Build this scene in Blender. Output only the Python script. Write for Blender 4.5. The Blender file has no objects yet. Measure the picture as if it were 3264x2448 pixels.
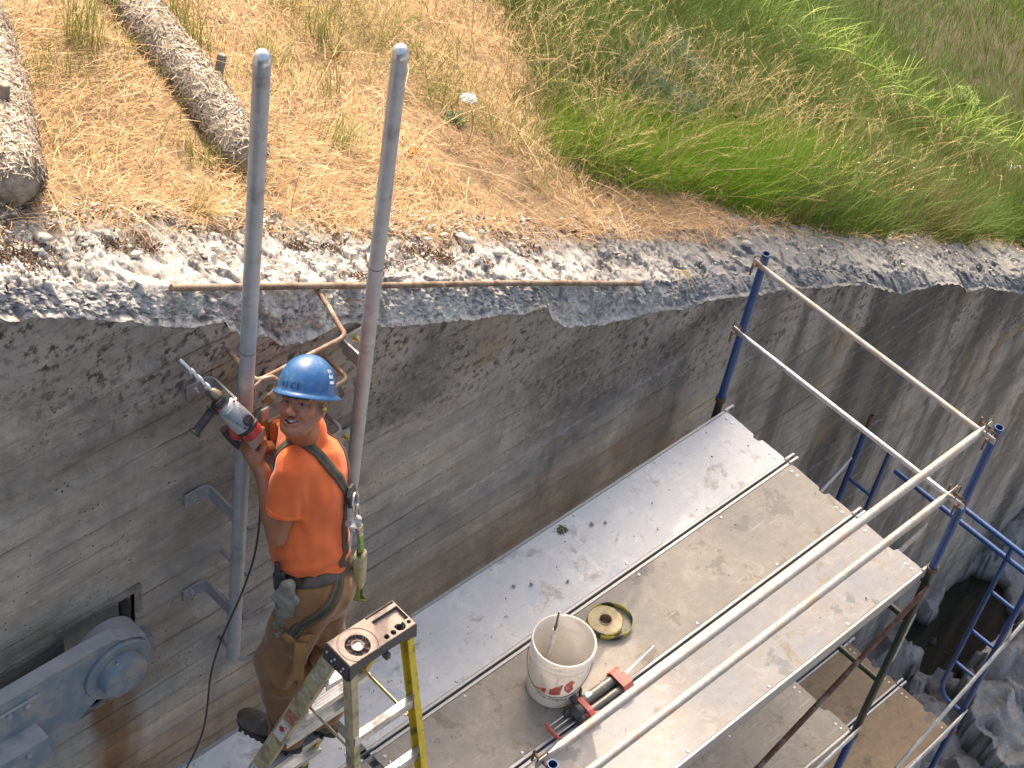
import bpy, math, random
import numpy as np
from mathutils import Vector, Matrix
SC = bpy.context.scene
COL = SC.collection
R = math.radians

# ---------------------------------------------------------------- camera
cam = bpy.data.cameras.new('camera')
cam.sensor_fit = 'HORIZONTAL'; cam.sensor_width = 36.0; cam.lens = 64.72
cam.clip_start = 0.1; cam.clip_end = 500
cam_o = bpy.data.objects.new('camera', cam); COL.objects.link(cam_o)
cam_o.matrix_world = Matrix((
    (0.7203283610858672, 0.4201341040242678, -0.5519188227004713, -6.539),
    (-0.6801741899949076, 0.5838233718632296, -0.4432982536972374, -3.750),
    (0.1359783934311617, 0.6947212427311941, 0.7063089065118077, 7.232),
    (0, 0, 0, 1)))
SC.camera = cam_o

# ---------------------------------------------------------------- light
SUN_EL, SUN_AZ = R(43), R(36)             # azimuth measured from +Y (into the bank) towards +X
sdir = Vector((math.sin(SUN_AZ)*math.cos(SUN_EL), math.cos(SUN_AZ)*math.cos(SUN_EL), math.sin(SUN_EL)))
world = bpy.data.worlds.new('World'); SC.world = world; world.use_nodes = True
wn = world.node_tree.nodes; wl = world.node_tree.links
bg = wn['Background']
sky = wn.new('ShaderNodeTexSky'); sky.sky_type = 'NISHITA'; sky.sun_disc = False
sky.sun_elevation = SUN_EL; sky.sun_rotation = SUN_AZ
sky.air_density = 1.0; sky.dust_density = 8.0; sky.ozone_density = 0.4
smoke = wn.new('ShaderNodeMix'); smoke.data_type = 'RGBA'; smoke.blend_type = 'MULTIPLY'; smoke.inputs[0].default_value = 1.0     # smoky, slightly warm air
smoke.inputs[7].default_value = (1.04, 1.0, 0.94, 1)
wl.new(sky.outputs[0], smoke.inputs[6]); wl.new(smoke.outputs[2], bg.inputs[0]); bg.inputs[1].default_value = 0.15
sun = bpy.data.lights.new('sun', 'SUN'); sun.energy = 2.1; sun.angle = R(0.9); sun.color = (1.0, 0.83, 0.64)
sun_o = bpy.data.objects.new('sun', sun); COL.objects.link(sun_o)
sun_o.rotation_euler = sdir.to_track_quat('Z', 'Y').to_euler(); sun_o.location = (0, 10, 20)
SC.view_settings.view_transform = 'Standard'; SC.view_settings.look = 'None'
SC.view_settings.gamma = 1.0; SC.view_settings.use_curve_mapping = False
SC.view_settings.exposure = 1.5
# ---------------------------------------------------------------- numpy noise
def _h(ix, iy, iz, s):
    n = (ix.astype(np.int64)*374761393 + iy.astype(np.int64)*668265263 + iz.astype(np.int64)*2147483647 + s*974711) & 0xffffffff
    n = ((n ^ (n >> 13))*1274126177) & 0xffffffff
    n = ((n ^ (n >> 16))*2246822519) & 0xffffffff
    return ((n ^ (n >> 15)) & 0xffffff)/float(0xffffff)
def vnoise(x, y, z=None, s=0):
    x = np.asarray(x, float); y = np.asarray(y, float)
    z = np.zeros_like(x) if z is None else np.asarray(z, float)
    xi, yi, zi = np.floor(x), np.floor(y), np.floor(z)
    fx, fy, fz = x-xi, y-yi, z-zi
    fx = fx*fx*(3-2*fx); fy = fy*fy*(3-2*fy); fz = fz*fz*(3-2*fz)
    def L(a, b, t): return a+(b-a)*t
    c = [_h(xi+i, yi+j, zi+k, s) for k in (0, 1) for j in (0, 1) for i in (0, 1)]
    return L(L(L(c[0], c[1], fx), L(c[2], c[3], fx), fy), L(L(c[4], c[5], fx), L(c[6], c[7], fx), fy), fz)*2-1
def fbm(x, y, z=None, o=4, s=0, g=0.5):
    r = 0; a = 1.0; t = 0; f = 1.0
    for i in range(o):
        r = r+a*vnoise(np.asarray(x)*f, np.asarray(y)*f, None if z is None else np.asarray(z)*f, s+i*17); t += a; a *= g; f *= 2.03
    return r/t
def sstep(a, b, x):
    t = np.clip((np.asarray(x, float)-a)/(b-a), 0, 1); return t*t*(3-2*t)

# ---------------------------------------------------------------- objects
def link(o, parent=None):
    COL.objects.link(o)
    if parent is not None: o.parent = parent
    return o
def tag(o, label=None, cat=None, group=None, kind=None):
    if label: o['label'] = label
    if cat: o['category'] = cat
    if group: o['group'] = group
    if kind: o['kind'] = kind
    return o
def empty(name, loc=(0, 0, 0), label=None, cat=None, group=None, mat=None):
    o = bpy.data.objects.new(name, None); o.empty_display_size = 0.1
    if mat is not None: o.matrix_world = mat
    else: o.location = loc
    COL.objects.link(o); tag(o, label, cat, group); return o
def copy_tree(o, parent=None):
    c = o.copy(); COL.objects.link(c)
    if parent is not None: c.parent = parent
    for ch in list(o.children): copy_tree(ch, c)
    return c
def npmesh(name, V, F4, mat, parent=None, smooth=True, attrs=None, colors=None):
    V = np.ascontiguousarray(V, dtype=np.float32); F4 = np.ascontiguousarray(F4, dtype=np.int32)
    k = F4.shape[1]; me = bpy.data.meshes.new(name)
    me.vertices.add(len(V)); me.vertices.foreach_set('co', V.ravel())
    me.loops.add(F4.size); me.loops.foreach_set('vertex_index', F4.ravel())
    me.polygons.add(len(F4)); me.polygons.foreach_set('loop_start', np.arange(len(F4), dtype=np.int32)*k)
    me.polygons.foreach_set('loop_total', np.full(len(F4), k, dtype=np.int32))
    if smooth: me.polygons.foreach_set('use_smooth', np.ones(len(F4), dtype=bool))
    me.update(calc_edges=True)
    for an, av in (attrs or {}).items():
        a = me.attributes.new(an, 'FLOAT', 'POINT'); a.data.foreach_set('value', np.ascontiguousarray(av, dtype=np.float32))
    if colors is not None:
        a = me.color_attributes.new('tint', 'FLOAT_COLOR', 'POINT')
        c = np.ones((len(V), 4), np.float32); c[:, :3] = colors; a.data.foreach_set('color', c.ravel())
    me.materials.append(mat)
    return link(bpy.data.objects.new(name, me), parent)
def gridfaces(nu, nv, keep=None, flip=False):
    i = np.arange(nu-1)[:, None]*nv+np.arange(nv-1)[None, :]
    f = np.stack([i, i+nv, i+nv+1, i+1], -1)
    if flip: f = f[..., ::-1]
    f = f.reshape(-1, 4)
    return f if keep is None else f[keep.ravel()]

def frame(d, up=(0, 0, 1)):
    d = np.array(d, float); d /= np.linalg.norm(d); u = np.array(up, float)
    if abs(d@u) > 0.97*np.linalg.norm(u): u = np.array((1., 0, 0)) if abs(d[0]) < .9 else np.array((0, 1., 0))
    a = np.cross(u, d); a /= np.linalg.norm(a); b = np.cross(d, a)
    return a, b, d
class MB:
    """collects shapes and links them as ONE mesh object"""
    def __init__(s): s.v = []; s.f = []
    def add(s, V, F):
        o = len(s.v); s.v.extend([tuple(map(float, p)) for p in V]); s.f.extend([tuple(i+o for i in f) for f in F]); return s
    def box(s, c, size, ax=None, bev=0.0):
        """bevelled box; ax = 3x3 rows of axes"""
        c = np.array(c, float); h = np.array(size, float)/2; A = np.eye(3) if ax is None else np.array(ax, float)
        b = min(bev, h.min()*0.49)
        if b <= 0:
            V = [c+(np.array((i, j, k))*h)@A for i in (-1, 1) for j in (-1, 1) for k in (-1, 1)]
            return s.add(V, [(0, 1, 3, 2), (4, 6, 7, 5), (0, 4, 5, 1), (2, 3, 7, 6), (0, 2, 6, 4), (1, 5, 7, 3)])
        V = []; idx = {}
        for i in (-1, 1):
            for j in (-1, 1):
                for k in (-1, 1):
                    sg = np.array((i, j, k))
                    for a in range(3):
                        q = sg*h; 
                        for m in range(3):
                            if m != a: q[m] -= sg[m]*b
                        idx[(i, j, k, a)] = len(V); V.append(c+q@A)
        F = []
        for a in range(3):
            m, n = [x for x in range(3) if x != a]
            for sg in (-1, 1):
                q = []
                for (p, r) in ((-1, -1), (1, -1), (1, 1), (-1, 1)):
                    t = [0, 0, 0]; t[a] = sg; t[m] = p; t[n] = r; q.append(idx[(*t, a)])
                F.append(q)
            for p in (-1, 1):
                for r in (-1, 1):
                    t0 = [0, 0, 0]; t1 = [0, 0, 0]; t0[a] = -1; t1[a] = 1
                    for t in (t0, t1): t[m] = p; t[n] = r
                    F.append([idx[(*t0, m)], idx[(*t1, m)], idx[(*t1, n)], idx[(*t0, n)]])
        for i in (-1, 1):
            for j in (-1, 1):
                for k in (-1, 1): F.append([idx[(i, j, k, 0)], idx[(i, j, k, 1)], idx[(i, j, k, 2)]])
        return s.add(V, F)
    def tube(s, pts, r, n=12, cap=True, up=(0, 0, 1), flat=None):
        """polyline tube with per-point radius; flat=(w,h) scales the section"""
        P = [np.array(p, float) for p in pts]; m = len(P)
        rr = [r]*m if np.isscalar(r) else list(r)
        V = []; F = []; pa = None
        for i in range(m):
            d = (P[min(i+1, m-1)]-P[max(i-1, 0)])
            if np.linalg.norm(d) < 1e-9: d = np.array((0, 0, 1.))
            if pa is None: a, b, d = frame(d, up)
            else:
                d = d/np.linalg.norm(d); a = pa-(pa@d)*d
                a = a/np.linalg.norm(a) if np.linalg.norm(a) > 1e-6 else frame(d, up)[0]; b = np.cross(d, a)
            pa = a; fa, fb = flat or (1, 1)
            for k in range(n):
                t = 2*math.pi*k/n; V.append(P[i]+a*math.cos(t)*rr[i]*fa+b*math.sin(t)*rr[i]*fb)
        for i in range(m-1):
            for k in range(n): F.append((i*n+k, i*n+(k+1) % n, (i+1)*n+(k+1) % n, (i+1)*n+k))
        if cap: F.append(tuple(range(n))[::-1]); F.append(tuple((m-1)*n+k for k in range(n)))
        return s.add(V, F)
    def lathe(s, prof, o, d, n=24, up=(0, 0, 1), a0=0.0, a1=None):
        """prof = [(radius, height)...] about axis d from o"""
        o = np.array(o, float); a, b, d = frame(d, up); full = a1 is None; V = []; F = []
        m = n if full else n+1
        for (r, h) in prof:
            for k in range(m):
                t = a0+(2*math.pi if full else a1-a0)*k/n; V.append(o+d*h+(a*math.cos(t)+b*math.sin(t))*max(r, 1e-5))
        for i in range(len(prof)-1):
            for k in range(n):
                k2 = (k+1) % m; F.append((i*m+k, i*m+k2, (i+1)*m+k2, (i+1)*m+k))
        return s.add(V, F)
    def prism(s, poly, o, ax, ay, az, depth):
        """polygon (x,y) in plane ax,ay extruded along az by depth"""
        o, ax, ay, az = [np.array(q, float) for q in (o, ax, ay, az)]; n = len(poly)
        V = [o+ax*x+ay*y for x, y in poly]+[o+ax*x+ay*y+az*depth for x, y in poly]
        F = [tuple(range(n))[::-1], tuple(range(n, 2*n))]+[(i, (i+1) % n, n+(i+1) % n, n+i) for i in range(n)]
        return s.add(V, F)
    def ball(s, c, r, n=12, ax=None):
        c = np.array(c, float); r = np.array((r, r, r) if np.isscalar(r) else r, float); A = np.eye(3) if ax is None else np.array(ax)
        V = []; F = []; m = max(4, n//2)
        for i in range(m+1):
            p = math.pi*i/m
            for k in range(n):
                t = 2*math.pi*k/n; V.append(c+(np.array((math.sin(p)*math.cos(t), math.sin(p)*math.sin(t), math.cos(p)))*r)@A)
        for i in range(m):
            for k in range(n): F.append((i*n+k, (i+1)*n+k, (i+1)*n+(k+1) % n, i*n+(k+1) % n))
        return s.add(V, F)
    def build(s, name, mat, parent=None, smooth=40, fix=True):
        me = bpy.data.meshes.new(name); me.from_pydata(s.v, [], s.f); 
        if fix:
            import bmesh
            bm = bmesh.new(); bm.from_mesh(me); bmesh.ops.remove_doubles(bm, verts=bm.verts, dist=1e-6)
            bmesh.ops.recalc_face_normals(bm, faces=bm.faces); bm.to_mesh(me); bm.free()
        me.materials.append(mat)
        if smooth:
            me.polygons.foreach_set('use_smooth', np.ones(len(me.polygons), dtype=bool))
            me.set_sharp_from_angle(angle=R(smooth))
        me.update()
        return link(bpy.data.objects.new(name, me), parent)

# ---------------------------------------------------------------- materials
class NT:
    def __init__(s, name):
        s.m = bpy.data.materials.new(name); s.m.use_nodes = True; s.t = s.m.node_tree; s.n = s.t.nodes
        s.b = s.n['Principled BSDF']; s.out = s.n['Material Output']; s._pos = None
    def new(s, ty, **k):
        n = s.n.new(ty)
        for a, v in k.items(): setattr(n, a, v)
        return n
    def l(s, a, b): s.t.links.new(a, b)
    def set(s, sock, v):
        if v is None: return
        if isinstance(v, bpy.types.NodeSocket): s.l(v, sock)
        elif isinstance(v, (tuple, list)): sock.default_value = tuple(v)+(1,) if len(v) == 3 and len(sock.default_value) == 4 else tuple(v)
        else: sock.default_value = v
    @property
    def pos(s):
        if s._pos is None: s._pos = s.new('ShaderNodeNewGeometry').outputs['Position']
        return s._pos
    def obj(s): return s.new('ShaderNodeTexCoord').outputs['Object']
    def map(s, v, sc=(1, 1, 1), loc=(0, 0, 0), rot=(0, 0, 0)):
        n = s.new('ShaderNodeMapping'); s.l(v, n.inputs[0]); n.inputs['Scale'].default_value = sc; n.inputs['Location'].default_value = loc; n.inputs['Rotation'].default_value = rot
        return n.outputs[0]
    def noise(s, sc, v=None, det=5, rough=.55, dist=0.0):
        n = s.new('ShaderNodeTexNoise'); s.l(v or s.pos, n.inputs['Vector']); n.inputs['Scale'].default_value = sc
        n.inputs['Detail'].default_value = det; n.inputs['Roughness'].default_value = rough; n.inputs['Distortion'].default_value = dist
        return n.outputs['Fac']
    def voro(s, sc, v=None, feat='F1', out='Distance'):
        n = s.new('ShaderNodeTexVoronoi', feature=feat); s.l(v or s.pos, n.inputs['Vector']); n.inputs['Scale'].default_value = sc
        return n.outputs[out]
    def ramp(s, f, stops, mode='LINEAR'):
        n = s.new('ShaderNodeValToRGB'); s.l(f, n.inputs[0]); cr = n.color_ramp; cr.interpolation = mode
        while len(cr.elements) < len(stops): cr.elements.new(0.5)
        for e, (p, c) in zip(cr.elements, stops):
            e.position = p; e.color = (c, c, c, 1) if np.isscalar(c) else tuple(c)+(1,)
        return n.outputs[0]
    def mix(s, f, a, b, mode='MIX'):
        n = s.new('ShaderNodeMix', data_type='RGBA', blend_type=mode); s.set(n.inputs[0], f); s.set(n.inputs[6], a); s.set(n.inputs[7], b)
        return n.outputs[2]
    def math(s, op, a, b=None, c=None, clamp=False):
        n = s.new('ShaderNodeMath', operation=op, use_clamp=clamp); s.set(n.inputs[0], a)
        if b is not None: s.set(n.inputs[1], b)
        if c is not None: s.set(n.inputs[2], c)
        return n.outputs[0]
    def attr(s, name, col=False):
        n = s.new('ShaderNodeAttribute', attribute_name=name); return n.outputs['Color' if col else 'Fac']
    def sep(s, v=None):
        n = s.new('ShaderNodeSeparateXYZ'); s.l(v or s.pos, n.inputs[0]); return n.outputs
    def comb(s, x, y, z):
        n = s.new('ShaderNodeCombineXYZ'); [s.set(n.inputs[i], q) for i, q in enumerate((x, y, z))]; return n.outputs[0]
    def bump(s, h, st=0.3, dist=0.01, base=None):
        n = s.new('ShaderNodeBump'); n.inputs['Strength'].default_value = st; n.inputs['Distance'].default_value = dist
        s.l(h, n.inputs['Height'])
        if base is not None: s.l(base, n.inputs['Normal'])
        return n.outputs[0]
    def rnd(s):
        n = s.new('ShaderNodeNewGeometry'); return n.outputs['Random Per Island']
    def done(s, col=None, rough=None, metal=None, normal=None, **k):
        b = s.b.inputs
        for nm, v in (('Base Color', col), ('Roughness', rough), ('Metallic', metal), ('Normal', normal)): s.set(b[nm], v)
        for nm, v in k.items(): s.set(b[nm.replace('_', ' ')], v)
        return s.m
def sl(c):
    """sRGB 0-255 -> linear"""
    return tuple(((x/255)/12.92 if x/255 <= .04045 else (((x/255)+.055)/1.055)**2.4) for x in c)
def simple(name, c1, c2=None, rough=.5, metal=0.0, sc=25, bump=0.1, bd=.002, dirt=None, dsc=6, damt=.5, spec=None):
    """worn material: two tones by noise, optional dirt tone, fine bump, uneven gloss"""
    t = NT(name); c2 = c2 or tuple(x*.8 for x in c1)
    v = t.obj()
    n1 = t.noise(sc, v); col = t.mix(t.ramp(n1, [(.35, 0.), (.65, 1.)]), c1, c2)
    if dirt:
        n2 = t.noise(dsc, v, 7, .65); col = t.mix(t.ramp(n2, [(.62-damt*.3, 0.), (.62-damt*.3+.12, 1.)]), col, dirt)
    rg = t.math('MULTIPLY_ADD', n1, .25, rough-.12)
    nm = t.bump(t.noise(sc*5, v, 4), bump, bd)
    kw = {'Specular_IOR_Level': spec} if spec is not None else {}
    return t.done(col, rg, metal, nm, **kw)
# ---------------------------------------------------------------- wall profile
EDGE = np.array([(-9, 5.65), (-4.9, 3.23), (-4.32, 2.884), (-4.26, 2.843), (-4.21, 2.835), (-4.07, 2.751), (-3.93, 2.664), (-3.91, 2.646), (-3.8, 2.588), (-3.72, 2.509), (-3.62, 2.454), (-3.49, 2.383), (-3.39, 2.342), (-3.37, 2.296), (-3.3, 2.24), (-3.23, 2.183), (-3.16, 2.138), (-3.11, 2.066), (-3.08, 2.048), (-2.96, 2.013), (-2.85, 2.006), (-2.72, 1.974), (-2.6, 1.899), (-2.5, 1.817), (-2.33, 1.741), (-2.21, 1.69), (-1.94, 1.562), (-1.74, 1.475), (-1.64, 1.419), (-1.55, 1.424), (-1.48, 1.375), (-1.42, 1.267), (-1.33, 1.179), (-1.25, 1.116), (-1.07, 1.026), (-0.92, 0.969), (-0.79, 0.92), (-0.66, 0.883), (-0.47, 0.8), (-0.31, 0.717), (-0.12, 0.675), (0.2, 0.538), (0.41, 0.443), (0.78, 0.289), (1.06, 0.141), (1.5, -0.066), (1.75, -0.208), (2.12, -0.474), (2.22, -0.542), (2.33, -0.559), (2.55, -0.657), (2.67, -0.685), (3.0, -0.858), (3.21, -1.045), (3.46, -1.129), (3.75, -1.319), (4.24, -1.611), (12, -5.9)])
def edge_z(x): return np.interp(x, EDGE[:, 0], EDGE[:, 1])+.013*fbm(np.asarray(x)*9, np.asarray(x)*0, o=4, s=3)+.014*(_h(np.floor(np.asarray(x)*16+2*vnoise(np.asarray(x)*9, np.asarray(x)*0, s=2)), np.asarray(x)*0, np.asarray(x)*0, 5)-.5)+.008*fbm(np.asarray(x)*50, np.asarray(x)*0, o=3, s=4)
_cr = np.array([(-60, 24), (-9, 5.4), (-3.574, 2.557), (-.667, 1.036), (.2, .62), (1.06, .22), (2.3, -.45), (4.24, -1.5), (8, -3.6), (20, -9.8), (90, -40)])
def crest_z(x):
    r = 0
    for d in (-.3, -.15, 0, .15, .3): r = r+np.interp(np.asarray(x)+d, _cr[:, 0], _cr[:, 1])/5
    return r
def hill(x, y):
    """height of the bank behind the wall"""
    x = np.asarray(x, float); y = np.asarray(y, float)
    z = crest_z(x)+.2*(y-.27)+.05*fbm(x*1.1, y*1.1, o=3, s=5)*sstep(.7, 1.3, y)+.018*fbm(x*6, y*6, o=3, s=9)
    return z+.35*sstep(6.5, 9, x)*sstep(2.6, 4.5, y)*(1-sstep(11, 14, x))
_gb = np.array([(.5, 1.35), (.7, 1.1), (.8, .95), (.9, .6), (.96, -.1), (1.2, -.42), (2.0, .15), (2.7, .55), (5, 1.6), (20, 7)])
def green(x, y):
    g = np.interp(y, _gb[:, 0], _gb[:, 1])
    return sstep(-.3, .3, np.asarray(x)-g+.25*fbm(np.asarray(x)*2.2, np.asarray(y)*2.2, o=3, s=21))

# ---------------------------------------------------------------- ground of the bank
def spread(a, b, st, hi, g=1.12):
    r = list(np.arange(a, b, st)); s = st
    while r[-1] < hi: s *= g; r.append(r[-1]+s)
    return np.array(r)
gx = spread(-6, 7, .045, 70); gx = np.concatenate([-6-spread(.05, .1, .05, 40)[::-1], gx])
gy = spread(.42, 4.2, .045, 45)
X, Y = np.meshgrid(gx, gy, indexing='ij')
Z = hill(X, Y)-.05*(1-sstep(.5, .72, Y+.06*fbm(X*5, Y*5, o=3, s=31)))
t = NT('bank_soil')
n1 = t.noise(9, det=8, rough=.7); n2 = t.noise(42, det=6, rough=.7); n3 = t.noise(2.2, det=4)
dry = t.mix(t.ramp(n2, [(.3, 0.), (.7, 1.)]), (.20, .125, .062), (.44, .30, .16))
dry = t.mix(t.ramp(n1, [(.34, 1.), (.5, 0.)]), dry, (.12, .08, .045))
gr = t.mix(t.ramp(n1, [(.3, 0.), (.7, 1.)]), (.035, .04, .014), (.075, .085, .024))
gr = t.mix(t.ramp(n3, [(.5, 0.), (.62, 1.)]), gr, (.09, .065, .038))
col = t.mix(t.attr('green'), dry, gr)
col = t.mix(t.attr('bare'), col, (.115, .09, .055))
m_soil = t.done(col, .95, normal=t.bump(t.math('ADD', n2, n1), .8, .03))
bare = .35*sstep(.0, .35, fbm(X*1.2, Y*1.2, o=3, s=44)+1.2*np.exp(-((Y-(3.1+.25*(X-7)))/.45)**2)*sstep(4.5, 6, X)-.35)*sstep(2.0, 3.0, Y)*green(X, Y)
ground = npmesh('grassy_bank', np.stack([X, Y, Z], -1).reshape(-1, 3), gridfaces(len(gx), len(gy)), m_soil,
                attrs={'green': green(X, Y).ravel(), 'bare': bare.ravel()})
tag(ground, kind='structure', label='grassy river bank sloping down behind the concrete wall', cat='bank')

# ---------------------------------------------------------------- concrete wall
wall = empty('concrete_wall', (0, .2, 0), 'tall weathered board-marked concrete wall with a broken sloping top', 'wall')
WX0, WX1 = -5.6, 10.5
wx = np.concatenate([np.arange(WX0, 4.5, .022), np.arange(4.5, WX1, .05)])
wv = np.concatenate([np.linspace(0, 1, 45)[:-1], 1+np.linspace(0, 1, 190)])     # 2 = top edge
X, Vv = np.meshgrid(wx, wv, indexing='ij')
E_ = edge_z(X); BOT = -7.5; Z = np.where(Vv < 1, BOT+(E_-3.1-BOT)*Vv, E_-3.1*(2-Vv))
bid = np.floor((Z+.02*fbm(X*.7, Z*0, o=2, s=2))/.143)
seg = np.floor((X+_h(bid, bid*0, bid*0, 7)*2.4)/2.4)
fr = (Z+.02*fbm(X*.7, Z*0, o=2, s=2))/.143-bid
Yd = .2+.010*(_h(bid, seg, bid*0, 11)-.5)*2-.005*np.exp(-((fr-.5)/.5)**16*1.0)*0
ridge = np.exp(-((np.minimum(fr, 1-fr))/.035)**2)*(.35+.65*sstep(-.1, .4, fbm(X*1.6, bid*3.3, o=2, s=15)))
Yd = Yd-.011*ridge+.004*fbm(X*5, Z*5, o=4, s=19)+.002*fbm(X*30, Z*30, o=2, s=23)
RX0, RX1, RZ0, RZ1 = -4.16, -3.815, .40, 1.025            # pocket for the trunnion bearing
xc = (X[:-1, :-1]+X[1:, 1:])/2; zc = (Z[:-1, :-1]+Z[1:, 1:])/2
keep = ~((xc > RX0) & (xc < RX1) & (zc > RZ0) & (zc < RZ1))
d = E_-Z
rust = np.exp(-((X+3.93+.06*fbm(Z*3, X*2, s=3))/.12)**4)*sstep(.66, .46, Z)*sstep(-1.2, .1, Z)*(.85+.5*vnoise(X*25, Z*3, s=8))
paint = sstep(.16, .02, np.abs(Z-(.92-.42*(-4.1-X)))-.03*fbm(X*7, Z*7, o=3, s=51))*sstep(-4.05, -4.16, X)*sstep(-5.2, -4.6, X)
t = NT('old_concrete'); sx = t.sep()
n1 = t.noise(1.3, det=6, rough=.6); n2 = t.noise(7, det=8, rough=.68); n3 = t.noise(60, det=5, rough=.7)
vs = t.map(t.pos, (2.6, 1, .42)); ns = t.noise(1.0, vs, 6, .6)
hs = t.map(t.pos, (1.6, 1, 14)); nh = t.noise(1.0, hs, 5, .6)
bz = t.math('FLOOR', t.math('DIVIDE', sx[2], .143))
wn_ = t.new('ShaderNodeTexWhiteNoise', noise_dimensions='1D'); t.l(bz, wn_.inputs['W'])
bri = wn_.outputs['Value']
col = t.mix(t.ramp(n1, [(.35, 0.), (.65, 1.)]), (.45, .41, .36), (.54, .475, .38))
col = t.mix(t.ramp(n2, [(.28, 0.), (.6, 1.)]), (.30, .28, .255), col)
col = t.mix(t.math('MULTIPLY', t.ramp(nh, [(.5, 0.), (.68, 1.)]), .55), col, (.38, .335, .28))
col = t.mix(t.math('MULTIPLY', bri, .22), col, (.16, .145, .125))
# black biofilm: a mottled band under the top edge and long runs to the right
top = t.ramp(t.math('ADD', t.attr('dtop'), t.math('MULTIPLY_ADD', n1, .9, -.45)), [(.25, 1.), (.95, 0.)])
spk = t.ramp(t.noise(26, det=6, rough=.62), [(.50, 0.), (.60, 1.)])
pat = t.ramp(n2, [(.36, 0.), (.58, 1.)])
col = t.mix(t.math('MULTIPLY', t.math('MULTIPLY', top, t.math('MULTIPLY_ADD', spk, .8, .25)), t.math('MULTIPLY_ADD', pat, .8, .2)), col, (.058, .052, .047))
rgt = t.new('ShaderNodeMapRange'); t.l(sx[0], rgt.inputs[0]); rgt.inputs[1].default_value = -2.2; rgt.inputs[2].default_value = .9
rr = rgt.outputs[0]
run = t.ramp(ns, [(.44, 0.), (.58, 1.)])
col = t.mix(t.math('MULTIPLY', t.math('MULTIPLY', t.math('MULTIPLY', run, t.math('MULTIPLY_ADD', n2, .9, .35, True)), rr), .8), col, (.062, .06, .056))
run2 = t.ramp(t.noise(1.0, t.map(t.pos, (5.5, 1, .8), (3, 0, 7)), 8, .7), [(.55, 0.), (.66, 1.)])
col = t.mix(t.math('MULTIPLY', run2, t.math('MULTIPLY_ADD', rr, .45, .18)), col, (.075, .07, .063))
lite = t.ramp(t.noise(1.0, t.map(t.pos, (2.5, 1, 7), (1, 0, 2)), 7, .7), [(.62, 0.), (.72, 1.)])
col = t.mix(t.math('MULTIPLY', lite, .5), col, (.42, .36, .30))
blk = t.math('MULTIPLY', t.ramp(t.noise(1.15, t.map(t.pos, (1, 1, 1.2), (4.1, 0, .6)), 7, .66), [(.47, 0.), (.62, 1.)]), t.ramp(t.noise(9, det=7, rough=.7), [(.3, .35), (.6, 1.)]))
lm = t.new('ShaderNodeMapRange'); t.l(t.attr('dtop'), lm.inputs[0]); lm.inputs[1].default_value = 2.4; lm.inputs[2].default_value = .7
col = t.mix(t.math('MULTIPLY', t.math('MULTIPLY', blk, lm.outputs[0]), .72), col, (.085, .077, .069))
bnd = t.math('MULTIPLY', t.ramp(t.noise(1.0, t.map(t.pos, (1.7, 1, .10), (.37, 0, 3)), 4, .55), [(.50, 0.), (.60, 1.)]), rr)
col = t.mix(t.math('MULTIPLY', bnd, t.math('MULTIPLY_ADD', n2, .5, .45, True)), col, (.062, .060, .056))
ocr = t.ramp(t.noise(2.0, det=5), [(.58, 0.), (.70, 1.)])
col = t.mix(t.math('MULTIPLY', ocr, .45), col, (.26, .18, .095))
col = t.mix(t.math('MULTIPLY', t.attr('ridge'), t.math('MULTIPLY_ADD', n2, 1.2, -.25, True)), col, (.50, .45, .40))
pit = t.ramp(t.voro(38), [(.10, 1.), (.2, 0.)]); pm = t.ramp(n2, [(.52, 0.), (.6, 1.)])
col = t.mix(t.math('MULTIPLY', pit, pm), col, (.075, .068, .06))
chip = t.ramp(t.voro(17, t.map(t.pos, (1, 1, 1.6))), [(.07, 1.), (.11, 0.)])
col = t.mix(t.math('MULTIPLY', chip, t.math('MULTIPLY', top, .8)), col, (.5, .47, .43))
col = t.mix(t.attr('rust'), col, (.21, .095, .032))
col = t.mix(t.attr('paint'), col, (.125, .15, .185))
lw = t.math('ADD', sx[2], t.math('MULTIPLY', t.noise(.8, det=3), .03))
lf = t.math('FRACT', t.math('DIVIDE', lw, .143)); lid = t.math('FLOOR', t.math('DIVIDE', lw, .143))
wn2 = t.new('ShaderNodeTexWhiteNoise', noise_dimensions='1D'); t.l(lid, wn2.inputs['W'])
lvar = t.ramp(t.noise(1.0, t.comb(t.math('MULTIPLY', sx[0], 1.1), t.math('MULTIPLY', wn2.outputs['Value'], 50.0), lid), 4, .6), [(.47, 0.), (.62, 1.)])
lfn = t.math('ADD', lf, t.math('MULTIPLY_ADD', t.noise(22, det=4), .10, -.05))
line = t.math('MULTIPLY', t.ramp(lfn, [(.0, 1.), (.075, 0.), (.93, 0.), (1.0, 1.)]), t.math('MULTIPLY_ADD', lvar, .85, .15))
dark = t.math('MULTIPLY', t.ramp(lfn, [(.80, 0.), (.90, 1.), (.935, 0.)]), lvar)
col = t.mix(t.math('MULTIPLY', dark, .34), col, (.09, .08, .068)); col = t.mix(t.math('MULTIPLY', line, .42), col, (.50, .44, .37))
grain = t.noise(1.0, t.map(t.pos, (3, 1, 90)), 5, .6); col = t.mix(t.math('MULTIPLY', t.ramp(grain, [(.5, 0.), (.7, 1.)]), .22), col, (.13, .12, .105))
hgt0 = t.math('ADD', t.math('MULTIPLY', line, .9), t.math('MULTIPLY', t.math('ADD', wn2.outputs['Value'], grain), .35))
hgt = t.math('ADD', t.math('MULTIPLY', n2, .7), t.math('MULTIPLY', n3, .35)); hgt = t.math('ADD', hgt, hgt0); hgt = t.math('SUBTRACT', hgt, t.math('MULTIPLY', pit, t.math('MULTIPLY', pm, .5)))
m_wall = t.done(col, .92, normal=t.bump(hgt, 1.0, .02), Specular_IOR_Level=.25)
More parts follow.
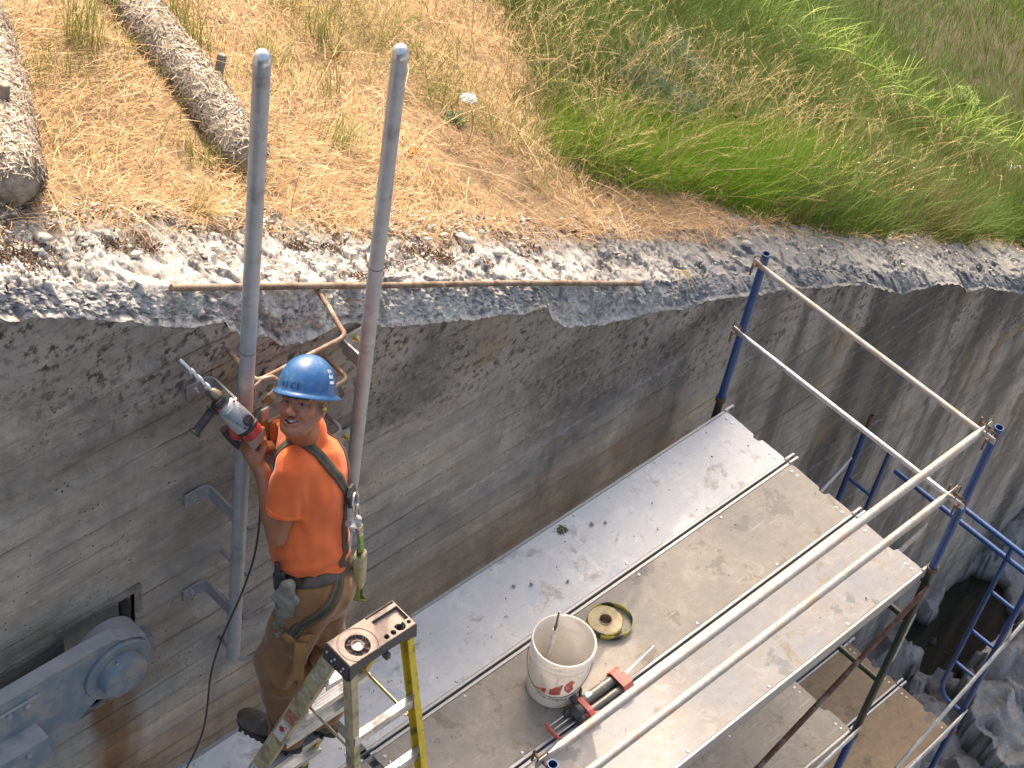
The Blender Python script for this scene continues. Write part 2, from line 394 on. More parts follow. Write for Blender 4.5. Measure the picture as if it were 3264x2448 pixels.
fm = npmesh('wall_face', np.stack([X, Yd-.2, Z], -1).reshape(-1, 3), gridfaces(*X.shape, keep=keep), m_wall, wall,
            attrs={'dtop': d.ravel(), 'rust': np.clip(rust, 0, .85).ravel(), 'paint': np.clip(paint*.8, 0, 1).ravel(), 'ridge': ridge.ravel()})
# pocket behind the face
b = MB(); pd = .30
q = lambda x, y, z: (x, y, z)
for a4 in ([q(RX0, 0, RZ0), q(RX0, pd, RZ0), q(RX0, pd, RZ1), q(RX0, 0, RZ1)], [q(RX1, 0, RZ0), q(RX1, pd, RZ0), q(RX1, pd, RZ1), q(RX1, 0, RZ1)],
           [q(RX0, 0, RZ1), q(RX1, 0, RZ1), q(RX1, pd, RZ1), q(RX0, pd, RZ1)], [q(RX0, 0, RZ0), q(RX1, 0, RZ0), q(RX1, pd, RZ0), q(RX0, pd, RZ0)],
           [q(RX0, pd, RZ0), q(RX1, pd, RZ0), q(RX1, pd, RZ1), q(RX0, pd, RZ1)]): b.add(a4, [(0, 1, 2, 3)])
m_pk = simple('pocket_concrete', (.21, .185, .155), (.27, .235, .19), .95, 0, 14, .6, .006, (.12, .105, .09), 6, .4)
b.build('bearing_pocket', m_pk, wall, fix=False)
b = MB(); fw = .034; fy = -.006
for (xa, xb, za, zb) in ((RX0-fw, RX0, RZ0-fw, RZ1+fw), (RX1, RX1+fw, RZ0-fw, RZ1+fw), (RX0, RX1, RZ1, RZ1+fw), (RX0, RX1, RZ0-fw, RZ0)): b.box(((xa+xb)/2, .008, (za+zb)/2), (xb-xa, .036, zb-za), bev=.004)
b.build('pocket_edge', m_pk, wall, smooth=0)

# ---------------------------------------------------------------- broken top of the wall
def flakes(u, v, sc, s):
    """tilted cell facets: chipped concrete"""
    u = u*sc; v = v*sc; iu = np.floor(u); iv = np.floor(v); best = np.full(u.shape, 9.); val = np.zeros(u.shape); sec = np.full(u.shape, 9.)
    for a in (-1, 0, 1):
        for c in (-1, 0, 1):
            ju, jv = iu+a, iv+c; z0 = ju*0
            pu = ju+_h(ju, jv, z0, s); pv = jv+_h(ju, jv, z0, s+1)
            dd = (u-pu)**2+(v-pv)**2
            hv = _h(ju, jv, z0, s+2)-.5+(u-pu)*(_h(ju, jv, z0, s+3)-.5)*2.6+(v-pv)*(_h(ju, jv, z0, s+4)-.5)*2.6
            m = dd < best; sec = np.where(m, best, np.minimum(sec, dd)); val = np.where(m, hv, val); best = np.where(m, dd, best)
    return val, np.sqrt(sec)-np.sqrt(best)
cx = np.concatenate([np.arange(WX0, 4.4, .0085), np.arange(4.4, WX1, .04)])
nt_, nf_ = 66, 44
X, J_ = np.meshgrid(cx, np.arange(nt_+nf_), indexing='ij')
e = edge_z(X); zc_ = np.maximum(crest_z(X), e+.03)
tf = np.clip(J_/(nf_-1), 0, 1); tt = np.clip((J_-nf_+1)/nt_, 0, 1)
y = .192+.020*sstep(0, .12, tf)+.075*tf**1.3; z = e+(zc_-e)*tf**.9
wid = .50+.10*fbm(X*2.5, X*0, o=3, s=71)
y = y+tt*wid; z = z+tt*wid*.2
arc = tf*np.maximum(zc_-e, .05)+tt*wid
f1, c1 = flakes(X+.03*vnoise(X*20, arc*20, s=5), arc+.03*vnoise(X*20, arc*20, s=6), 11, 101)
f2, c2 = flakes(X+.012*vnoise(X*50, arc*50, s=7), arc+.012*vnoise(X*50, arc*50, s=8), 30, 131)
f3, c3 = flakes(X*1.0+.008*vnoise(X*90, arc*90, s=7), arc*1.5, 62, 151); patch_ = sstep(-.25, .35, fbm(X*3.1, arc*5, o=3, s=181))
disp = (.021*f1+(.015*f2+.008*f3)*(.3+.8*patch_)+.014*fbm(X*4, arc*5, o=4, s=77))*np.where(tf < 1, .75, 1)*sstep(0, .10, tf)*(1-.4*tt)
nrm_y = -(1-sstep(0, .25, tt)*.85)*np.where(tf < 1, 1, .4); nrm_z = np.where(tf < 1, .35, 1.)
y = y+disp*nrm_y; z = z+disp*nrm_z
z = z-.07*sstep(.84, 1, tt)
crack = (1-sstep(.0, .04, c1))*.5+((1-sstep(.0, .09, c2))*.6+.35*(f3 < -.45))*patch_
t = NT('broken_concrete'); n1 = t.noise(5, det=7, rough=.7); n2 = t.noise(45, det=6, rough=.7)
col = t.mix(t.ramp(n1, [(.34, 0.), (.54, 1.)]), (.25, .243, .236), (.49, .472, .437))
col = t.mix(t.ramp(n2, [(.36, 1.), (.5, 0.)]), col, (.22, .205, .195))
col = t.mix(t.ramp(t.attr('flake'), [(.0, .6), (.35, 0.)]), col, (.24, .23, .22)); col = t.mix(t.ramp(t.attr('flake'), [(.55, 0.), (1.0, .6)]), col, (.56, .545, .51))
col = t.mix(t.attr('crack'), col, (.10, .09, .082))
col = t.mix(t.ramp(t.noise(2.3, det=5), [(.55, 0.), (.68, .6)]), col, (.36, .285, .21))
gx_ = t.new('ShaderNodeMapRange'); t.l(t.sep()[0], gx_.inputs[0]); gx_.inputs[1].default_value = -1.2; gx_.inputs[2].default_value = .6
col = t.mix(t.math('MULTIPLY', gx_.outputs[0], t.math('MULTIPLY_ADD', n1, 1.1, .32, True)), col, (.15, .155, .16))  # greyer to the right: partly grey concrete, partly shade put into the colour
so = t.math('MULTIPLY', t.ramp(t.math('ADD', t.attr('back'), t.math('MULTIPLY_ADD', n1, 1.2, -.6)), [(.42, 0.), (.62, 1.)]), t.ramp(n2, [(.38, 0.), (.52, 1.)]))
col = t.mix(t.math('MULTIPLY', so, .85), col, (.17, .115, .07))
mo = t.math('MULTIPLY', t.ramp(t.noise(8, det=7, rough=.65), [(.54, 0.), (.60, 1.)]), t.attr('moss'))
col = t.mix(mo, col, (.065, .036, .02))
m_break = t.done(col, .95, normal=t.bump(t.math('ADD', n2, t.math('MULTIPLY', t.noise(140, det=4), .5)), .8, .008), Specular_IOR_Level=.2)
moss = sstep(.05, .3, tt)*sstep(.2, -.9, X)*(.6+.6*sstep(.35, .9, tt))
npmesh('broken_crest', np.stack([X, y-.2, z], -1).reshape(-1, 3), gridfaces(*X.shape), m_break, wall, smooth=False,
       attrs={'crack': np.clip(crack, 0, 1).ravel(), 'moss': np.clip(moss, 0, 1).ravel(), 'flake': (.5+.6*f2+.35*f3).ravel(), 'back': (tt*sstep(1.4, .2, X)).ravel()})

# loose chips and stones lying on the crest
rng = np.random.default_rng(5)
OCT = np.array([(1, 0, 0), (-1, 0, 0), (0, 1, 0), (0, -1, 0), (0, 0, 1), (0, 0, -1), (.6, .6, .5), (-.6, .5, .6), (.5, -.6, .6), (-.5, -.6, .5)])
OF = [(6, 0, 2), (6, 2, 4), (6, 4, 0), (7, 2, 1), (7, 1, 4), (7, 4, 2), (8, 3, 0), (8, 0, 4), (8, 4, 3), (9, 1, 3), (9, 3, 4), (9, 4, 1), (5, 2, 0), (5, 1, 2), (5, 3, 1), (5, 0, 3)]
def stones(P, S, seed, flat=.5):
    r = np.random.default_rng(seed); n = len(P); o = OCT[None]*(1+.5*(r.random((n, 10, 3))-.5))
    o = o*S[:, None, None]*np.stack([1+.7*r.random(n), .7+.5*r.random(n), flat*(.6+.8*r.random(n))], -1)[:, None]
    a = r.random(n)*6.28; c, s_ = np.cos(a)[:, None], np.sin(a)[:, None]
    x, y_, z_ = o[..., 0]*c-o[..., 1]*s_, o[..., 0]*s_+o[..., 1]*c, o[..., 2]
    ti = (r.random((n, 1))-.5)*1.2; z_ = z_+x*ti
    V = (np.stack([x, y_, z_], -1)+P[:, None]).reshape(-1, 3)
    F = (np.array(OF)[None]+(np.arange(n)*10)[:, None, None]).reshape(-1, 3)
    return V, F
n = 4200
px = np.concatenate([rng.uniform(-5, -.2, 2900), rng.uniform(-.2, 5, 1300)]); py = .29+.46*rng.random(n)**.55
kp = (fbm(px*3, py*6, o=3, s=91) > -.12); px, py = px[kp], py[kp]; n = len(px)
sz = .003+.011*rng.random(n)**3.2
P = np.stack([px, py, np.maximum(crest_z(px), edge_z(px)+.03)+.2*(py-.27)+.012], -1)
V, F = stones(P, sz, 8)
t = NT('stone_chips'); rn = t.rnd()
m_chip = t.done(t.mix(t.ramp(t.noise(30, det=5), [(.35, 0.), (.65, .5)]), t.ramp(rn, [(0, (.24, .22, .20)), (.5, (.40, .37, .32)), (1, (.56, .52, .46))]), (.25, .22, .19)), .95)
o = npmesh('stone_chips', V, F, m_chip, smooth=False); tag(o, 'loose chips of broken concrete scattered along the crest', 'rubble', kind='stuff')
# a few big loose stones: each its own thing
BIG = [(-1.72, .55, .045, 'long pale flat stone at the edge of the dry grass'), (-1.58, .47, .028, 'dark squat stone beside a long pale flat one on the crest'),
       (-3.95, .52, .026, 'blocky grey stone lying near the brown moss on the crest'), (-3.62, .44, .022, 'white flat stone at the left end of the rusty edge bar'),
       (.62, .5, .035, 'white rounded stone on the grey crest behind the blue post'), (-2.45, .40, .036, 'pale angular stone just behind the rusty bar between the two pipes')]
for i, (sx_, sy_, ss, lab) in enumerate(BIG):
    zz = float(np.maximum(crest_z(sx_), edge_z(sx_)+.03)+.2*(sy_-.27)+.5*ss)
    V, F = stones(np.array([[0., 0, 0]]), np.array([ss]), 40+i, .7)
    o = npmesh('loose_stone', V, F, m_chip, smooth=False); o.location = (sx_, sy_, zz); tag(o, lab, 'stone', 'bigger loose stones on the crest')

# ---------------------------------------------------------------- river bed and pool below
gx = np.concatenate([np.arange(-12, 2, .4), np.arange(2, 8.5, .03), np.arange(8.5, 40, .8)]); gy = np.concatenate([np.arange(-30, -3.2, .8), np.arange(-3.2, .9, .03)])
X, Y = np.meshgrid(gx, gy, indexing='ij')
f1, c1 = flakes(X+.2*fbm(X*1.5, Y*1.5, s=3), Y+.2*fbm(X*1.5, Y*1.5, s=4), 1.05, 201); f2, c2 = flakes(X+.1*fbm(X*5, Y*5, s=3), Y, 3.1, 231)
Z = -6.14+.30*f1+.13*f2+.22*fbm(X*.9, Y*.9, o=5, s=61)+.13*fbm(X*5, Y*5, o=5, s=66, g=.62)
pd_ = ((X-5.42)/.95)**2+((Y+.22-.10*(X-5.42))/.40)**2+1.3*fbm(X*2.3, Y*2.3, o=4, s=88)+.9*(f2*.6); pool = sstep(1.05, .55, pd_)
Z = np.maximum(Z, -6.36+.05*fbm(X*7, Y*7, o=3, s=68))-.34*pool
Z = Z+.28*np.exp(-((X-6.9)/.7)**2-((Y-.1)/.25)**2)+.12*sstep(-.9, -1.6, Y)*sstep(3, 4, X)
t = NT('river_rock'); n1 = t.noise(3, det=8, rough=.65); n2 = t.noise(25, det=6, rough=.7)
col = t.mix(t.ramp(n1, [(.35, 0.), (.65, 1.)]), (.33, .325, .325), (.55, .53, .51)); col = t.mix(t.ramp(t.noise(1.1, det=5), [(.52, 0.), (.7, .8)]), col, (.24, .195, .145))
wet = t.new('ShaderNodeMapRange'); t.l(t.sep()[2], wet.inputs[0]); wet.inputs[1].default_value = -6.34; wet.inputs[2].default_value = -6.47
col = t.mix(wet.outputs[0], col, (.045, .038, .03))
col = t.mix(t.attr('crack'), col, (.03, .028, .025))
m_rock = t.done(col, .85, normal=t.bump(t.math('ADD', n2, t.math('MULTIPLY', t.noise(90, det=5), .4)), 1.0, .06))
o = npmesh('rocky_riverbed', np.stack([X, Y, Z], -1).reshape(-1, 3), gridfaces(len(gx), len(gy)), m_rock, attrs={'crack': np.clip((1-sstep(0, .03, c1))*.8, 0, 1).ravel()})
tag(o, 'grey rocky river bed below the scaffold', 'river bed', kind='structure')
t = NT('pool_water')
m_water = t.done((.018, .017, .012), .03, normal=t.bump(t.noise(6, det=2), .04, .02), Specular_IOR_Level=.6)
b = MB(); b.add([(3.2, -2.2, -6.46), (8.8, -2.2, -6.46), (8.8, .6, -6.46), (3.2, .6, -6.46)], [(0, 1, 2, 3)])
o = b.build('pool_water', m_water, smooth=0, fix=False); tag(o, 'still dark pool among the rocks at the foot of the wall', 'water', kind='structure')
# ---------------------------------------------------------------- scaffold materials
m_blue = simple('blue_paint', (.012, .045, .16), (.02, .065, .19), .42, 0, 30, .15, .002, (.10, .045, .02), 14, .12)
m_green = simple('dark_green_paint', (.012, .02, .014), (.02, .03, .02), .45, 0, 30, .15, .002, (.08, .06, .045), 12, .1)
m_galv = simple('galvanised_steel', (.42, .43, .43), (.55, .55, .54), .42, .75, 60, .12, .001, (.30, .24, .19), 9, .25)
m_rail = simple('dusty_guardrail', (.33, .305, .28), (.43, .395, .36), .5, .3, 40, .15, .001, (.40, .29, .20), 8, .4)
m_alu = simple('aluminium', (.27, .275, .28), (.36, .36, .36), .45, .35, 50, .1, .001, (.35, .33, .31), 12, .3)
m_rust = simple('rusty_steel', (.10, .045, .028), (.16, .075, .045), .8, .1, 40, .4, .002, (.24, .17, .13), 10, .35)
m_rusty_pin = simple('rusty_pin', (.09, .055, .035), (.16, .10, .06), .75, .2, 50, .3, .002)
m_steel = simple('bare_steel', (.50, .50, .50), (.62, .61, .60), .32, .9, 40, .05, .001)
m_yzinc = simple('yellow_zinc', (.50, .38, .12), (.6, .5, .2), .4, .7, 60, .05, .001)

W_ = 1.524; L_ = 3.057
def ring_pin(mb, c, ax, r=.03):
    """wire ring of a rail locking pin"""
    a, b, d = frame(ax)
    mb.tube([np.array(c)+r*(a*math.cos(q)+b*math.sin(q)) for q in np.linspace(0, 5.2, 16)], .0035, 6)

# ---------------------------------------------------------------- guard posts
def guard_post(x, y, label, H=1.105, pins=()):
    o = empty('guard_post', (x, y, 0), label, 'scaffold post', 'guard posts of the scaffold')
    b = MB(); b.lathe([(.0185, H-.12), (.0185, H), (.0225, H), (.0225, .01), (.0185, .01)], (0, 0, 0), (0, 0, 1), 20); b.build('post_tube', m_blue, o)
    b = MB(); b.lathe([(.0235, 0), (.031, 0), (.031, .03), (.0235, .03)], (0, 0, -.005), (0, 0, 1), 20); b.build('collar', m_rusty_pin, o)
    for (z, dx, dy) in pins:
        b = MB(); dv = np.array((dx, dy, 0.)); b.tube([dv*.018+np.array((0, 0, z)), dv*.10+np.array((0, 0, z))], .0075, 8)
        b.tube([dv*.10+np.array((0, 0, z+.03)), dv*.10+np.array((0, 0, z-.05))], .006, 6)
        ring_pin(b, dv*.055+np.array((0, 0, z+.02)), dv); b.build('locking_pin', m_rusty_pin, o)
    return o
guard_post(0, 0, 'blue tubular guard post standing at the wall end of the deck', pins=((1.06, -1, 0), (.57, -1, 0)))
guard_post(0, -W_, 'blue tubular guard post at the outer far corner of the deck', pins=((1.06, -1, 0), (.57, -1, 0), (1.06, 0, 1), (.56, 0, 1)))
guard_post(-L_, -W_, 'guard post with an open rusty top at the bottom edge of the photo', pins=((1.06, 0, 1), (.56, 0, 1)))
def rail(name, p0, p1, r, mat, label, cat='guard rail', group='guard rails of the scaffold', flat=.09):
    p0 = np.array(p0, float); p1 = np.array(p1, float); d = (p1-p0)/np.linalg.norm(p1-p0); a, b_, _ = frame(d)
    o = empty(name, tuple(p0), label, cat, group); b = MB(); q0 = p0*0; q1 = p1-p0
    n = 14; V = []; F = []; st = [(0, .006, 1.35), (flat*.55, .006, 1.3), (flat*1.5, r, 1), (np.linalg.norm(q1)/2, r, 1), (np.linalg.norm(q1)-flat*1.5, r, 1), (np.linalg.norm(q1)-flat*.55, .006, 1.3), (np.linalg.norm(q1), .006, 1.35)]
    for (t_, h, w) in st:
        for k in range(n):
            g = 2*math.pi*k/n; V.append(q0+d*t_+a*math.cos(g)*(h if h < r else r)+b_*math.sin(g)*r*w)
    for i in range(len(st)-1):
        for k in range(n): F.append((i*n+k, i*n+(k+1) % n, (i+1)*n+(k+1) % n, (i+1)*n+k))
    F.append(tuple(range(n))[::-1]); F.append(tuple((len(st)-1)*n+k for k in range(n)))
    b.add(V, F); b.build('rail_tube', mat, o)
    return o
rail('guard_rail', (-.055, .03, 1.06), (-.055, -W_-.03, 1.06), .0155, m_rail, 'dull top rail across the far end of the scaffold')
rail('guard_rail', (-.055, .03, .57), (-.055, -W_-.03, .57), .0155, m_galv, 'bright silver middle rail across the far end of the scaffold')
rail('guard_rail', (.03, -W_+.055, 1.06), (-L_-.03, -W_+.055, 1.06), .0215, m_rail, 'thick dusty top rail running along the outer edge')
rail('guard_rail', (.03, -W_+.075, .56), (-L_-.03, -W_+.075, .56), .0215, m_rail, 'lower dusty rail running along the outer edge under the top rail')

# ---------------------------------------------------------------- planks
def deck_mat(name, c1, c2, c3, dirt, blot):
    t = NT(name); v = t.pos
    n1 = t.noise(3.2, v, 7, .62); n2 = t.noise(18, v, 8, .7); n3 = t.noise(90, v, 5, .7)
    g = t.noise(1.0, t.map(v, (4, 60, 10)), 6, .65)
    col = t.mix(t.ramp(n1, [(.36, 0.), (.62, 1.)]), c1, c2); col = t.mix(t.ramp(n2, [(.4, 0.), (.7, .8)]), col, c3)
    col = t.mix(t.math('MULTIPLY', t.ramp(g, [(.55, 0.), (.75, 1.)]), .35), col, dirt)
    col = t.mix(t.math('MULTIPLY', t.ramp(t.noise(6.5, v, 9, .72, .4), [(.56, 0.), (.64, 1.)]), .75), col, dirt)
    wear = t.ramp(t.noise(11, v, 10, .75, .8), [(.52, 0.), (.56, 1.)]); col = t.mix(t.math('MULTIPLY', t.math('MULTIPLY', wear, t.ramp(n1, [(.45, 0.), (.6, 1.)])), .45), col, tuple(q*1.25 for q in c3))
    bl = t.ramp(t.noise(2.4, t.map(v, (1, 1, 1), (3.3, 1.7, 0)), 9, .66), [(.595, 0.), (.61, 1.)])
    col = t.mix(t.math('MULTIPLY', bl, .75), col, blot)
    sp = t.ramp(t.voro(34), [(.05, 1.), (.09, 0.)]); col = t.mix(t.math('MULTIPLY', sp, .6), col, (.12, .11, .10))
    sc = t.ramp(t.noise(1.0, t.map(v, (5, 140, 10), rot=(0, 0, .35)), 3, .5), [(.66, 0.), (.7, 1.)]); col = t.mix(t.math('MULTIPLY', sc, .3), col, (.62, .62, .62))
    return t.done(col, t.math('MULTIPLY_ADD', n2, .35, .5), normal=t.bump(t.math('ADD', n3, t.math('MULTIPLY', g, .6)), .35, .003))
m_deckA = deck_mat('bluish_worn_deck', (.46, .475, .495), (.54, .545, .545), (.60, .58, .55), (.30, .275, .245), (.44, .475, .51))
m_deckB = deck_mat('grey_brown_plywood', (.195, .185, .165), (.255, .225, .185), (.29, .27, .24), (.14, .115, .085), (.16, .15, .135))
m_deckC = deck_mat('pale_dusty_deck', (.225, .235, .255), (.29, .25, .205), (.30, .305, .31), (.22, .165, .115), (.155, .165, .17))
m_deckD = deck_mat('brown_plywood', (.17, .11, .06), (.22, .15, .085), (.25, .18, .11), (.10, .075, .05), (.09, .085, .08))
PW = .471
_b = MB(); _b.lathe([(.0095, 0), (.0095, .0015), (.006, .004), (.0025, .0035), (0, .001)], (0, 0, 0), (0, 0, 1), 12)
_r = _b.build('rivet', m_steel); rivet_me = _r.data; bpy.data.objects.remove(_r)
def plank_parts(o, L, mdeck, notch=True):
    rr = random.Random(len(o.name)+int(L*100)+hash(mdeck.name) % 7)
    w = PW/2-.019; xs = [0.0]
    pts = [(-L+.02, -w), (-.004, -w), (0, -w+.03)]
    if notch: pts += [(0, -.05), (-.025, -.04), (-.03, -.005), (-.008, .01)]
    pts += [(0, w-.03), (-.004, w), (-L+.02, w)]
    b = MB(); b.prism(pts, (0, 0, -.011), (1, 0, 0), (0, 1, 0), (0, 0, 1), .011); b.build('deck_panel', mdeck, o, smooth=0)
    for s in (-1, 1):
        b = MB(); y = s*(PW/2-.0085)
        # C-channel: lip, web, bottom flange
        b.box((-L/2, y, -.004), (L-.01, .017, .014), bev=.002); b.box((-L/2, s*(PW/2-.0035), -.050), (L-.01, .005, .078)); b.box((-L/2, s*(PW/2-.017), -.088), (L-.01, .032, .005))
        b.build('side_rail', m_alu, o, smooth=0)
        for e in (0, 1):
            b = MB(); x = .02 if e == 0 else -L-.02; sg = 1 if e == 0 else -1
            b.box((x+sg*.005, y, .005), (.075, .016, .012), bev=.003); b.box((x+sg*.042, y, -.018), (.010, .016, .048), bev=.002); b.box((x-sg*.02, y, -.02), (.03, .02, .05), bev=.002)
            b.build('hook', m_alu, o, smooth=0)
    spots = [(e, yy) for e in (-.045, -L+.06) for yy in (-w+.035, -w+.075, w-.035, w-.075)]
    spots += [(-L*k/5-.02+rr.uniform(-.02, .02), yy) for k in range(1, 5) for yy in (-w+.018, w-.018)]
    for (e, yy) in spots:
        ro = bpy.data.objects.new('rivet', rivet_me); link(ro, o); ro.location = (e, yy, 0)
def plank(x, y, z, mdeck, label, group, L=3.035, rot=0):
    o = empty('scaffold_plank', (x, y, z), label, 'scaffold plank', group); plank_parts(o, L, mdeck); return o
G1 = 'planks of the upper scaffold deck'
YC = (-.063-.241, -.546-.242, -1.03-.242)
plank(-.04, YC[0], 0, m_deckA, 'pale bluish scaffold plank along the foot of the wall', G1)
plank(-.04, YC[1], 0, m_deckB, 'grey brown plywood plank carrying the white bucket', G1)
plank(-.04, YC[2], 0, m_deckC, 'dusty pale outer plank under the guard rails', G1)
plank(-3.10, YC[0], 0, m_deckA, 'plank under the front feet of the step ladder, near bay', G1)
plank(-3.10, YC[1], 0, m_deckB, 'plank at the bottom edge beneath the step ladder, beyond the joint', G1)
plank(-3.10, YC[2], 0, m_deckC, 'outer plank of the near bay behind the near guard post', G1)
G2 = 'planks of the lower scaffold decks'
plank(.0, YC[2]-.0, -1.53, m_deckB, 'grey plank below the outer edge of the upper deck', G2)
plank(.0, YC[1], -1.53, m_deckB, 'grey lower plank hidden mostly under the upper deck', G2)
y2 = (-.08-.241, -.08-.725, -.08-1.21)
plank(1.83, y2[2], -3.20, m_deckD, 'brown lower plank at the outer side beside the blue frame leg', G2)
plank(1.83, y2[1], -3.20, m_deckD, 'brown lower plank in the middle behind the dark green leg', G2)
plank(1.83, y2[0], -3.20, m_deckB, 'lower plank nearest the wall deep under the scaffold', G2)

# ---------------------------------------------------------------- frames
def tubes(o, name, segs, r, mat, n=14):
    for s in segs:
        b = MB(); b.tube(s, r, n); b.build(name, mat, o)
o = empty('scaffold_section', (0, 0, -1.54), 'dark green scaffold end frame under the far end of the deck', 'scaffold frame', 'scaffold frames')
tubes(o, 'leg', [[(0, 0, 0), (0, 0, 1.53)], [(0, -W_, 0), (0, -W_, 1.53)]], .0225, m_green)
tubes(o, 'cross_bar', [[(0, 0, 1.44), (0, -W_, 1.44)], [(0, 0, 1.10), (0, -W_, 1.10)], [(0, 0, .53), (0, -W_, .53)]], .019, m_green)
b = MB(); b.box((.004, -W_-.022, .95), (.028, .002, .42), bev=0); b.build('torn_sticker', simple('torn_label', (.52, .50, .44), (.16, .15, .13), .8, 0, 60), o)
for y in (0, -W_):
    b = MB(); b.lathe([(.0235, 0), (.031, 0), (.031, .03), (.0235, .03)], (0, y, -.02), (0, 0, 1), 18); b.build('collar', m_rusty_pin, o)
o = empty('scaffold_section', (0, 0, -3.08), 'blue scaffold frame standing below the dark green one', 'scaffold frame', 'scaffold frames')
tubes(o, 'leg', [[(0, 0, -3.3), (0, 0, 1.51)], [(0, -W_, -3.3), (0, -W_, 1.51)]], .0225, m_blue)
tubes(o, 'cross_bar', [[(0, 0, 1.40), (0, -W_, 1.40)], [(0, 0, .53), (0, -W_, .53)]], .019, m_blue)
x2, yi, yo = 1.85, -.075, -1.525
o = empty('scaffold_section', (x2, 0, -3.23), 'blue ladder frame beyond the far end of the deck', 'scaffold frame', 'scaffold frames')
tubes(o, 'leg', [[(0, yi, 0), (0, yi, 1.86)], [(0, yo, 0), (0, yo, 2.0)]], .022, m_blue)
b = MB(); b.lathe([(.013, .12), (.0175, .12), (.0175, 0), (.021, -.01)], (0, yi, 1.88), (0, 0, 1), 16); b.build('coupling_pin', m_rusty_pin, o)
tubes(o, 'cross_bar', [[(0, yi, 1.84), (0, yo, 1.84)], [(0, yi-.3, 1.72), (0, yo, 1.72)]], .019, m_blue)
for s in (1, -1):
    ye = yi if s == 1 else yo; yl = ye-s*.215
    lad = [(0, yl, 1.84), (0, yl, .35), (0, yl+s*.02, .28), (0, yl+s*.06, .235), (0, yl+s*.10, .225), (0, ye, .225)]
    tubes(o, 'ladder_upright', [lad], .016, m_blue)
    tubes(o, 'ladder_rung', [[(0, yl, z), (0, ye, z)] for z in (1.38, .96, .60)], .0135, m_blue)
for y in (yi, yo):
    b = MB(); b.lathe([(.0235, 0), (.030, 0), (.030, .03), (.0235, .03)], (0, y, -.015), (0, 0, 1), 18); b.build('collar', m_rusty_pin, o)
o = empty('scaffold_section', (x2, 0, -5.2), 'blue scaffold frame standing on the rocks under the brown planks', 'scaffold frame', 'scaffold frames')
tubes(o, 'leg', [[(0, yi, -1.3), (0, yi, 1.95)], [(0, yo, -1.3), (0, yo, 1.95)]], .022, m_blue)
tubes(o, 'cross_bar', [[(0, yi, 1.8), (0, yo, 1.8)], [(0, yi, .9), (0, yo, .9)]], .019, m_blue)

# ---------------------------------------------------------------- braces
GB = 'diagonal braces of the scaffold'
def brace(p0, p1, mat, label, r=.0135):
    o = rail('cross_brace', p0, p1, r, mat, label, 'brace', GB, .05); return o
brace((-.01, -W_-.03, -.10), (-3.05, -W_-.03, -1.62), m_rust, 'rust brown diagonal brace under the outer edge of the deck', .016)
brace((x2, yo-.03, -2.95), (-1.2, yo-.035, -3.62), m_galv, 'flat lying grey brace from the foot of the blue ladder frame')
brace((x2+1.5, yo-.055, -1.05), (-.9, yo-.055, -3.9), m_galv, 'long grey brace crossing in front of the blue ladder frame')
brace((-.02, -W_-.03, -1.42), (-2.4, -W_-.03, -1.95), m_galv, 'thin grey brace starting at the foot of the dark green leg')
brace((1.80, yi, -1.62), (.05, -.16, -2.35), m_galv, 'short grey brace near the wall at the blue frame')
brace((1.2, -.35, -3.35), (3.05, -.30, -3.02), m_rail, 'short stout tube over the dark pool', .024)
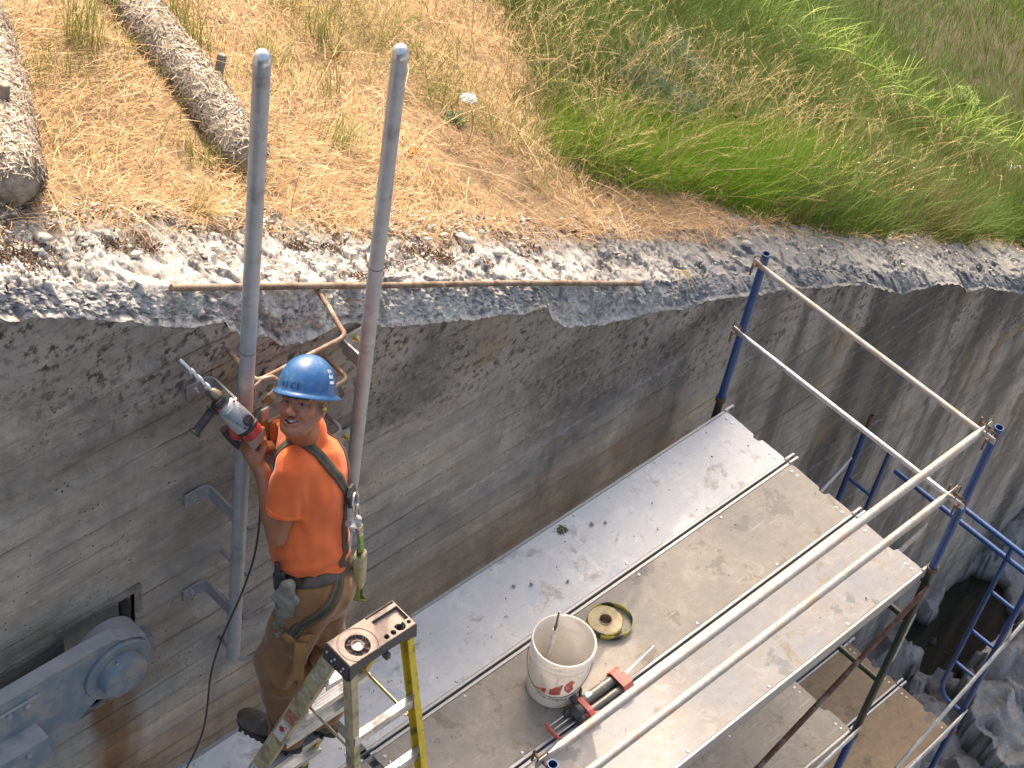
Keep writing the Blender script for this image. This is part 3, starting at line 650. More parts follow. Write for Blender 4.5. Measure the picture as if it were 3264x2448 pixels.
# ---------------------------------------------------------------- galvanised hand poles
m_pole = simple('dull_galvanised_pole', (.36, .365, .37), (.43, .435, .435), .45, .25, 18, .08, .001, (.22, .20, .18), 5, .25)
m_brk = simple('bracket_steel', (.28, .285, .29), (.35, .35, .35), .5, .3, 24, .1, .001)
m_wrung = simple('old_painted_rung', (.25, .23, .22), (.33, .30, .28), .7, .1, 40, .3, .002, (.16, .09, .06), 10, .5)
m_rustbar = simple('rust_stained_bar', (.17, .10, .07), (.24, .15, .10), .75, .2, 40, .3, .002, (.34, .27, .20), 12, .5)
def pole(x, z0, z1, label, brs, side):
    o = empty('handrail_pole', (x, 0, z0), label, 'hand pole', 'galvanised hand poles on the wall')
    h = z1-z0; r = .0302
    b = MB(); b.lathe([(r-.004, .0), (r, .0), (r, h-.05)], (0, 0, 0), (0, 0, 1), 28); b.build('pipe', m_pole, o)
    b = MB(); b.lathe([(r, 0)]+[(r*math.cos(a)+.0004, .01+r*1.25*math.sin(a)) for a in np.linspace(0, math.pi/2, 9)], (0, 0, h-.05), (0, 0, 1), 28)
    b.build('domed_cap', simple('cap_zinc', (.5, .55, .58), (.6, .63, .65), .35, .7, 50, .05), o)
    b = MB(); b.lathe([(r+.0006, 0), (r+.0006, .004)], (0, 0, h*.585 if side < 0 else h*.66), (0, 0, 1), 28); b.build('marker_ring', simple('pen_mark', (.03, .03, .03)), o)
    for z in brs:
        b = MB(); w, th = .072, .009; xb = .028*side*-1*-1
        xb = side*.026; zz = z-z0
        arc = [(xb, -.0), (xb, .150)]
        for a in np.linspace(0, math.pi/2, 6)[1:]: arc.append((xb+side*.03*(1-math.cos(a)), .150+.03*math.sin(a)))
        arc.append((xb+side*.115, .180))
        V = []; F = []
        for i, (px_, py_) in enumerate(arc):
            p0 = np.array(arc[max(i-1, 0)]); p1 = np.array(arc[min(i+1, len(arc)-1)]); dd = (p1-p0)/np.linalg.norm(p1-p0); nn = np.array((-dd[1], dd[0]))*th/2
            for sgn in (-1, 1):
                for zc_ in (-w/2, w/2): V.append((px_+nn[0]*sgn, py_+nn[1]*sgn, zz+zc_))
        for i in range(len(arc)-1):
            a, c = i*4, (i+1)*4
            for (m, n_) in ((0, 1), (1, 3), (3, 2), (2, 0)): F.append((a+m, a+n_, c+n_, c+m))
        F += [(0, 2, 3, 1), (len(arc)*4-4, len(arc)*4-3, len(arc)*4-1, len(arc)*4-2)]
        b.add(V, F); bo = b.build('bracket', m_brk, o, smooth=0)
        b = MB(); bx = xb+side*.075
        b.lathe([(.018, 0), (.018, .003), (.0, .003)], (bx, .1755, zz), (0, -1, 0), 16); b.lathe([(.0125, 0), (.0125, .012), (.0, .012)], (bx, .1725, zz), (0, -1, 0), 6)
        b.lathe([(.0065, 0), (.0065, .024), (0, .026)], (bx, .1725, zz), (0, -1, 0), 10); b.build('bolt', m_steel if side < 0 else m_yzinc, bo)
    return o
pole(-3.437, .474, 3.735, 'left galvanised hand pole rising above the wall beside the drill', (2.085, 1.45, .825), -1)
pole(-2.826, .474, 3.52, 'right galvanised hand pole rising above the wall behind the worker', (1.905, 1.30, .66), 1)

# ---------------------------------------------------------------- old wall rungs
GR = 'old rungs set in the wall'
labs = ['lowest painted wall rung just under the foot of the left pole', 'second painted wall rung from the bottom, level with the worker\'s knee', 'third painted wall rung from the bottom, beside the hanging glove',
        'fourth painted wall rung, beside the worker\'s elbow', 'wall rung with a cut end seen below the drill', 'brownish wall rung bent round behind the blue helmet']
for i, z in enumerate((.347, .655, .963, 1.271, 1.575, 1.885)):
    b = MB(); r = .0095; xl, xr, yf = -3.365, -2.885, .025
    p = [(xl, .23, z), (xl, yf+.03, z-.005), (xl+.008, yf+.008, z-.006), (xl+.03, yf, z-.006), (xr-.03, yf, z-.006), (xr-.008, yf+.008, z-.006), (xr, yf+.03, z-.005), (xr, .23, z)]
    if i == 4: p = p[3:]
    b.tube(p, r, 12); o = b.build('wall_rung', m_rustbar if i == 5 else m_wrung, smooth=60); tag(o, labs[i], 'ladder rung', GR)
b = MB(); b.tube([(-2.872, .30, 2.19), (-2.90, .17, 2.185), (-2.935, .05, 2.18), (-2.94, .02, 2.178), (-2.955, .005, 2.178), (-2.98, .0, 2.178), (-3.35, .005, 2.178), (-3.375, .012, 2.18), (-3.385, .04, 2.183), (-3.37, .23, 2.19)], .0105, 12)
o = b.build('wall_rung', m_rustbar, smooth=60); tag(o, 'topmost rusty wall rung, bent out of the broken edge of the wall', 'ladder rung', GR)
# rusty edge bar
b = MB()
pts = [(x, .262+.004*math.sin(x*3), float(np.interp(x, [-3.6, -2.893, -1.959, -.667], [2.572, 2.21, 1.722, 1.04]))+.01) for x in np.linspace(-3.59, -.68, 40)]
b.tube(pts, .0135, 12); o = b.build('edge_bar', simple('edge_bar_steel', (.17, .125, .09), (.27, .21, .155), .75, .1, 60, .4, .002, (.12, .075, .045), 14, .5), smooth=60)
tag(o, 'long rusty steel bar lying along the broken edge of the wall top', 'steel bar')
b = MB(); 
for k in range(3):
    b = MB(); rr = np.random.default_rng(k); p0 = np.array((-2.80+.04*k, .22, 2.11-.01*k)); pts = [p0]
    for j in range(6): pts.append(pts[-1]+np.array((.02, -.008+.01*rr.random(), -.012+.02*(rr.random()-.5))))
    b.tube(pts, .0016, 5); o = b.build('tie_wire', m_rust); tag(o, ['upper', 'middle', 'lower'][k]+' twist of thin rusty wire sticking out of the broken edge', 'wire', 'twists of wire in the broken edge')

# ---------------------------------------------------------------- gate arm with its bearing
m_gate = simple('blue_grey_paint', (.145, .185, .225), (.185, .22, .25), .5, 0, 14, .12, .002, (.27, .26, .25), 7, .5)
m_gate2 = simple('pale_grey_paint', (.27, .275, .285), (.34, .335, .33), .5, 0, 14, .12, .002, (.22, .235, .25), 8, .35)
o = empty('gate_arm', (-4.04, 0, .905), 'blue grey riveted steel gate arm ending in a round pivot at the wall', 'gate arm')
def L3(x, y, z): return (x+4.04, y, z-.905)
ax, az = (1, 0, 0), (0, 0, 1)
hub = [(.158*math.cos(a), .158*math.sin(a)) for a in np.linspace(-2.2, 1.35, 26)]
poly = hub+[(0.0, .19), (-.12, .205), (-1.6, .215), (-1.6, -.30), (-.33, -.30)]
b = MB(); b.prism(poly, (0, 0, 0), ax, az, (0, 1, 0), .022); b.build('arm_plate', m_gate, o, smooth=30)
b = MB(); tp = [(-1.6, .215), (-.12, .205), (.0, .19)]+[(.158*math.cos(a), .158*math.sin(a)+.004) for a in np.linspace(1.35, .5, 8)]
V = []; F = []
for i, (x, z) in enumerate(tp): V += [(x, -.004, z+.003), (x, .055, z+.003), (x, .055, z+.012), (x, -.004, z+.012)]
for i in range(len(tp)-1):
    for k in range(4): F.append((i*4+k, i*4+(k+1) % 4, i*4+4+(k+1) % 4, i*4+4+k))
F += [(0, 1, 2, 3), tuple(len(tp)*4-4+k for k in (3, 2, 1, 0))]
b.add(V, F); b.build('top_flange', m_gate2, o, smooth=30)
b = MB(); b.lathe([(0, .0), (.150, .0), (.153, .004), (.153, .098), (.148, .103), (.0, .103)], (0.02, .028, 0), (0, 1, 0), 56); dr = b.build('hub_drum', m_gate2, o, smooth=30)
b = MB(); b.lathe([(.012, 0), (.012, .003), (0, .0035)], (.02+.153*math.cos(1.75), .075, .153*math.sin(1.75)), (math.cos(1.75), 0, math.sin(1.75)), 16); b.build('grease_hole', simple('dark_hole', (.02, .02, .02)), dr)
b = MB(); b.lathe([(.158, 0), (.158, .012), (.154, .016), (0, .016)], (0, -.002, 0), (0, -1, 0), 60); b.build('hub_disc', m_gate, o, smooth=30)
b = MB(); b.lathe([(.105, 0), (.105, .042), (.100, .052), (.088, .058), (.012, .058), (.008, .052), (0, .052)], (0, -.018, 0), (0, -1, 0), 56); pc = b.build('pin_cap', m_gate, o, smooth=35)
b = MB(); b.tube([(-.03, -.03, .098), (-.032, -.052, .104)], .006, 8); b.build('grease_nipple', m_steel, pc)
# box beam riveted to the plate
b = MB(); b.prism([(-1.6, -.06), (-.39, -.045), (-.365, -.20), (-1.6, -.215)], (0, -.002, 0), ax, az, (0, -1, 0), .085); bb = b.build('box_beam', m_gate, o, smooth=0)
b = MB(); b.prism([(-1.6, -.002), (-.385, .0), (-.385, .085), (-1.6, .083)], (0, -.0, -.052), ax, (0, -1, .0), (0, 0, 1), .009); b.build('angle_leg', m_gate2, o, smooth=0)
b = MB(); b.box((-1.0, -.006, .142), (1.28, .012, .010), bev=.003); b.build('weld_bead', m_gate2, o)
for (x, y, z) in ((-.42, -.002, .107), (-.50, -.002, .112), (-.58, -.002, .112), (-.48, -.088, -.085), (-.55, -.088, -.10), (-.62, -.088, -.115)):
    b = MB(); b.lathe([(.0135, 0), (.013, .006), (.009, .011), (.004, .013), (0, .0132)], (x, y, z), (0, -1, 0), 16); b.build('rivet', m_gate2 if y > -.05 else m_gate, o)
# bearing parts inside the pocket
b = MB(); b.prism([(-.118, .10), (.215, .11), (.215, -.45), (-.118, -.45)], (0, .33, 0), ax, az, (0, 1, 0), .06); b.build('bearing_plate', m_gate, o, smooth=0)
b = MB(); b.prism([(-.11, .06), (.20, .075), (.21, -.3), (-.11, -.3)], (0, .285, 0), ax, az, (0, 1, 0), .04); b.build('bearing_shoe', m_gate2, o, smooth=0)
for (x, z) in ((-.045, .075), (.15, .08)):
    b = MB(); b.lathe([(.016, 0), (.016, .05), (.0, .052)], (x, .29, z), (0, -1, 0), 6); b.build('anchor_bolt', m_gate, o)
b = MB(); b.box((.245, .17, -.18), (.05, .10, .09), bev=.006); b.build('stop_block', m_gate, o)
# ---------------------------------------------------------------- step ladder
def fibre(name, c1, c2, dirt, amt): return simple(name, c1, c2, .55, 0, 22, .25, .002, dirt, 13, amt)
m_yel = fibre('yellow_fibreglass', (.62, .42, .02), (.70, .52, .05), (.20, .15, .04), .35)
m_fade = fibre('faded_fibreglass', (.42, .335, .18), (.49, .40, .22), (.24, .19, .10), .5)
m_cap = simple('dusty_black_plastic', (.045, .042, .045), (.07, .062, .06), .55, 0, 30, .2, .002)
t = NT('cap_top_plastic'); v = t.obj(); n1 = t.noise(25, v, 7, .7); n2 = t.noise(180, v, 4)
g = t.new('ShaderNodeNewGeometry'); nz = t.sep(g.outputs['Normal'])[2]
dust = t.math('MULTIPLY', t.ramp(nz, [(.55, 0.), (.95, 1.)]), t.ramp(n1, [(.25, .45), (.6, 1.)]))
m_captop = t.done(t.mix(dust, (.04, .037, .038), t.mix(n2, (.22, .155, .125), (.34, .25, .205))), .6, normal=t.bump(n2, .3, .002))
m_step = simple('ladder_aluminium', (.55, .55, .55), (.66, .66, .65), .4, .6, 50, .1, .001, (.35, .33, .31), 12, .3)
lad = empty('step_ladder', (-3.54, -.85, 0), 'yellow fibreglass step ladder with a black plastic top standing on the deck', 'step ladder')
def LL(x, y, z): return (x+3.54, y+.85, z)
U0, V0, ZC = -3.700, -.983, 1.705; LU, LV = .326, .142
nu, nv = 164, 72
U, Vv = np.meshgrid(np.linspace(0, LU, nu), np.linspace(0, LV, nv), indexing='ij')
def disc(u, v, r, s=.0012): return 1-sstep(r-s, r+s, np.hypot(U-u, Vv-v))
def rect(u0, u1, v0, v1, s=.0012): return sstep(u0-s, u0+s, U)*(1-sstep(u1-s, u1+s, U))*sstep(v0-s, v0+s, Vv)*(1-sstep(v1-s, v1+s, Vv))
cu, cv = .085, LV*.42
H = np.zeros_like(U); rr = np.hypot(U-cu, Vv-cv); th = np.arctan2(Vv-cv, U-cu)
band = disc(cu, cv, .078)*(1-disc(cu, cv, .076))
H -= .003*sstep(.072, .0735, rr)*(1-sstep(.077, .0785, rr))
H -= .012*sstep(.0455, .047, rr)*0
ringrec = sstep(.0255, .027, rr)*(1-sstep(.046, .0475, rr)); spoke = (np.abs(((th/(2*math.pi)*9) % 1)-.5) < .045)
H -= .018*ringrec*np.where(spoke, .15, 1)
H -= .005*(1-sstep(.020, .0215, rr))*1
hole = disc(cu, cv, .0165, .0006)
H += .0012*(vnoise(U*420, Vv*420, s=3) > .1)*(sstep(.050, .051, rr)*(1-sstep(.062, .063, rr)))    # raised worn lettering ring
H -= .017*rect(.195, .316, LV*.30, LV*.76)*(1-disc(cu, cv, .095))
H -= .013*rect(.185, .318, LV*.91, LV*.97)
deep = np.zeros_like(U)
for (a, bb, r) in ((.819, .779, .020), (.70, .837, .0095), (.60, .834, .009), (.94, .82, .0065)): deep = np.maximum(deep, disc(LU*a, LV*(1-bb), r, .0008))
H -= .045*deep
edge = np.minimum(np.minimum(U, LU-U), np.minimum(Vv, LV-Vv)); H -= .006*(1-sstep(0, .006, edge))**2
cvn = LV*.0
keep = (hole[:-1, :-1] < .5)
Vt = np.stack([U+U0+3.54, Vv+V0+.85, ZC+H], -1).reshape(-1, 3)
capo = npmesh('top_cap', Vt, gridfaces(nu, nv, keep), m_captop, lad, smooth=False)
b = MB()
def skirt(p, q, zb0, zb1, mid=None, n=10, th=.004):
    p, q = np.array(p, float), np.array(q, float); d = (q-p)/np.linalg.norm(q-p); nn = np.array((d[1], -d[0]))*th; V = []; F = []
    for i in range(n+1):
        s_ = i/n; x, y = p+(q-p)*s_; zb = zb0+(zb1-zb0)*s_
        if mid is not None: zb = mid+(zb-mid)*abs(2*s_-1)**3
        V += [(x, y, ZC-.006), (x+nn[0]*1.8, y+nn[1]*1.8, zb), (x-nn[0]*.2, y-nn[1]*.2, zb), (x-nn[0], y-nn[1], ZC-.010)]
    for i in range(n):
        for k in range(4): F.append((i*4+k, i*4+(k+1) % 4, i*4+4+(k+1) % 4, i*4+4+k))
    b.add([LL(*v_) for v_ in V], F)
ua, ub, va, vb = U0, U0+LU, V0, V0+LV
skirt((ua, va), (ub, va), ZC-.085, ZC-.075, ZC-.04); skirt((ub, va), (ub, vb), ZC-.075, ZC-.075); skirt((ub, vb), (ua, vb), ZC-.075, ZC-.085, ZC-.05); skirt((ua, vb), (ua, va), ZC-.085, ZC-.085)
b.build('cap_skirt', m_cap, capo, smooth=30)
for k, (yy, zz) in enumerate(((-.955, -.035), (-.945, -.062), (-.905, -.032), (-.89, -.058), (-.86, -.034))):
    b = MB(); b.ball(LL(ua-.006, yy, ZC+zz), .005, 10); b.build('rivet', m_steel, capo)
b = MB(); b.box(LL(-3.52, -.985, ZC-.072), (.022, .03, .03), bev=.003); b.build('tool_lug', m_cap, capo)
def crail(p0, p1, side, depth, fl, mat, name='front_rail'):
    p0, p1 = np.array(LL(*p0)), np.array(LL(*p1)); d = p1-p0; L = np.linalg.norm(d); d /= L
    ax_ = np.array((1., 0, 0))*side; ax_ = ax_-(ax_@d)*d; ax_ /= np.linalg.norm(ax_); ay_ = np.cross(d, ax_); th_ = .004
    poly = [(0, -depth/2), (fl, -depth/2), (fl, -depth/2+th_), (th_, -depth/2+th_), (th_, depth/2-th_), (fl, depth/2-th_), (fl, depth/2), (0, depth/2)]
    b = MB(); b.prism(poly, p0, ax_, ay_, d, L); return b.build(name, mat, lad, smooth=0)
yf = lambda z: -.39-.293*z
FR = {-1: ((-3.695, yf(1.64), 1.64), (-3.742, yf(.02), .02)), 1: ((-3.385, yf(1.64), 1.64), (-3.338, yf(.02), .02))}
RE = {-1: ((-3.692, -.962, 1.63), (-3.735, -1.27, .02)), 1: ((-3.386, -.962, 1.63), (-3.343, -1.35, .02))}
for s, mt in ((-1, m_fade), (1, m_yel)):
    fo = crail(*FR[s], -s, .070, .030, mt); crail(*RE[s], -s, .050, .030, m_fade if s < 0 else m_yel, 'rear_rail')
    for (pt, nm) in ((FR[s][1], fo),): 
        b = MB(); b.box(LL(pt[0]-s*.008, pt[1], .018), (.045, .085, .036), bev=.006); b.build('rubber_foot', m_cap, lad)
for k in range(1, 6):
    z = .29*k; y = yf(z); xl = -3.742+(.047*z/1.64)+.004; xr = -3.338-(.047*z/1.64)-.004
    dp = .088; prof = [(-dp/2, -.028), (-dp/2, 0)]
    for j in range(8): a = -dp/2+dp*j/8; prof += [(a+.001, .0022), (a+dp/8*.55, .0022), (a+dp/8*.6, 0), (a+dp/8, 0)]
    prof += [(dp/2, -.028), (dp/2-.004, -.028), (dp/2-.004, -.004), (-dp/2+.004, -.004), (-dp/2+.004, -.028)]
    b = MB(); b.prism(prof, LL(xl, y-.012, z), (0, 1, 0), (0, 0, 1), (1, 0, 0), xr-xl); b.build('step', m_step, lad, smooth=0)
for z in (1.295, 1.0, .70, .40):
    f = (1.63-z)/1.61; y = -.962-.345*f; xl = -3.692-.043*f; xr = -3.386+.043*f
    b = MB(); b.prism([(0, -.026), (0, .026), (.028, .026), (.028, .023), (.003, .023), (.003, -.026)], LL(xl+.003, y-.024, z), (0, 1, 0), (0, 0, 1), (1, 0, 0), xr-xl-.006)
    b.build('rear_bar', m_step, lad, smooth=0)
for s in (-1, 1):
    b = MB(); x = -3.54+s*.140; b.box(np.array(LL(x, (-.745-1.03)/2, 1.19)), (.004, .30, .020), bev=.001); b.build('spreader', m_fade if s < 0 else m_yzinc, lad)
    b = MB(); b.tube([LL(x-.012, -1.03, 1.19), LL(x+.03*s, -1.03, 1.19)], .006, 8); b.build('spreader_pin', m_steel, lad)
def on_rail(z0, z1, w, mat, name, off=0.0, dx=.0008, shapes=None):
    p0, p1 = np.array(LL(*FR[-1][0])), np.array(LL(*FR[-1][1])); d = (p1-p0)/np.linalg.norm(p1-p0); n = np.array((1., 0, 0)); n -= (n@d)*d; n /= np.linalg.norm(n); ay = np.cross(d, n)
    f = lambda z: p0+(p1-p0)*((1.64-z)/1.62)
    a, c = f(z0), f(z1); L = np.linalg.norm(c-a); b = MB()
    for poly in (shapes or [[(0, -w/2), (L, -w/2), (L, w/2), (0, w/2)]]): b.prism(poly, a+ay*off-n*dx, d, ay, -n, .0008)
    return b.build(name, mat, lad, smooth=0)
m_lab = simple('worn_white_label', (.50, .48, .43), (.38, .34, .25), .7, 0, 45, .1, .001, (.36, .28, .13), 30, .6)
m_lab2 = simple('white_label', (.68, .66, .62), (.58, .55, .5), .6, 0, 45, .1)
m_redl = simple('faded_red_label', (.36, .07, .06), (.42, .13, .10), .6, 0, 60, .1, .001, (.45, .3, .2), 40, .4)
m_redd = simple('red_print', (.48, .02, .03), (.4, .02, .03), .6, 0, 60)
m_blk = simple('black_print', (.03, .03, .03), (.05, .05, .05), .6)
on_rail(1.585, 1.41, .052, m_lab, 'worn_label'); on_rail(1.345, 1.25, .046, m_lab, 'worn_label'); on_rail(1.11, 1.03, .05, m_redl, 'red_label')
on_rail(1.0, .86, .05, m_lab2, 'leaf_label')
leaf = [(.03, .0), (.042, .006), (.045, .018), (.055, .008), (.068, .016), (.066, .004), (.085, .006), (.075, -.002), (.088, -.012), (.07, -.01), (.066, -.02), (.055, -.012), (.045, -.02), (.042, -.008)]
on_rail(1.0, .86, .05, m_redd, 'red_leaf_print', dx=.0018, shapes=[leaf, [(.012, .012), (.022, .018), (.026, .010), (.018, .006)]])
on_rail(.53, .40, .052, m_lab2, 'text_label'); on_rail(.53, .40, .05, m_blk, 'black_lettering', dx=.0018, shapes=[[(.02+.009*j, -.016+.004*(j % 3)), (.025+.009*j, -.016+.004*(j % 3)), (.024+.009*j, .012), (.019+.009*j, .012)] for j in range(9)])

# ---------------------------------------------------------------- text helper
def text_geo(s, size, extr=0):
    cu = bpy.data.curves.new('txt', 'FONT'); cu.body = s; cu.size = size; cu.resolution_u = 3
    to = bpy.data.objects.new('txt', cu); me = bpy.data.meshes.new_from_object(to)
    V = np.array([v_.co[:] for v_ in me.vertices]).reshape(-1, 3); F = [tuple(p.vertices) for p in me.polygons]
    bpy.data.objects.remove(to); bpy.data.curves.remove(cu); bpy.data.meshes.remove(me)
    return V, F

# ---------------------------------------------------------------- bucket
BX, BY, BH, BR0, BR1 = -2.125, -.808, .37, .130, .148
bk = empty('bucket', (BX, BY, .0), 'white plastic pail with red lettering standing on the grey brown plank', 'bucket')
t = NT('white_pail_plastic'); n1 = t.noise(7, t.obj(), 7, .65); n2 = t.noise(40, t.obj(), 5)
colb = t.mix(t.ramp(n1, [(.5, 0.), (.75, .7)]), (.83, .80, .76), (.66, .59, .51)); colb = t.mix(t.ramp(n2, [(.64, 0.), (.72, .5)]), colb, (.36, .31, .27))
tr = t.new('ShaderNodeBsdfTranslucent'); t.l(colb, tr.inputs[0]); mx = t.new('ShaderNodeMixShader'); mx.inputs[0].default_value = .38
m_pail = t.done(colb, .4); t.l(t.b.outputs[0], mx.inputs[1]); t.l(tr.outputs[0], mx.inputs[2]); t.l(mx.outputs[0], t.out.inputs[0])
rad = lambda z: BR0+(BR1-BR0)*z/BH
th_ = .0024
prof = [(0, 0), (BR0-.006, 0), (BR0, .005)]+[(rad(z), z) for z in np.linspace(.02, .275, 10)]
for (z, p) in ((.28, 0), (.283, .008), (.289, .008), (.291, .001), (.318, .001), (.320, .007), (.326, .007), (.328, .001), (.345, .001), (.348, .0065), (.366, .0065), (.370, .004), (.370, -.001)): prof.append((rad(z)+p, z))
prof += [(rad(z)-th_, z) for z in np.linspace(.366, .01, 10)]+[(BR0-.008, .006), (0, .006)]
b = MB(); b.lathe(prof, (0, 0, 0), (0, 0, 1), 72); b.build('pail_body', m_pail, bk, smooth=50)
VA = math.atan2(-2.94, -4.4)                                      # the side with the print
def wrapb(x, z, lift=.0012): a = VA+x/BR0; r = rad(z)+lift; return (r*math.cos(a), r*math.sin(a), z)
def decal(polys, mat, name):
    b = MB()
    for pl in polys:
        pl = (np.array(pl, float)-(0, .105))*1.38+(0, .116); c = pl.mean(0); n = len(pl); V = []; F = []
        # subdivide fan for curvature
        K = 6
        for k in range(K+1):
            for p in pl: q_ = c+(p-c)*k/K; V.append(wrapb(*q_))
        for k in range(K):
            for i in range(n): F.append((k*n+i, k*n+(i+1) % n, (k+1)*n+(i+1) % n, (k+1)*n+i))
        b.add(V, F)
    return b.build(name, mat, bk, smooth=0, fix=False)
def dense(pl, n=6):
    o_ = []
    for i in range(len(pl)):
        a, c = np.array(pl[i]), np.array(pl[(i+1) % len(pl)])
        for k in range(n): o_.append(tuple(a+(c-a)*k/n))
    return o_
m_redp = simple('red_pail_print', (.58, .08, .05), (.62, .14, .09), .5, 0, 40, .05, .001, (.7, .5, .42), 30, .3)
decal([dense([(-.062, .105), (-.018, .135), (-.018, .103)])], m_redp, 'red_print')
decal([dense([(-.006, .138), (.032, .178), (.030, .112), (-.006, .104)])], m_redp, 'red_print')
arc = [(.085+.048*math.cos(a), .158+.048*math.sin(a)) for a in np.linspace(2.2, 4.2, 10)]+[(.085+.020*math.cos(a), .158+.020*math.sin(a)) for a in np.linspace(4.2, 2.2, 10)]
for k in range(9): decal([[arc[k], arc[k+1], arc[18-k], arc[19-k]]], m_redp, 'red_print')
decal([dense([(-.185, .15), (-.155, .15), (-.16, .22), (-.175, .22)])], m_redp, 'red_print')
V, F = text_geo('The helpful place', .033)
V2 = [wrapb(p[0]-.068, p[1]+.072) for p in V]; b = MB(); b.add(V2, F); b.build('black_lettering', simple('dark_pail_print', (.06, .05, .05)), bk, smooth=0, fix=False)
b = MB(); hp = []
for s_ in np.linspace(0, 1, 24):
    a = VA-1.45+2.9*s_; dz = .285-.145*math.sin(math.pi*s_)**.7; r = rad(dz)+.012+.018*math.sin(math.pi*s_); hp.append((r*math.cos(a), r*math.sin(a), dz))
b.tube(hp, .0019, 6); b.build('wire_handle', simple('grey_wire', (.22, .21, .2), None, .4, .8), bk)
for a in (VA-1.45, VA+1.45):
    b = MB(); b.lathe([(.013, 0), (.013, .006), (.008, .010), (0, .011)], (rad(.285)*math.cos(a), rad(.285)*math.sin(a), .285), (math.cos(a), math.sin(a), 0), 14); b.build('handle_ear', m_pail, bk)
# things in the bucket
def twist_bit(o, p0, p1, r, mat, name='fluted_bit', turns=9, shank=.3, n=18):
    p0, p1 = np.array(p0, float), np.array(p1, float); d = p1-p0; L = np.linalg.norm(d); a, c, d = frame(d); V = []; F = []; m = 90
    for i in range(m+1):
        s_ = i/m; ph = s_*turns*2*math.pi; fl = s_ < 1-shank
        for k in range(n):
            g = 2*math.pi*k/n; rr_ = r*(.58+.42*abs(math.cos(g-ph))**1.3) if fl else r*.72
            V.append(p0+d*L*s_+(a*math.cos(g)+c*math.sin(g))*rr_)
    for i in range(m):
        for k in range(n): F.append((i*n+k, i*n+(k+1) % n, (i+1)*n+(k+1) % n, (i+1)*n+k))
    F += [tuple(range(n))[::-1], tuple(m*n+k for k in range(n))]
    b = MB(); b.add(V, F); return b.build(name, mat, o, smooth=50)
o = empty('drill_bit', (-2.104, -.728, .008), 'long fluted masonry bit standing upright inside the white pail', 'drill bit')
twist_bit(o, (0, 0, 0), (.002, .003, .34), .0145, simple('bright_bit', (.55, .53, .5), (.7, .68, .65), .4, .3, 60), turns=5, shank=.12); b = MB(); b.tube([(.002, .003, .34), (.0022, .0032, .375), (.0022, .0032, .376), (.004, .006, .47)], [.0085, .0085, .0055, .005], 12); b.build('shank', simple('dark_shank', (.16, .12, .09), None, .5, .6), o)
b = MB(); b.tube([(BX-.05+.024*math.cos(a), BY+.055+.024*math.sin(a), .03+.006*math.sin(a)) for a in np.linspace(0, 6.283, 24)], .005, 8); o = b.build('rubber_ring', simple('black_rubber', (.03, .03, .03))); tag(o, 'small black ring lying in the bottom of the white pail', 'ring')
b = MB(); b.box((BX+.03, BY-.035, .024), (.12, .026, .022), np.array(Matrix.Rotation(R(-18), 3, 'Z')).T, .003); o = b.build('steel_anchor', simple('grey_anchor', (.33, .31, .28), (.2, .18, .16), .5, .6)); tag(o, 'grey metal bar lying in the bottom of the white pail', 'metal bar')

# ---------------------------------------------------------------- roll of barrier tape
tp = empty('tape_roll', (-1.665, -.705, .0), 'yellow and black striped tape roll with a loose loop, lying beside the pail', 'tape')
def tape_mat(name, mixv):
    t = NT(name); s_ = t.attr('along'); z = t.sep(t.obj())[2]
    f = t.math('FRACT', t.math('DIVIDE', t.math('ADD', s_, z), .16)); st = t.math('GREATER_THAN', f, .36)
    return t.done(t.mix(st, (.05, .05, .048), (.43, .37, .06)), .45)
m_tape = tape_mat('striped_tape', 0)
m_tside = simple('tape_edge', (.50, .42, .26), (.40, .33, .2), .7, 0, 60, .1)
def ribbon(pts, h, mat, name, par, th=.0012):
    P = np.array(pts, float); s_ = np.concatenate([[0], np.cumsum(np.linalg.norm(np.diff(P, axis=0), axis=1))]); V = []; al = []; F = []
    for i, p in enumerate(P):
        d = P[min(i+1, len(P)-1)]-P[max(i-1, 0)]; d /= np.linalg.norm(d); n = np.array((-d[1], d[0]))*th/2; z0 = p[2] if len(p) > 2 else 0
        for sg in (-1, 1):
            for zz in (0, h): V.append((p[0]+n[0]*sg, p[1]+n[1]*sg, z0+zz)); al.append(s_[i])
    for i in range(len(P)-1):
        a, c = i*4, i*4+4
        for (m_, k_) in ((0, 1), (1, 3), (3, 2), (2, 0)): F.append((a+m_, a+k_, c+k_, c+m_))
    return npmesh(name, V, F, mat, par, smooth=False, attrs={'along': al})
prof = [(.034, .002)]
for k in range(16): r = .034+.049*k/15; prof += [(r, .046-.0018*(k % 2)), (r+.0026, .046-.0018*(k % 2))]
prof += [(.0862, .002), (.034, .002)]
b = MB(); b.lathe(prof, (0, 0, 0), (0, 0, 1), 56); b.build('tape_coil', m_tside, tp, smooth=30)
ribbon([(.0875*math.cos(a), .0875*math.sin(a)) for a in np.linspace(0, 6.283, 60)], .045, m_tape, 'tape_face', tp)
b = MB(); b.lathe([(.031, .001), (.034, .001), (.034, .052), (.031, .052), (.031, .001)], (0, 0, 0), (0, 0, 1), 40); b.build('cardboard_core', simple('cardboard', (.30, .2, .12)), tp, smooth=30)
lp = []
for s_ in np.linspace(0, 1, 46):
    a = 2.3-4.9*s_; r = .090+.040*math.sin(math.pi*min(1, s_*1.02))**1.6; lp.append((r*math.cos(a)+.012*math.sin(math.pi*s_), r*math.sin(a)-.012*math.sin(math.pi*s_), .002*s_))
ribbon(lp, .034, m_tape, 'loose_loop', tp)
b = MB(); pts = [(.02+.12*s_, -.085-.02*math.sin(3*s_)) for s_ in np.linspace(0, 1, 10)]; ribbon([(.06*math.cos(a)+.02, -.05+.06*math.sin(a)) for a in np.linspace(4.0, 5.6, 14)], .03, m_tape, 'loose_end', tp)

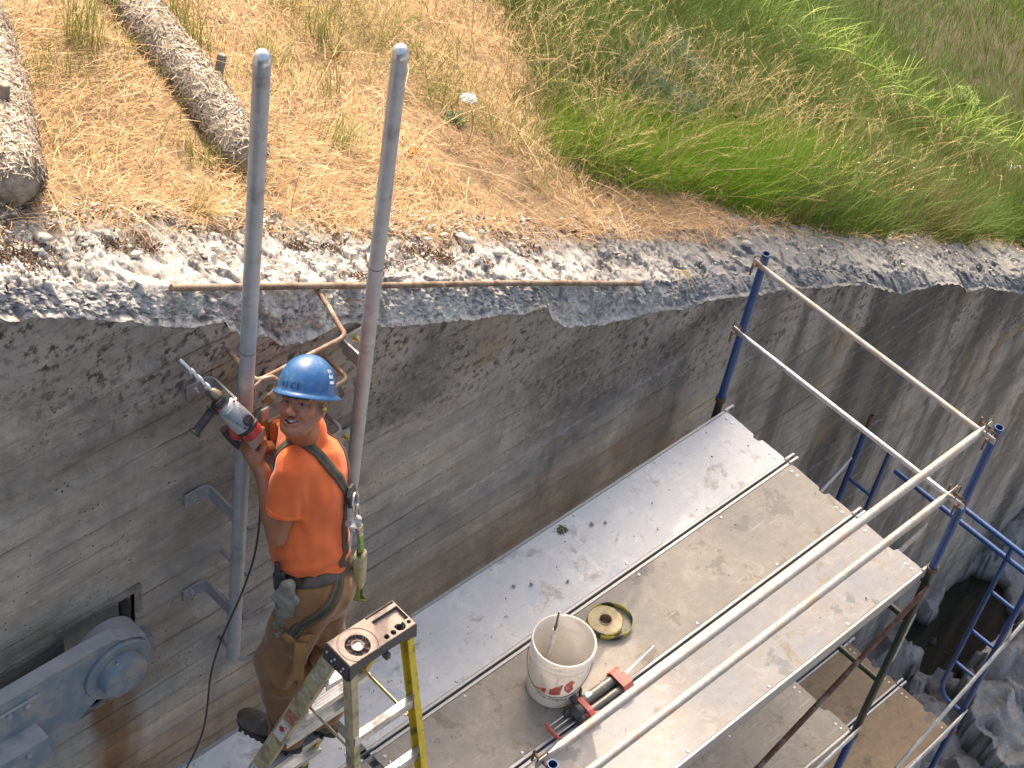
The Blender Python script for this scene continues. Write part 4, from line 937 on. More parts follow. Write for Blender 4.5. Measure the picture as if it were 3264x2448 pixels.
# ---------------------------------------------------------------- two-part cartridge gun
cg = empty('caulking_gun', (-1.99, -1.008, 0), 'red and black two-cartridge dispensing gun lying by the rail edge', 'dispensing gun')
m_redg = simple('red_gun_metal', (.50, .085, .07), (.56, .13, .10), .5, 0, 30, .1, .001, (.4, .25, .2), 14, .25)
m_blkg = simple('black_gun_plastic', (.022, .022, .024), (.04, .04, .04), .5, 0, 40, .15, .001, (.12, .1, .09), 16, .2)
m_cart = simple('grey_cartridge', (.085, .08, .075), (.12, .11, .10), .4, 0, 20, .05, .001, (.25, .22, .19), 12, .3)
b = MB(); b.lathe([(0, 0), (.028, 0), (.028, .262), (0, .262)], (-.11, .028, .040), (1, 0, 0), 28); c1_ = b.build('large_cartridge', m_cart, cg)
b = MB(); b.lathe([(.0285, 0), (.0285, .035)], (-.09, .028, .040), (1, 0, 0), 12, a0=.2, a1=1.8); b.build('cartridge_label', m_lab2, c1_)
b = MB(); b.lathe([(0, 0), (.017, 0), (.017, .262), (0, .262)], (-.11, -.026, .032), (1, 0, 0), 20); b.build('small_cartridge', m_cart, cg)
fc = [(-.062, .0), (-.062, .052), (-.045, .074), (.045, .082), (.064, .062), (.064, .0)]
b = MB(); b.prism(fc, (.14, 0, .002), (0, 1, 0), (0, 0, 1), (1, 0, 0), .012); b.prism([(-.062, .03), (-.062, .052), (-.045, .074), (.045, .082), (.064, .062), (.064, .03), (.058, .03), (.058, .06), (.042, .076), (-.042, .068), (-.056, .05), (-.056, .03)], (.09, 0, .002), (0, 1, 0), (0, 0, 1), (1, 0, 0), .05)
b.build('front_plate', m_redg, cg, smooth=0)
b = MB(); b.box((.160, 0.005, .04), (.016, .07, .05), bev=.008); b.build('nozzle_block', m_cart, cg)
b = MB(); b.lathe([(0, 0), (.011, 0), (.011, .02), (.0085, .024), (.0075, .09), (.003, .24), (.0, .24)], (.166, .012, .042), (1, .12, .02), 16); b.build('mixing_nozzle', simple('milky_plastic', (.62, .58, .62), (.7, .66, .7), .35), cg)
b = MB(); b.prism([(-.062, .0), (-.062, .055), (-.04, .072), (.04, .078), (.06, .06), (.06, .0)], (-.145, 0, .002), (0, 1, 0), (0, 0, 1), (1, 0, 0), .030); b.build('rear_body', m_redg, cg, smooth=0)
b = MB(); b.box((-.135, -.045, .03), (.11, .012, .055), np.array(Matrix.Rotation(R(-25), 3, 'Z')).T, .003); b.build('side_guard', m_redg, cg)
b = MB(); b.tube([(-.165, .0, .05), (-.19, .0, .058), (-.215, -.004, .05)], [.038, .042, .03], 16); b.ball((-.185, -.04, .04), (.03, .026, .03), 14); b.ball((-.215, .028, .045), (.024, .024, .028), 14); b.build('housing', m_blkg, cg)
b = MB(); b.tube([(-.155, .03, .06), (-.150, .062, .082), (-.135, .094, .102), (-.132, .11, .110)], [.018, .017, .013, .011], 12, flat=(1.1, .75)); b.build('grip', m_blkg, cg)
b = MB(); b.tube([(-.122, .034, .062), (-.092, .072, .082), (-.072, .112, .095), (-.070, .126, .098)], [.011, .014, .011, .006], 12, flat=(.6, 1.2)); b.build('trigger', m_blkg, cg)
b = MB(); b.tube([(-.140, .085, .100), (-.15, .11, .112), (-.138, .128, .115)], [.010, .011, .007], 10); b.build('red_lever', simple('dark_red', (.22, .02, .02)), cg)
for (y, z, r) in ((.028, .044, .004), (-.026, .034, .004), (.0, .05, .0035)):
    b = MB(); b.tube([(-.33, y, z), (-.12, y, z)], r, 8); b.build('push_rod', m_steel, cg)
for y in (.055, -.055):
    b = MB(); b.tube([(-.12, y, .02), (.10, y, .02)], .0035, 8); b.build('carrier_rod', m_cart, cg)
b = MB(); b.tube([(-.335, .048, .046), (-.345, .03, .046), (-.345, -.02, .04), (-.335, -.048, .034), (-.315, -.062, .03)], [.012, .014, .014, .012, .008], 12, flat=(.6, 1.2)); b.build('rear_hook', m_redg, cg)

# ---------------------------------------------------------------- crumbs on the deck
rng = np.random.default_rng(77); n = 330
px = rng.uniform(-3.2, -.1, n); py = rng.uniform(-1.45, -.08, n); sz = .0016+.0035*rng.random(n)**4
px[:90] = -1.404+.015*rng.normal(size=90); py[:90] = -.14+.013*rng.normal(size=90); sz[:90] = .003+.006*rng.random(90)*np.exp(-((px[:90]+1.404)**2+(py[:90]+.14)**2)/.0009)
px[90:130] = -2.75+.12*rng.normal(size=40); py[90:130] = -.30+.03*rng.normal(size=40)
V, F = stones(np.stack([px, py, .0045+sz*.3], -1), sz, 9, .8)
t = NT('dark_crumbs'); m_cr = t.done(t.ramp(t.rnd(), [(0, (.05, .04, .03)), (.6, (.13, .10, .08)), (1, (.34, .32, .3))]), .95)
o = npmesh('grit', V, F, m_cr, smooth=False); tag(o, 'dark grit and crumbs of dirt scattered on the planks', 'grit', kind='stuff')
for (x, y, s_, lab) in ((-1.253, -.206, .011, 'dark pebble beside the little dirt pile on the plank'), (-1.185, -.243, .008, 'tiny dark pebble farther from the dirt pile'), (-1.86, -.255, .010, 'dark pebble half way along the pale plank'), (-1.78, -.30, .009, 'pale crumb next to a dark pebble on the pale plank'), (-1.62, -.40, .008, 'dark pebble on the pale plank above the pail')):
    V, F = stones(np.array([[0., 0, s_*.5]]), np.array([s_]), int(x*-1000), .8); o = npmesh('pebble', V, F, m_cr, smooth=False); o.location = (x, y, .002); tag(o, lab, 'pebble', 'pebbles on the deck')
# ---------------------------------------------------------------- distance-field modelling of the figure
A = lambda *p: np.array(p, float)
def unit(v): v = np.array(v, float); return v/np.linalg.norm(v)
class Field:
    def __init__(s, lo, hi, h):
        s.lo = A(*lo); s.h = h; s.n = np.ceil((A(*hi)-s.lo)/h).astype(int)+1; s.D = np.full(tuple(s.n), .5, np.float32)
    def _sub(s, lo, hi):
        i0 = np.clip(np.floor((lo-s.lo)/s.h).astype(int), 0, s.n); i1 = np.clip(np.ceil((hi-s.lo)/s.h).astype(int)+1, 0, s.n)
        if (i1-i0).min() <= 0: return None
        sl_ = tuple(slice(a, b) for a, b in zip(i0, i1))
        g = [(s.lo[k]+s.h*np.arange(i0[k], i1[k])).astype(np.float32) for k in range(3)]
        return sl_, np.meshgrid(*g, indexing='ij', sparse=True)
    def op(s, f, lo, hi, k, mode='u'):
        pad = k*1.5+.03; r = s._sub(np.minimum(lo, hi)-pad, np.maximum(lo, hi)+pad)
        if r is None: return s
        sl_, (x, y, z) = r; d = f(x, y, z).astype(np.float32); D = s.D[sl_]
        if mode == 'u':
            hh = np.clip(.5+.5*(D-d)/max(k, 1e-5), 0, 1); s.D[sl_] = D*(1-hh)+d*hh-k*hh*(1-hh)
        elif mode == 's':
            d = -d; hh = np.clip(.5-.5*(D-d)/max(k, 1e-5), 0, 1); s.D[sl_] = D*(1-hh)+d*hh+k*hh*(1-hh)
        elif mode == 'i': s.D[sl_] = np.maximum(D, d)
        return s
    def cone(s, a, b, ra, rb, k=.01, mode='u'):
        a, b = A(*a), A(*b); ba = b-a; L2 = max(ba@ba, 1e-9); rm = max(ra, rb)
        def f(x, y, z):
            t = np.clip(((x-a[0])*ba[0]+(y-a[1])*ba[1]+(z-a[2])*ba[2])/L2, 0, 1)
            return np.sqrt((x-a[0]-t*ba[0])**2+(y-a[1]-t*ba[1])**2+(z-a[2]-t*ba[2])**2)-(ra+(rb-ra)*t)
        return s.op(f, np.minimum(a, b)-rm, np.maximum(a, b)+rm, k, mode)
    def chain(s, P, Rr, k=.01):
        for i in range(len(P)-1): s.cone(P[i], P[i+1], Rr[i], Rr[i+1], k)
        return s
    def ell(s, c, r, ax=None, k=.01, mode='u'):
        c = A(*c); r = A(*r); M = np.eye(3) if ax is None else np.array(ax, float); rm = r.max()
        def f(x, y, z):
            q = [((x-c[0])*M[i][0]+(y-c[1])*M[i][1]+(z-c[2])*M[i][2]) for i in range(3)]
            k0 = np.sqrt(sum((q[i]/r[i])**2 for i in range(3))); k1 = np.sqrt(sum((q[i]/r[i]**2)**2 for i in range(3)))
            return k0*(k0-1)/np.maximum(k1, 1e-6)
        return s.op(f, c-rm, c+rm, k, mode)
    def cut(s, p, n):
        """keep the side the normal points away from"""
        p = A(*p); n = unit(n); x, y, z = np.meshgrid(*[(s.lo[k]+s.h*np.arange(s.n[k])).astype(np.float32) for k in range(3)], indexing='ij', sparse=True)
        s.D = np.maximum(s.D, ((x-p[0])*n[0]+(y-p[1])*n[1]+(z-p[2])*n[2]).astype(np.float32)); return s
    def rough(s, fn):
        """add a displacement only near the surface"""
        m = np.argwhere(np.abs(s.D) < .03); P = s.lo+m*s.h; s.D[m[:, 0], m[:, 1], m[:, 2]] += fn(P).astype(np.float32); return s
    def val(s, P):
        q = (np.atleast_2d(P)-s.lo)/s.h; i = np.clip(np.floor(q).astype(int), 0, s.n-2); f = q-i; r = 0
        for a in (0, 1):
            for b in (0, 1):
                for c in (0, 1):
                    w = (f[:, 0] if a else 1-f[:, 0])*(f[:, 1] if b else 1-f[:, 1])*(f[:, 2] if c else 1-f[:, 2]); r = r+w*s.D[i[:, 0]+a, i[:, 1]+b, i[:, 2]+c]
        return r
    def grad(s, P):
        e = s.h*1.5; return np.stack([s.val(P+A(*[e*(k == j) for k in range(3)]))-s.val(P-A(*[e*(k == j) for k in range(3)])) for j in range(3)], -1)/(2*e)
    def snap(s, P, off=0.0, it=14):
        P = np.array(P, float)
        for _ in range(it):
            g = s.grad(P); g /= np.maximum(np.linalg.norm(g, axis=1, keepdims=True), 1e-6); P = P-np.clip(s.val(P)-off, -.03, .03)[:, None]*g
        return P, s.grad(P)/np.maximum(np.linalg.norm(s.grad(P), axis=1, keepdims=True), 1e-6)
    def mesh(s):
        D = s.D; ins = D < 0; nx, ny, nz = D.shape
        cnt = np.zeros((nx-1, ny-1, nz-1), np.int8)
        for a in (0, 1):
            for b in (0, 1):
                for c in (0, 1): cnt += ins[a:nx-1+a, b:ny-1+b, c:nz-1+c]
        act = np.argwhere((cnt > 0) & (cnt < 8)); idx = np.full(cnt.shape, -1, np.int64); idx[act[:, 0], act[:, 1], act[:, 2]] = np.arange(len(act))
        cv = {}
        for a in (0, 1):
            for b in (0, 1):
                for c in (0, 1): cv[(a, b, c)] = D[act[:, 0]+a, act[:, 1]+b, act[:, 2]+c].astype(float)
        acc = np.zeros((len(act), 3)); n = np.zeros(len(act))
        for c0 in cv:
            for ax in range(3):
                if c0[ax]: continue
                c1 = list(c0); c1[ax] = 1; v0, v1 = cv[c0], cv[tuple(c1)]; m = (v0 < 0) != (v1 < 0)
                t = np.where(m, v0/np.where(m, v0-v1, 1), 0); p = np.tile(np.array(c0, float), (len(act), 1)); p[:, ax] = t; acc[m] += p[m]; n[m] += 1
        V = s.lo+(act+acc/np.maximum(n, 1)[:, None])*s.h; F = []
        for ax in range(3):
            sl0 = [slice(None)]*3; sl1 = [slice(None)]*3; sl0[ax] = slice(0, -1); sl1[ax] = slice(1, None)
            ch = ins[tuple(sl0)] != ins[tuple(sl1)]; e = np.argwhere(ch); b, c = [(1, 2), (2, 0), (0, 1)][ax]
            e = e[(e[:, b] > 0) & (e[:, c] > 0) & (e[:, b] < D.shape[b]-1) & (e[:, c] < D.shape[c]-1)]
            q = []
            for (db, dc) in ((-1, -1), (0, -1), (0, 0), (-1, 0)):
                t = e.copy(); t[:, b] += db; t[:, c] += dc; q.append(idx[t[:, 0], t[:, 1], t[:, 2]])
            q = np.stack(q, -1); fl = ins[e[:, 0], e[:, 1], e[:, 2]]; q[~fl] = q[~fl][:, ::-1]; F.append(q[(q >= 0).all(1)])
        return V, np.concatenate(F)
def relax(V, F, it=2, lam=.5):
    E = np.unique(np.sort(np.concatenate([F[:, [0, 1]], F[:, [1, 2]], F[:, [2, 3]], F[:, [3, 0]]]), axis=1), axis=0)
    for _ in range(it):
        S = np.zeros_like(V); c = np.zeros(len(V)); np.add.at(S, E[:, 0], V[E[:, 1]]); np.add.at(S, E[:, 1], V[E[:, 0]]); np.add.at(c, E[:, 0], 1); np.add.at(c, E[:, 1], 1)
        V = V*(1-lam)+lam*S/np.maximum(c, 1)[:, None]
    return V

# ---------------------------------------------------------------- skeleton (world)
fwd = unit(A(-.5, .86, 0)); lef = A(-.86, -.5, 0); lef = unit(lef-(lef@fwd)*fwd)
Mn, Pv = A(-3.29, -.20, 2.0), A(-3.395, -.425, 1.47); spn = unit(Mn-Pv); dep = unit(fwd-(fwd@spn)*spn); lat = np.cross(spn, dep)
shL, elL, wrL = A(-3.435, -.30, 1.965), A(-3.530, -.345, 1.715), A(-3.508, -.205, 1.945)
shR, elR, wrR = A(-3.185, -.045, 1.93), A(-3.285, .0, 1.72), A(-3.452, -.125, 1.962)
Hc = A(-3.363, -.246, 2.26)
vw, ri, up_ = A(-.552, -.443, .706), A(.720, -.680, .136), A(.420, .584, .695)
hU = unit(.95*(up_*math.cos(R(9))+ri*math.sin(R(9)))+.07*vw)
hF = -ri*math.sin(R(19))+vw*math.cos(R(19)); hF = unit(hF-(hF@hU)*hU); hL = np.cross(hU, hF); HX = np.array([hL, hF, hU])
def hp_(l, f, u): return Hc+hL*l+hF*f+hU*u
# drill frame
Rr, Tt = A(-3.493, -.17, 2.083), A(-3.659, .12, 2.366); dA = unit(Tt-Rr); dLen = np.linalg.norm(Tt-Rr)
v_ = unit(vw-(vw@dA)*dA); s_ = unit((.7*ri+.71*up_)-((.7*ri+.71*up_)@dA)*dA); dU = unit(.80*v_+.60*s_); dS = np.cross(dA, dU)
def dp_(s, u, w=0): return Rr+dA*(s*dLen)+dU*u+dS*w

# ---------------------------------------------------------------- body: one continuous surface
B = Field((-3.74, -.66, 1.36), (-3.02, .16, 2.44), .0028)
def torso(Fd, g=0.0, k=.05):
    Fd.ell(Pv+spn*.38, A(.165, .118, .20)+g, [lat, dep, spn], k); Fd.ell(Pv+spn*.18+dep*.012, A(.155, .128, .19)+g, [lat, dep, spn], k)
    Fd.ell(Pv+spn*.0, A(.155, .12, .14)+g, [lat, dep, spn], k); Fd.cone(shL+A(.045, .03, .0), shR-A(.045, .02, .0), .062+g, .058+g, k)
    Fd.cone(Mn+A(0, 0, .03), shL+A(.05, .03, .01), .045+g, .05+g, k); Fd.cone(Mn+A(0, 0, .03), shR-A(.04, .02, -.01), .045+g, .05+g, k)
    Fd.ell(Pv+spn*.40-dep*.06, A(.13, .07, .15)+g, [lat, dep, spn], k)
torso(B)
nb = Mn+spn*.01+dep*.02
B.cone(nb-spn*.03, hp_(0, -.012, -.065), .064, .056, .03)
for (sh, el, wr) in ((shL, elL, wrL), (shR, elR, wrR)):
    B.cone(sh, sh+(el-sh)*.45, .060, .055, .03); B.cone(sh+(el-sh)*.45, el, .055, .043, .015); B.cone(el, el+(wr-el)*.3, .042, .045, .015); B.cone(el+(wr-el)*.3, wr, .045, .029, .015)
# head
B.ell(hp_(0, -.008, .030), (.077, .099, .098), HX, .02)
B.cone(hp_(0, .030, -.025), hp_(0, .062, -.082), .062, .034, .03)
for s in (-1, 1):
    B.cone(hp_(s*.056, .002, -.035), hp_(s*.034, .055, -.092), .020, .020, .025)
    B.ell(hp_(s*.043, .063, -.014), (.023, .024, .018), HX, .018)             # cheekbone
    B.ell(hp_(s*.036, .074, -.036), (.019, .017, .017), HX, .014)             # smile cheek
    B.cone(hp_(s*.012, .092, .024), hp_(s*.048, .074, .026), .0095, .008, .012)
    B.ell(hp_(s*.079, -.012, -.004), (.008, .020, .033), HX, .006); B.ell(hp_(s*.085, -.006, .002), (.006, .010, .017), HX, .004, 's')
B.ell(hp_(0, .080, -.100), (.024, .020, .018), HX, .02)                        # chin
B.cone(hp_(0, .090, .016), hp_(0, .110, -.026), .0095, .0140, .010); B.ell(hp_(0, .112, -.028), (.0165, .0145, .0135), HX, .006)
for s in (-1, 1):
    B.ell(hp_(s*.0165, .102, -.031), (.0095, .011, .009), HX, .005)
    B.ell(hp_(s*.0075, .106, -.040), (.004, .005, .003), HX, .002, 's')
    B.ell(hp_(s*.032, .094, .006), (.017, .011, .0085), HX, .008, 's')        # eye socket
    B.cone(hp_(s*.020, .083, .0115), hp_(s*.046, .074, .0095), .0052, .0045, .004); B.cone(hp_(s*.020, .082, .0005), hp_(s*.046, .073, .0005), .0055, .005, .004)
    B.cone(hp_(s*.024, .099, -.028), hp_(s*.043, .083, -.062), .0022, .003, .008, 's')      # smile crease
    B.cone(hp_(s*.055, .070, -.02), hp_(s*.050, .068, -.075), .001, .002, .006, 's')
B.ell(hp_(0, .083, -.064), (.030, .018, .018), HX, .012)
lipu = [hp_(-.034, .074, -.050), hp_(-.017, .0945, -.0555), hp_(0, .0985, -.0545), hp_(.017, .0945, -.0555), hp_(.034, .074, -.050)]
lipd = [hp_(-.034, .074, -.051), hp_(-.018, .092, -.0715), hp_(0, .0965, -.0765), hp_(.018, .092, -.0715), hp_(.034, .074, -.051)]
B.chain(lipu, [.003, .0048, .0045, .0048, .003], .004); B.chain(lipd, [.003, .0055, .006, .0055, .003], .004)
for q in (-.022, -.015, -.008, 0, .008, .015, .022): B.ell(hp_(q, .094-abs(q)*.42, -.0648+abs(q)*.36), (.008, .014, .0075-abs(q)*.17), HX, .002, 's')
# hands
def hand(Fd, wr, palm, g, nrm, thumb_side, sc=1.0, curl=(40, 70, 55)):
    """fist closed round a grip: g = axis of the grip (index to little finger), nrm = from palm to grip"""
    pd = unit(palm-wr); g = unit(g-(g@pd)*pd); nrm = unit(nrm-(nrm@pd)*pd-(nrm@g)*g)
    Fd.cone(wr, palm, .027*sc, .030*sc, .012)
    for q in (-.026, -.009, .009, .026): Fd.cone(palm-pd*.03*sc+g*q*sc*.8, palm+pd*.028*sc+g*q*sc, .016*sc, .0125*sc, .010)
    tips = []
    for i, q in enumerate((-.030, -.010, .010, .029)):
        L = (.042, .046, .043, .034)[i]*sc; r = (.0102, .0105, .0098, .0088)[i]*sc; p = palm+pd*.034*sc+g*q*sc; an = 0; P = [p]
        for j, (lf, c) in enumerate(((1.0, curl[0]+4*i), (.68, curl[1]), (.52, curl[2]))):
            an += R(c); p = p+(pd*math.cos(an)+nrm*math.sin(an))*L*lf; P.append(p)
        Fd.chain(P, [r*1.08, r, r*.94, r*.82], .0035); tips.append(p)
    t0 = palm-pd*.022*sc+g*thumb_side*.026*sc+nrm*.008; t1 = t0+(g*thumb_side*.5+nrm*.5+pd*.55)*.036*sc; t2 = t1+(nrm*.6+pd*.75-g*thumb_side*.15)*.030*sc; t3 = t2+(nrm*.7+pd*.6-g*thumb_side*.3)*.022*sc
    Fd.chain([t0, t1, t2, t3], [.016*sc, .0135*sc, .0112*sc, .0085*sc], .006)
gripD = unit(dp_(.0, -.12)-dp_(.0, 0))
hand(B, wrL, dp_(-.045, -.082, 0)-unit(dS)*.030-dA*.012, gripD, dS*1.0+dA*.2, -1, 1.02)
hand(B, wrR, dp_(.02, -.055, .042), gripD, -dS+dA*.1, -1, .96)
V, F = B.mesh(); V = relax(V, F, 1, .4)
q = (V-Hc)@HX.T; ql, qf, qu = q.T
skin = np.tile(A(.345, .140, .068), (len(V), 1)); 
def paint(w, c): 
    global skin
    w = np.clip(w, 0, 1)[:, None]; skin = skin*(1-w)+A(*c)*w
inhead = (np.abs(ql) < .12) & (np.abs(qf) < .13) & (qu > -.13)
def near_chain(P, r, soft):
    d = np.full(len(V), 9.)
    for i in range(len(P)-1):
        a, b = P[i], P[i+1]; ba = b-a; t = np.clip(((V-a)@ba)/(ba@ba), 0, 1); d = np.minimum(d, np.linalg.norm(V-a-t[:, None]*ba, axis=1))
    return 1-sstep(r, r+soft, d)
paint(.35*(vnoise(V[:, 0]*60, V[:, 1]*60, V[:, 2]*60, s=3)*.5+.3), (.25, .10, .055))
paint(.5*np.exp(-((np.abs(ql)-.03)/.03)**2-((qf-.085)/.04)**2-((qu+.03)/.02)**2), (.43, .16, .09)); paint(.45*np.exp(-(ql/.02)**2-((qf-.115)/.02)**2-((qu+.028)/.018)**2), (.42, .15, .09))
paint(.14*((qu < -.045) & (qf > .0) & inhead), (.20, .11, .075))                                    # shaved beard
for s in (-1, 1):
    paint(.9*near_chain([hp_(s*.016, .101, .026), hp_(s*.034, .094, .0315), hp_(s*.052, .074, .027)], .0045, .004), (.035, .022, .016))
    paint(.55*near_chain([hp_(s*.021, .085, .008), hp_(s*.046, .076, .007)], .003, .003), (.05, .025, .017))
paint(.7*near_chain(lipu, .005, .003), (.30, .085, .06)); paint(.7*near_chain(lipd, .006, .003), (.33, .10, .075))
mouth = inhead & (np.abs(ql) < .031) & (np.abs(qu+.0635-np.abs(ql)*.3) < .0095) & (qf < .0905-np.abs(ql)*.4) & (qf > .06)
paint(1.0*mouth, (.045, .012, .010))
hair = inhead & (qu > -.012) & (qf < .036-np.maximum(0, .02-qu)*.9) & (np.abs(ql) < .083) & ((qf < -.022) | (qu > .022) | (np.abs(ql) < .074))
paint(.8*hair, (.045, .036, .032)); paint(.45*(inhead & (qf > .0) & (qf < .035) & (qu > -.03) & (qu < .03) & (np.abs(ql) > .06)), (.06, .045, .04))
t = NT('tanned_skin'); cs = t.attr('tint', True); n1 = t.noise(180, det=4)
m_skin = t.done(t.mix(t.math('MULTIPLY', n1, .25), cs, (.26, .10, .06)), .45, normal=t.bump(n1, .25, .0015), Subsurface_Weight=.12, Subsurface_Scale=.008)
man = empty('person', (-3.48, -.52, .60), 'worker in orange T-shirt and blue hard hat smiling over his shoulder', 'person')
ORG = A(-3.48, -.52, .60)
npmesh('body', V-ORG, F, m_skin, man, colors=skin)
m_eye = simple('eye_white', (.36, .31, .28), None, .2, 0, 50, 0); m_iris = simple('dark_iris', (.02, .012, .008), None, .1, 0, 50, 0); m_teeth = simple('teeth', (.74, .70, .60), (.66, .61, .5), .3, 0, 60, .05)
for s in (-1, 1):
    c = hp_(s*.0325, .0735, .006); b = MB(); b.ball(c-ORG, .0118, 16); eo = b.build('eye', m_eye, man)
    gz = unit(vw*1.0+hF*.9); b = MB(); b.ball(c+gz*.0068-ORG, .0066, 12); b.build('iris', m_iris, eo)
tm = MB(); V_ = []; F_ = []
for i, l in enumerate(np.linspace(-.025, .025, 17)):
    f_ = .0912-abs(l)**1.6*8.2
    for u_ in (-.0568+abs(l)*.1, -.0660+abs(l)*.22): V_.append(hp_(l, f_, u_)-ORG)
    for u_ in (-.0660+abs(l)*.22, -.0568+abs(l)*.1): V_.append(hp_(l, f_-.005, u_)-ORG)
for i in range(16):
    for k in range(4): F_.append((i*4+k, i*4+(k+1) % 4, i*4+4+(k+1) % 4, i*4+4+k))
tm.add(V_, F_); tm.build('teeth', m_teeth, man)
b = MB(); b.tube([hp_(.080, .000, -.004)-ORG, hp_(.092, .004, -.002)-ORG], [.0055, .0065], 12); b.build('ear_plug', simple('yellow_foam', (.75, .72, .05)), man)

# ---------------------------------------------------------------- shirt
S = Field((-3.68, -.66, 1.40), (-3.02, .16, 2.14), .0036)
torso(S, .014, .05)
S.ell(Pv+spn*.13+dep*.02, (.168, .142, .16), [lat, dep, spn], .05); S.cone(nb-spn*.03, nb+spn*.035, .080, .074, .03)
hemz = Pv+spn*.055
for (sh, el) in ((shL, elL), (shR, elR)):
    d = unit(el-sh); Ts = Field((-3.68, -.66, 1.40), (-3.02, .16, 2.14), .0036)
    Ts.cone(sh-d*.02, sh+d*.22, .078, .080, .01); Ts.cut(sh+d*.160+fwd*.0, d); m = (Ts.D < .06)
    hh = np.clip(.5+.5*(S.D-Ts.D)/.022, 0, 1); S.D = S.D*(1-hh)+Ts.D*hh-.022*hh*(1-hh)
S.cut(hemz, -spn+.10*dep)
S.cut(nb+spn*.045+dep*.0, unit(spn*1.0+dep*.45))
S.cone(nb-spn*.01, nb+spn*.10, .063, .066, .004, 's')
def folds(P):
    a = (P-Pv)@lat; s = (P-Pv)@spn; d = (P-Pv)@dep
    w = .0055*vnoise(a*26+s*9, d*26-s*7, s*7, s=4)+.006*vnoise(a*14-s*16, d*14+s*14, s*5, s=9)
    dl = P-shL; t = dl@unit(elL-shL); rr_ = np.linalg.norm(dl-t[:, None]*unit(elL-shL), axis=1)
    arm = np.exp(-((t-.05)/.09)**2); az = np.arctan2((dl@dep), (dl@lat))
    pit = np.exp(-(np.linalg.norm(P-(shL+A(.035, -.02, -.10)), axis=1)/.10)**2)
    return w*(1-.3*arm)+.0045*pit*np.sin(az*9+t*14)+.004*np.exp(-((s-.10)/.07)**2)*np.sin(s*95+a*18+3*vnoise(a*9, d*9, s=5))
S.rough(folds)
V, F = S.mesh(); V = relax(V, F, 2, .5)
t = NT('orange_jersey'); wv_ = t.noise(900, det=2); co = (.93, .20, .030)
pr = t.b; colS = t.mix(t.noise(9, det=4), (.98, .195, .045), (1.0, .235, .06))
tr = t.new('ShaderNodeBsdfTranslucent'); tr.inputs[0].default_value = (.98, .24, .05, 1); mx = t.new('ShaderNodeMixShader'); mx.inputs[0].default_value = .36
m_shirt = t.done(colS, .8, normal=t.bump(wv_, .2, .001), Sheen_Weight=.3); t.l(t.b.outputs[0], mx.inputs[1]); t.l(tr.outputs[0], mx.inputs[2]); t.l(mx.outputs[0], t.out.inputs[0])
npmesh('shirt', V-ORG, F, m_shirt, man)
# sleeve hem and collar seams
def seam(c, n, r0, fld, mat, name, off=.001, w=.004, num=60, ph=(0, 6.283)):
    a, b_, d = frame(n); P = np.array([c+r0*(a*math.cos(q)+b_*math.sin(q)) for q in np.linspace(*ph, num)]); P, N = fld.snap(P, off)
    b = MB(); b.tube([p-ORG for p in P], w, 6, cap=False); return b.build(name, mat, man)
m_seam = simple('orange_seam', (.82, .15, .02), (.9, .2, .03), .8, 0, 200)
seam(shL+unit(elL-shL)*.147, unit(elL-shL), .079, S, m_seam, 'sleeve_hem', -.001, .0028)

# ---------------------------------------------------------------- trousers
hipL, hipR = Pv+lat*.085-spn*.05+A(0, -.01, 0), Pv-lat*.080-spn*.05+A(-.005, -.01, 0)
knL, knR = A(-3.575, -.455, 1.055), A(-3.385, -.505, 1.04); anL, anR = A(-3.590, -.560, .705), A(-3.420, -.59, .705)
Tr = Field((-3.76, -.76, .62), (-3.14, -.18, 1.60), .0042)
Tr.ell(Pv-spn*.01, (.176, .142, .13), [lat, dep, spn], .04); Tr.ell(Pv-spn*.07-dep*.035, (.165, .125, .12), [lat, dep, spn], .05)
Tr.cone(hipL, knL, .112, .094, .035); Tr.cone(knL, anL, .094, .076, .03); Tr.cone(anL, anL-A(0, 0, .05), .078, .082, .01)
Tr.cone(hipR, knR, .112, .092, .035); Tr.cone(knR, anR, .092, .074, .03); Tr.cone(anR, anR-A(0, 0, .05), .076, .080, .01)
Tr.cut(Pv+spn*.075, spn); Tr.cut(A(-3.5, -.55, .668), A(.05, -.25, -1)); 
def tf_(P):
    r = 0
    for (h, k, an) in ((hipL, knL, anL), (hipR, knR, anR)):
        ba = unit(an-h); t = (P-h)@ba; dd = P-h-t[:, None]*ba; az = np.arctan2(dd@lat, dd@dep); rr_ = np.linalg.norm(dd, axis=1); w = 1-sstep(.13, .16, rr_)
        kb = np.exp(-((t-.40)/.11)**2)+.9*np.exp(-((t-.72)/.08)**2)+.6*np.exp(-((t-.08)/.09)**2)
        n_ = vnoise(np.cos(az)*2.2+t*3, np.sin(az)*2.2, t*9, s=6); r = r+w*(.014*kb*np.sin(t*62+2.4*np.sin(az+t*5)+3.5*n_)*(.4+.6*np.cos(az-1.2)**2)+.008*n_)
    return r+.004*vnoise(P[:, 0]*22, P[:, 1]*22, P[:, 2]*16, s=8)
Tr.rough(tf_)
V, F = Tr.mesh(); V = relax(V, F, 2, .5)
t = NT('brown_work_cotton'); n1 = t.noise(8, det=6, rough=.65); n2 = t.noise(300, det=3)
m_trs = t.done(t.mix(t.ramp(n1, [(.35, 0.), (.68, 1.)]), (.155, .070, .023), (.22, .108, .042)), .9, normal=t.bump(n2, .3, .0015), Sheen_Weight=.25)
npmesh('trousers', V-ORG, F, m_trs, man)

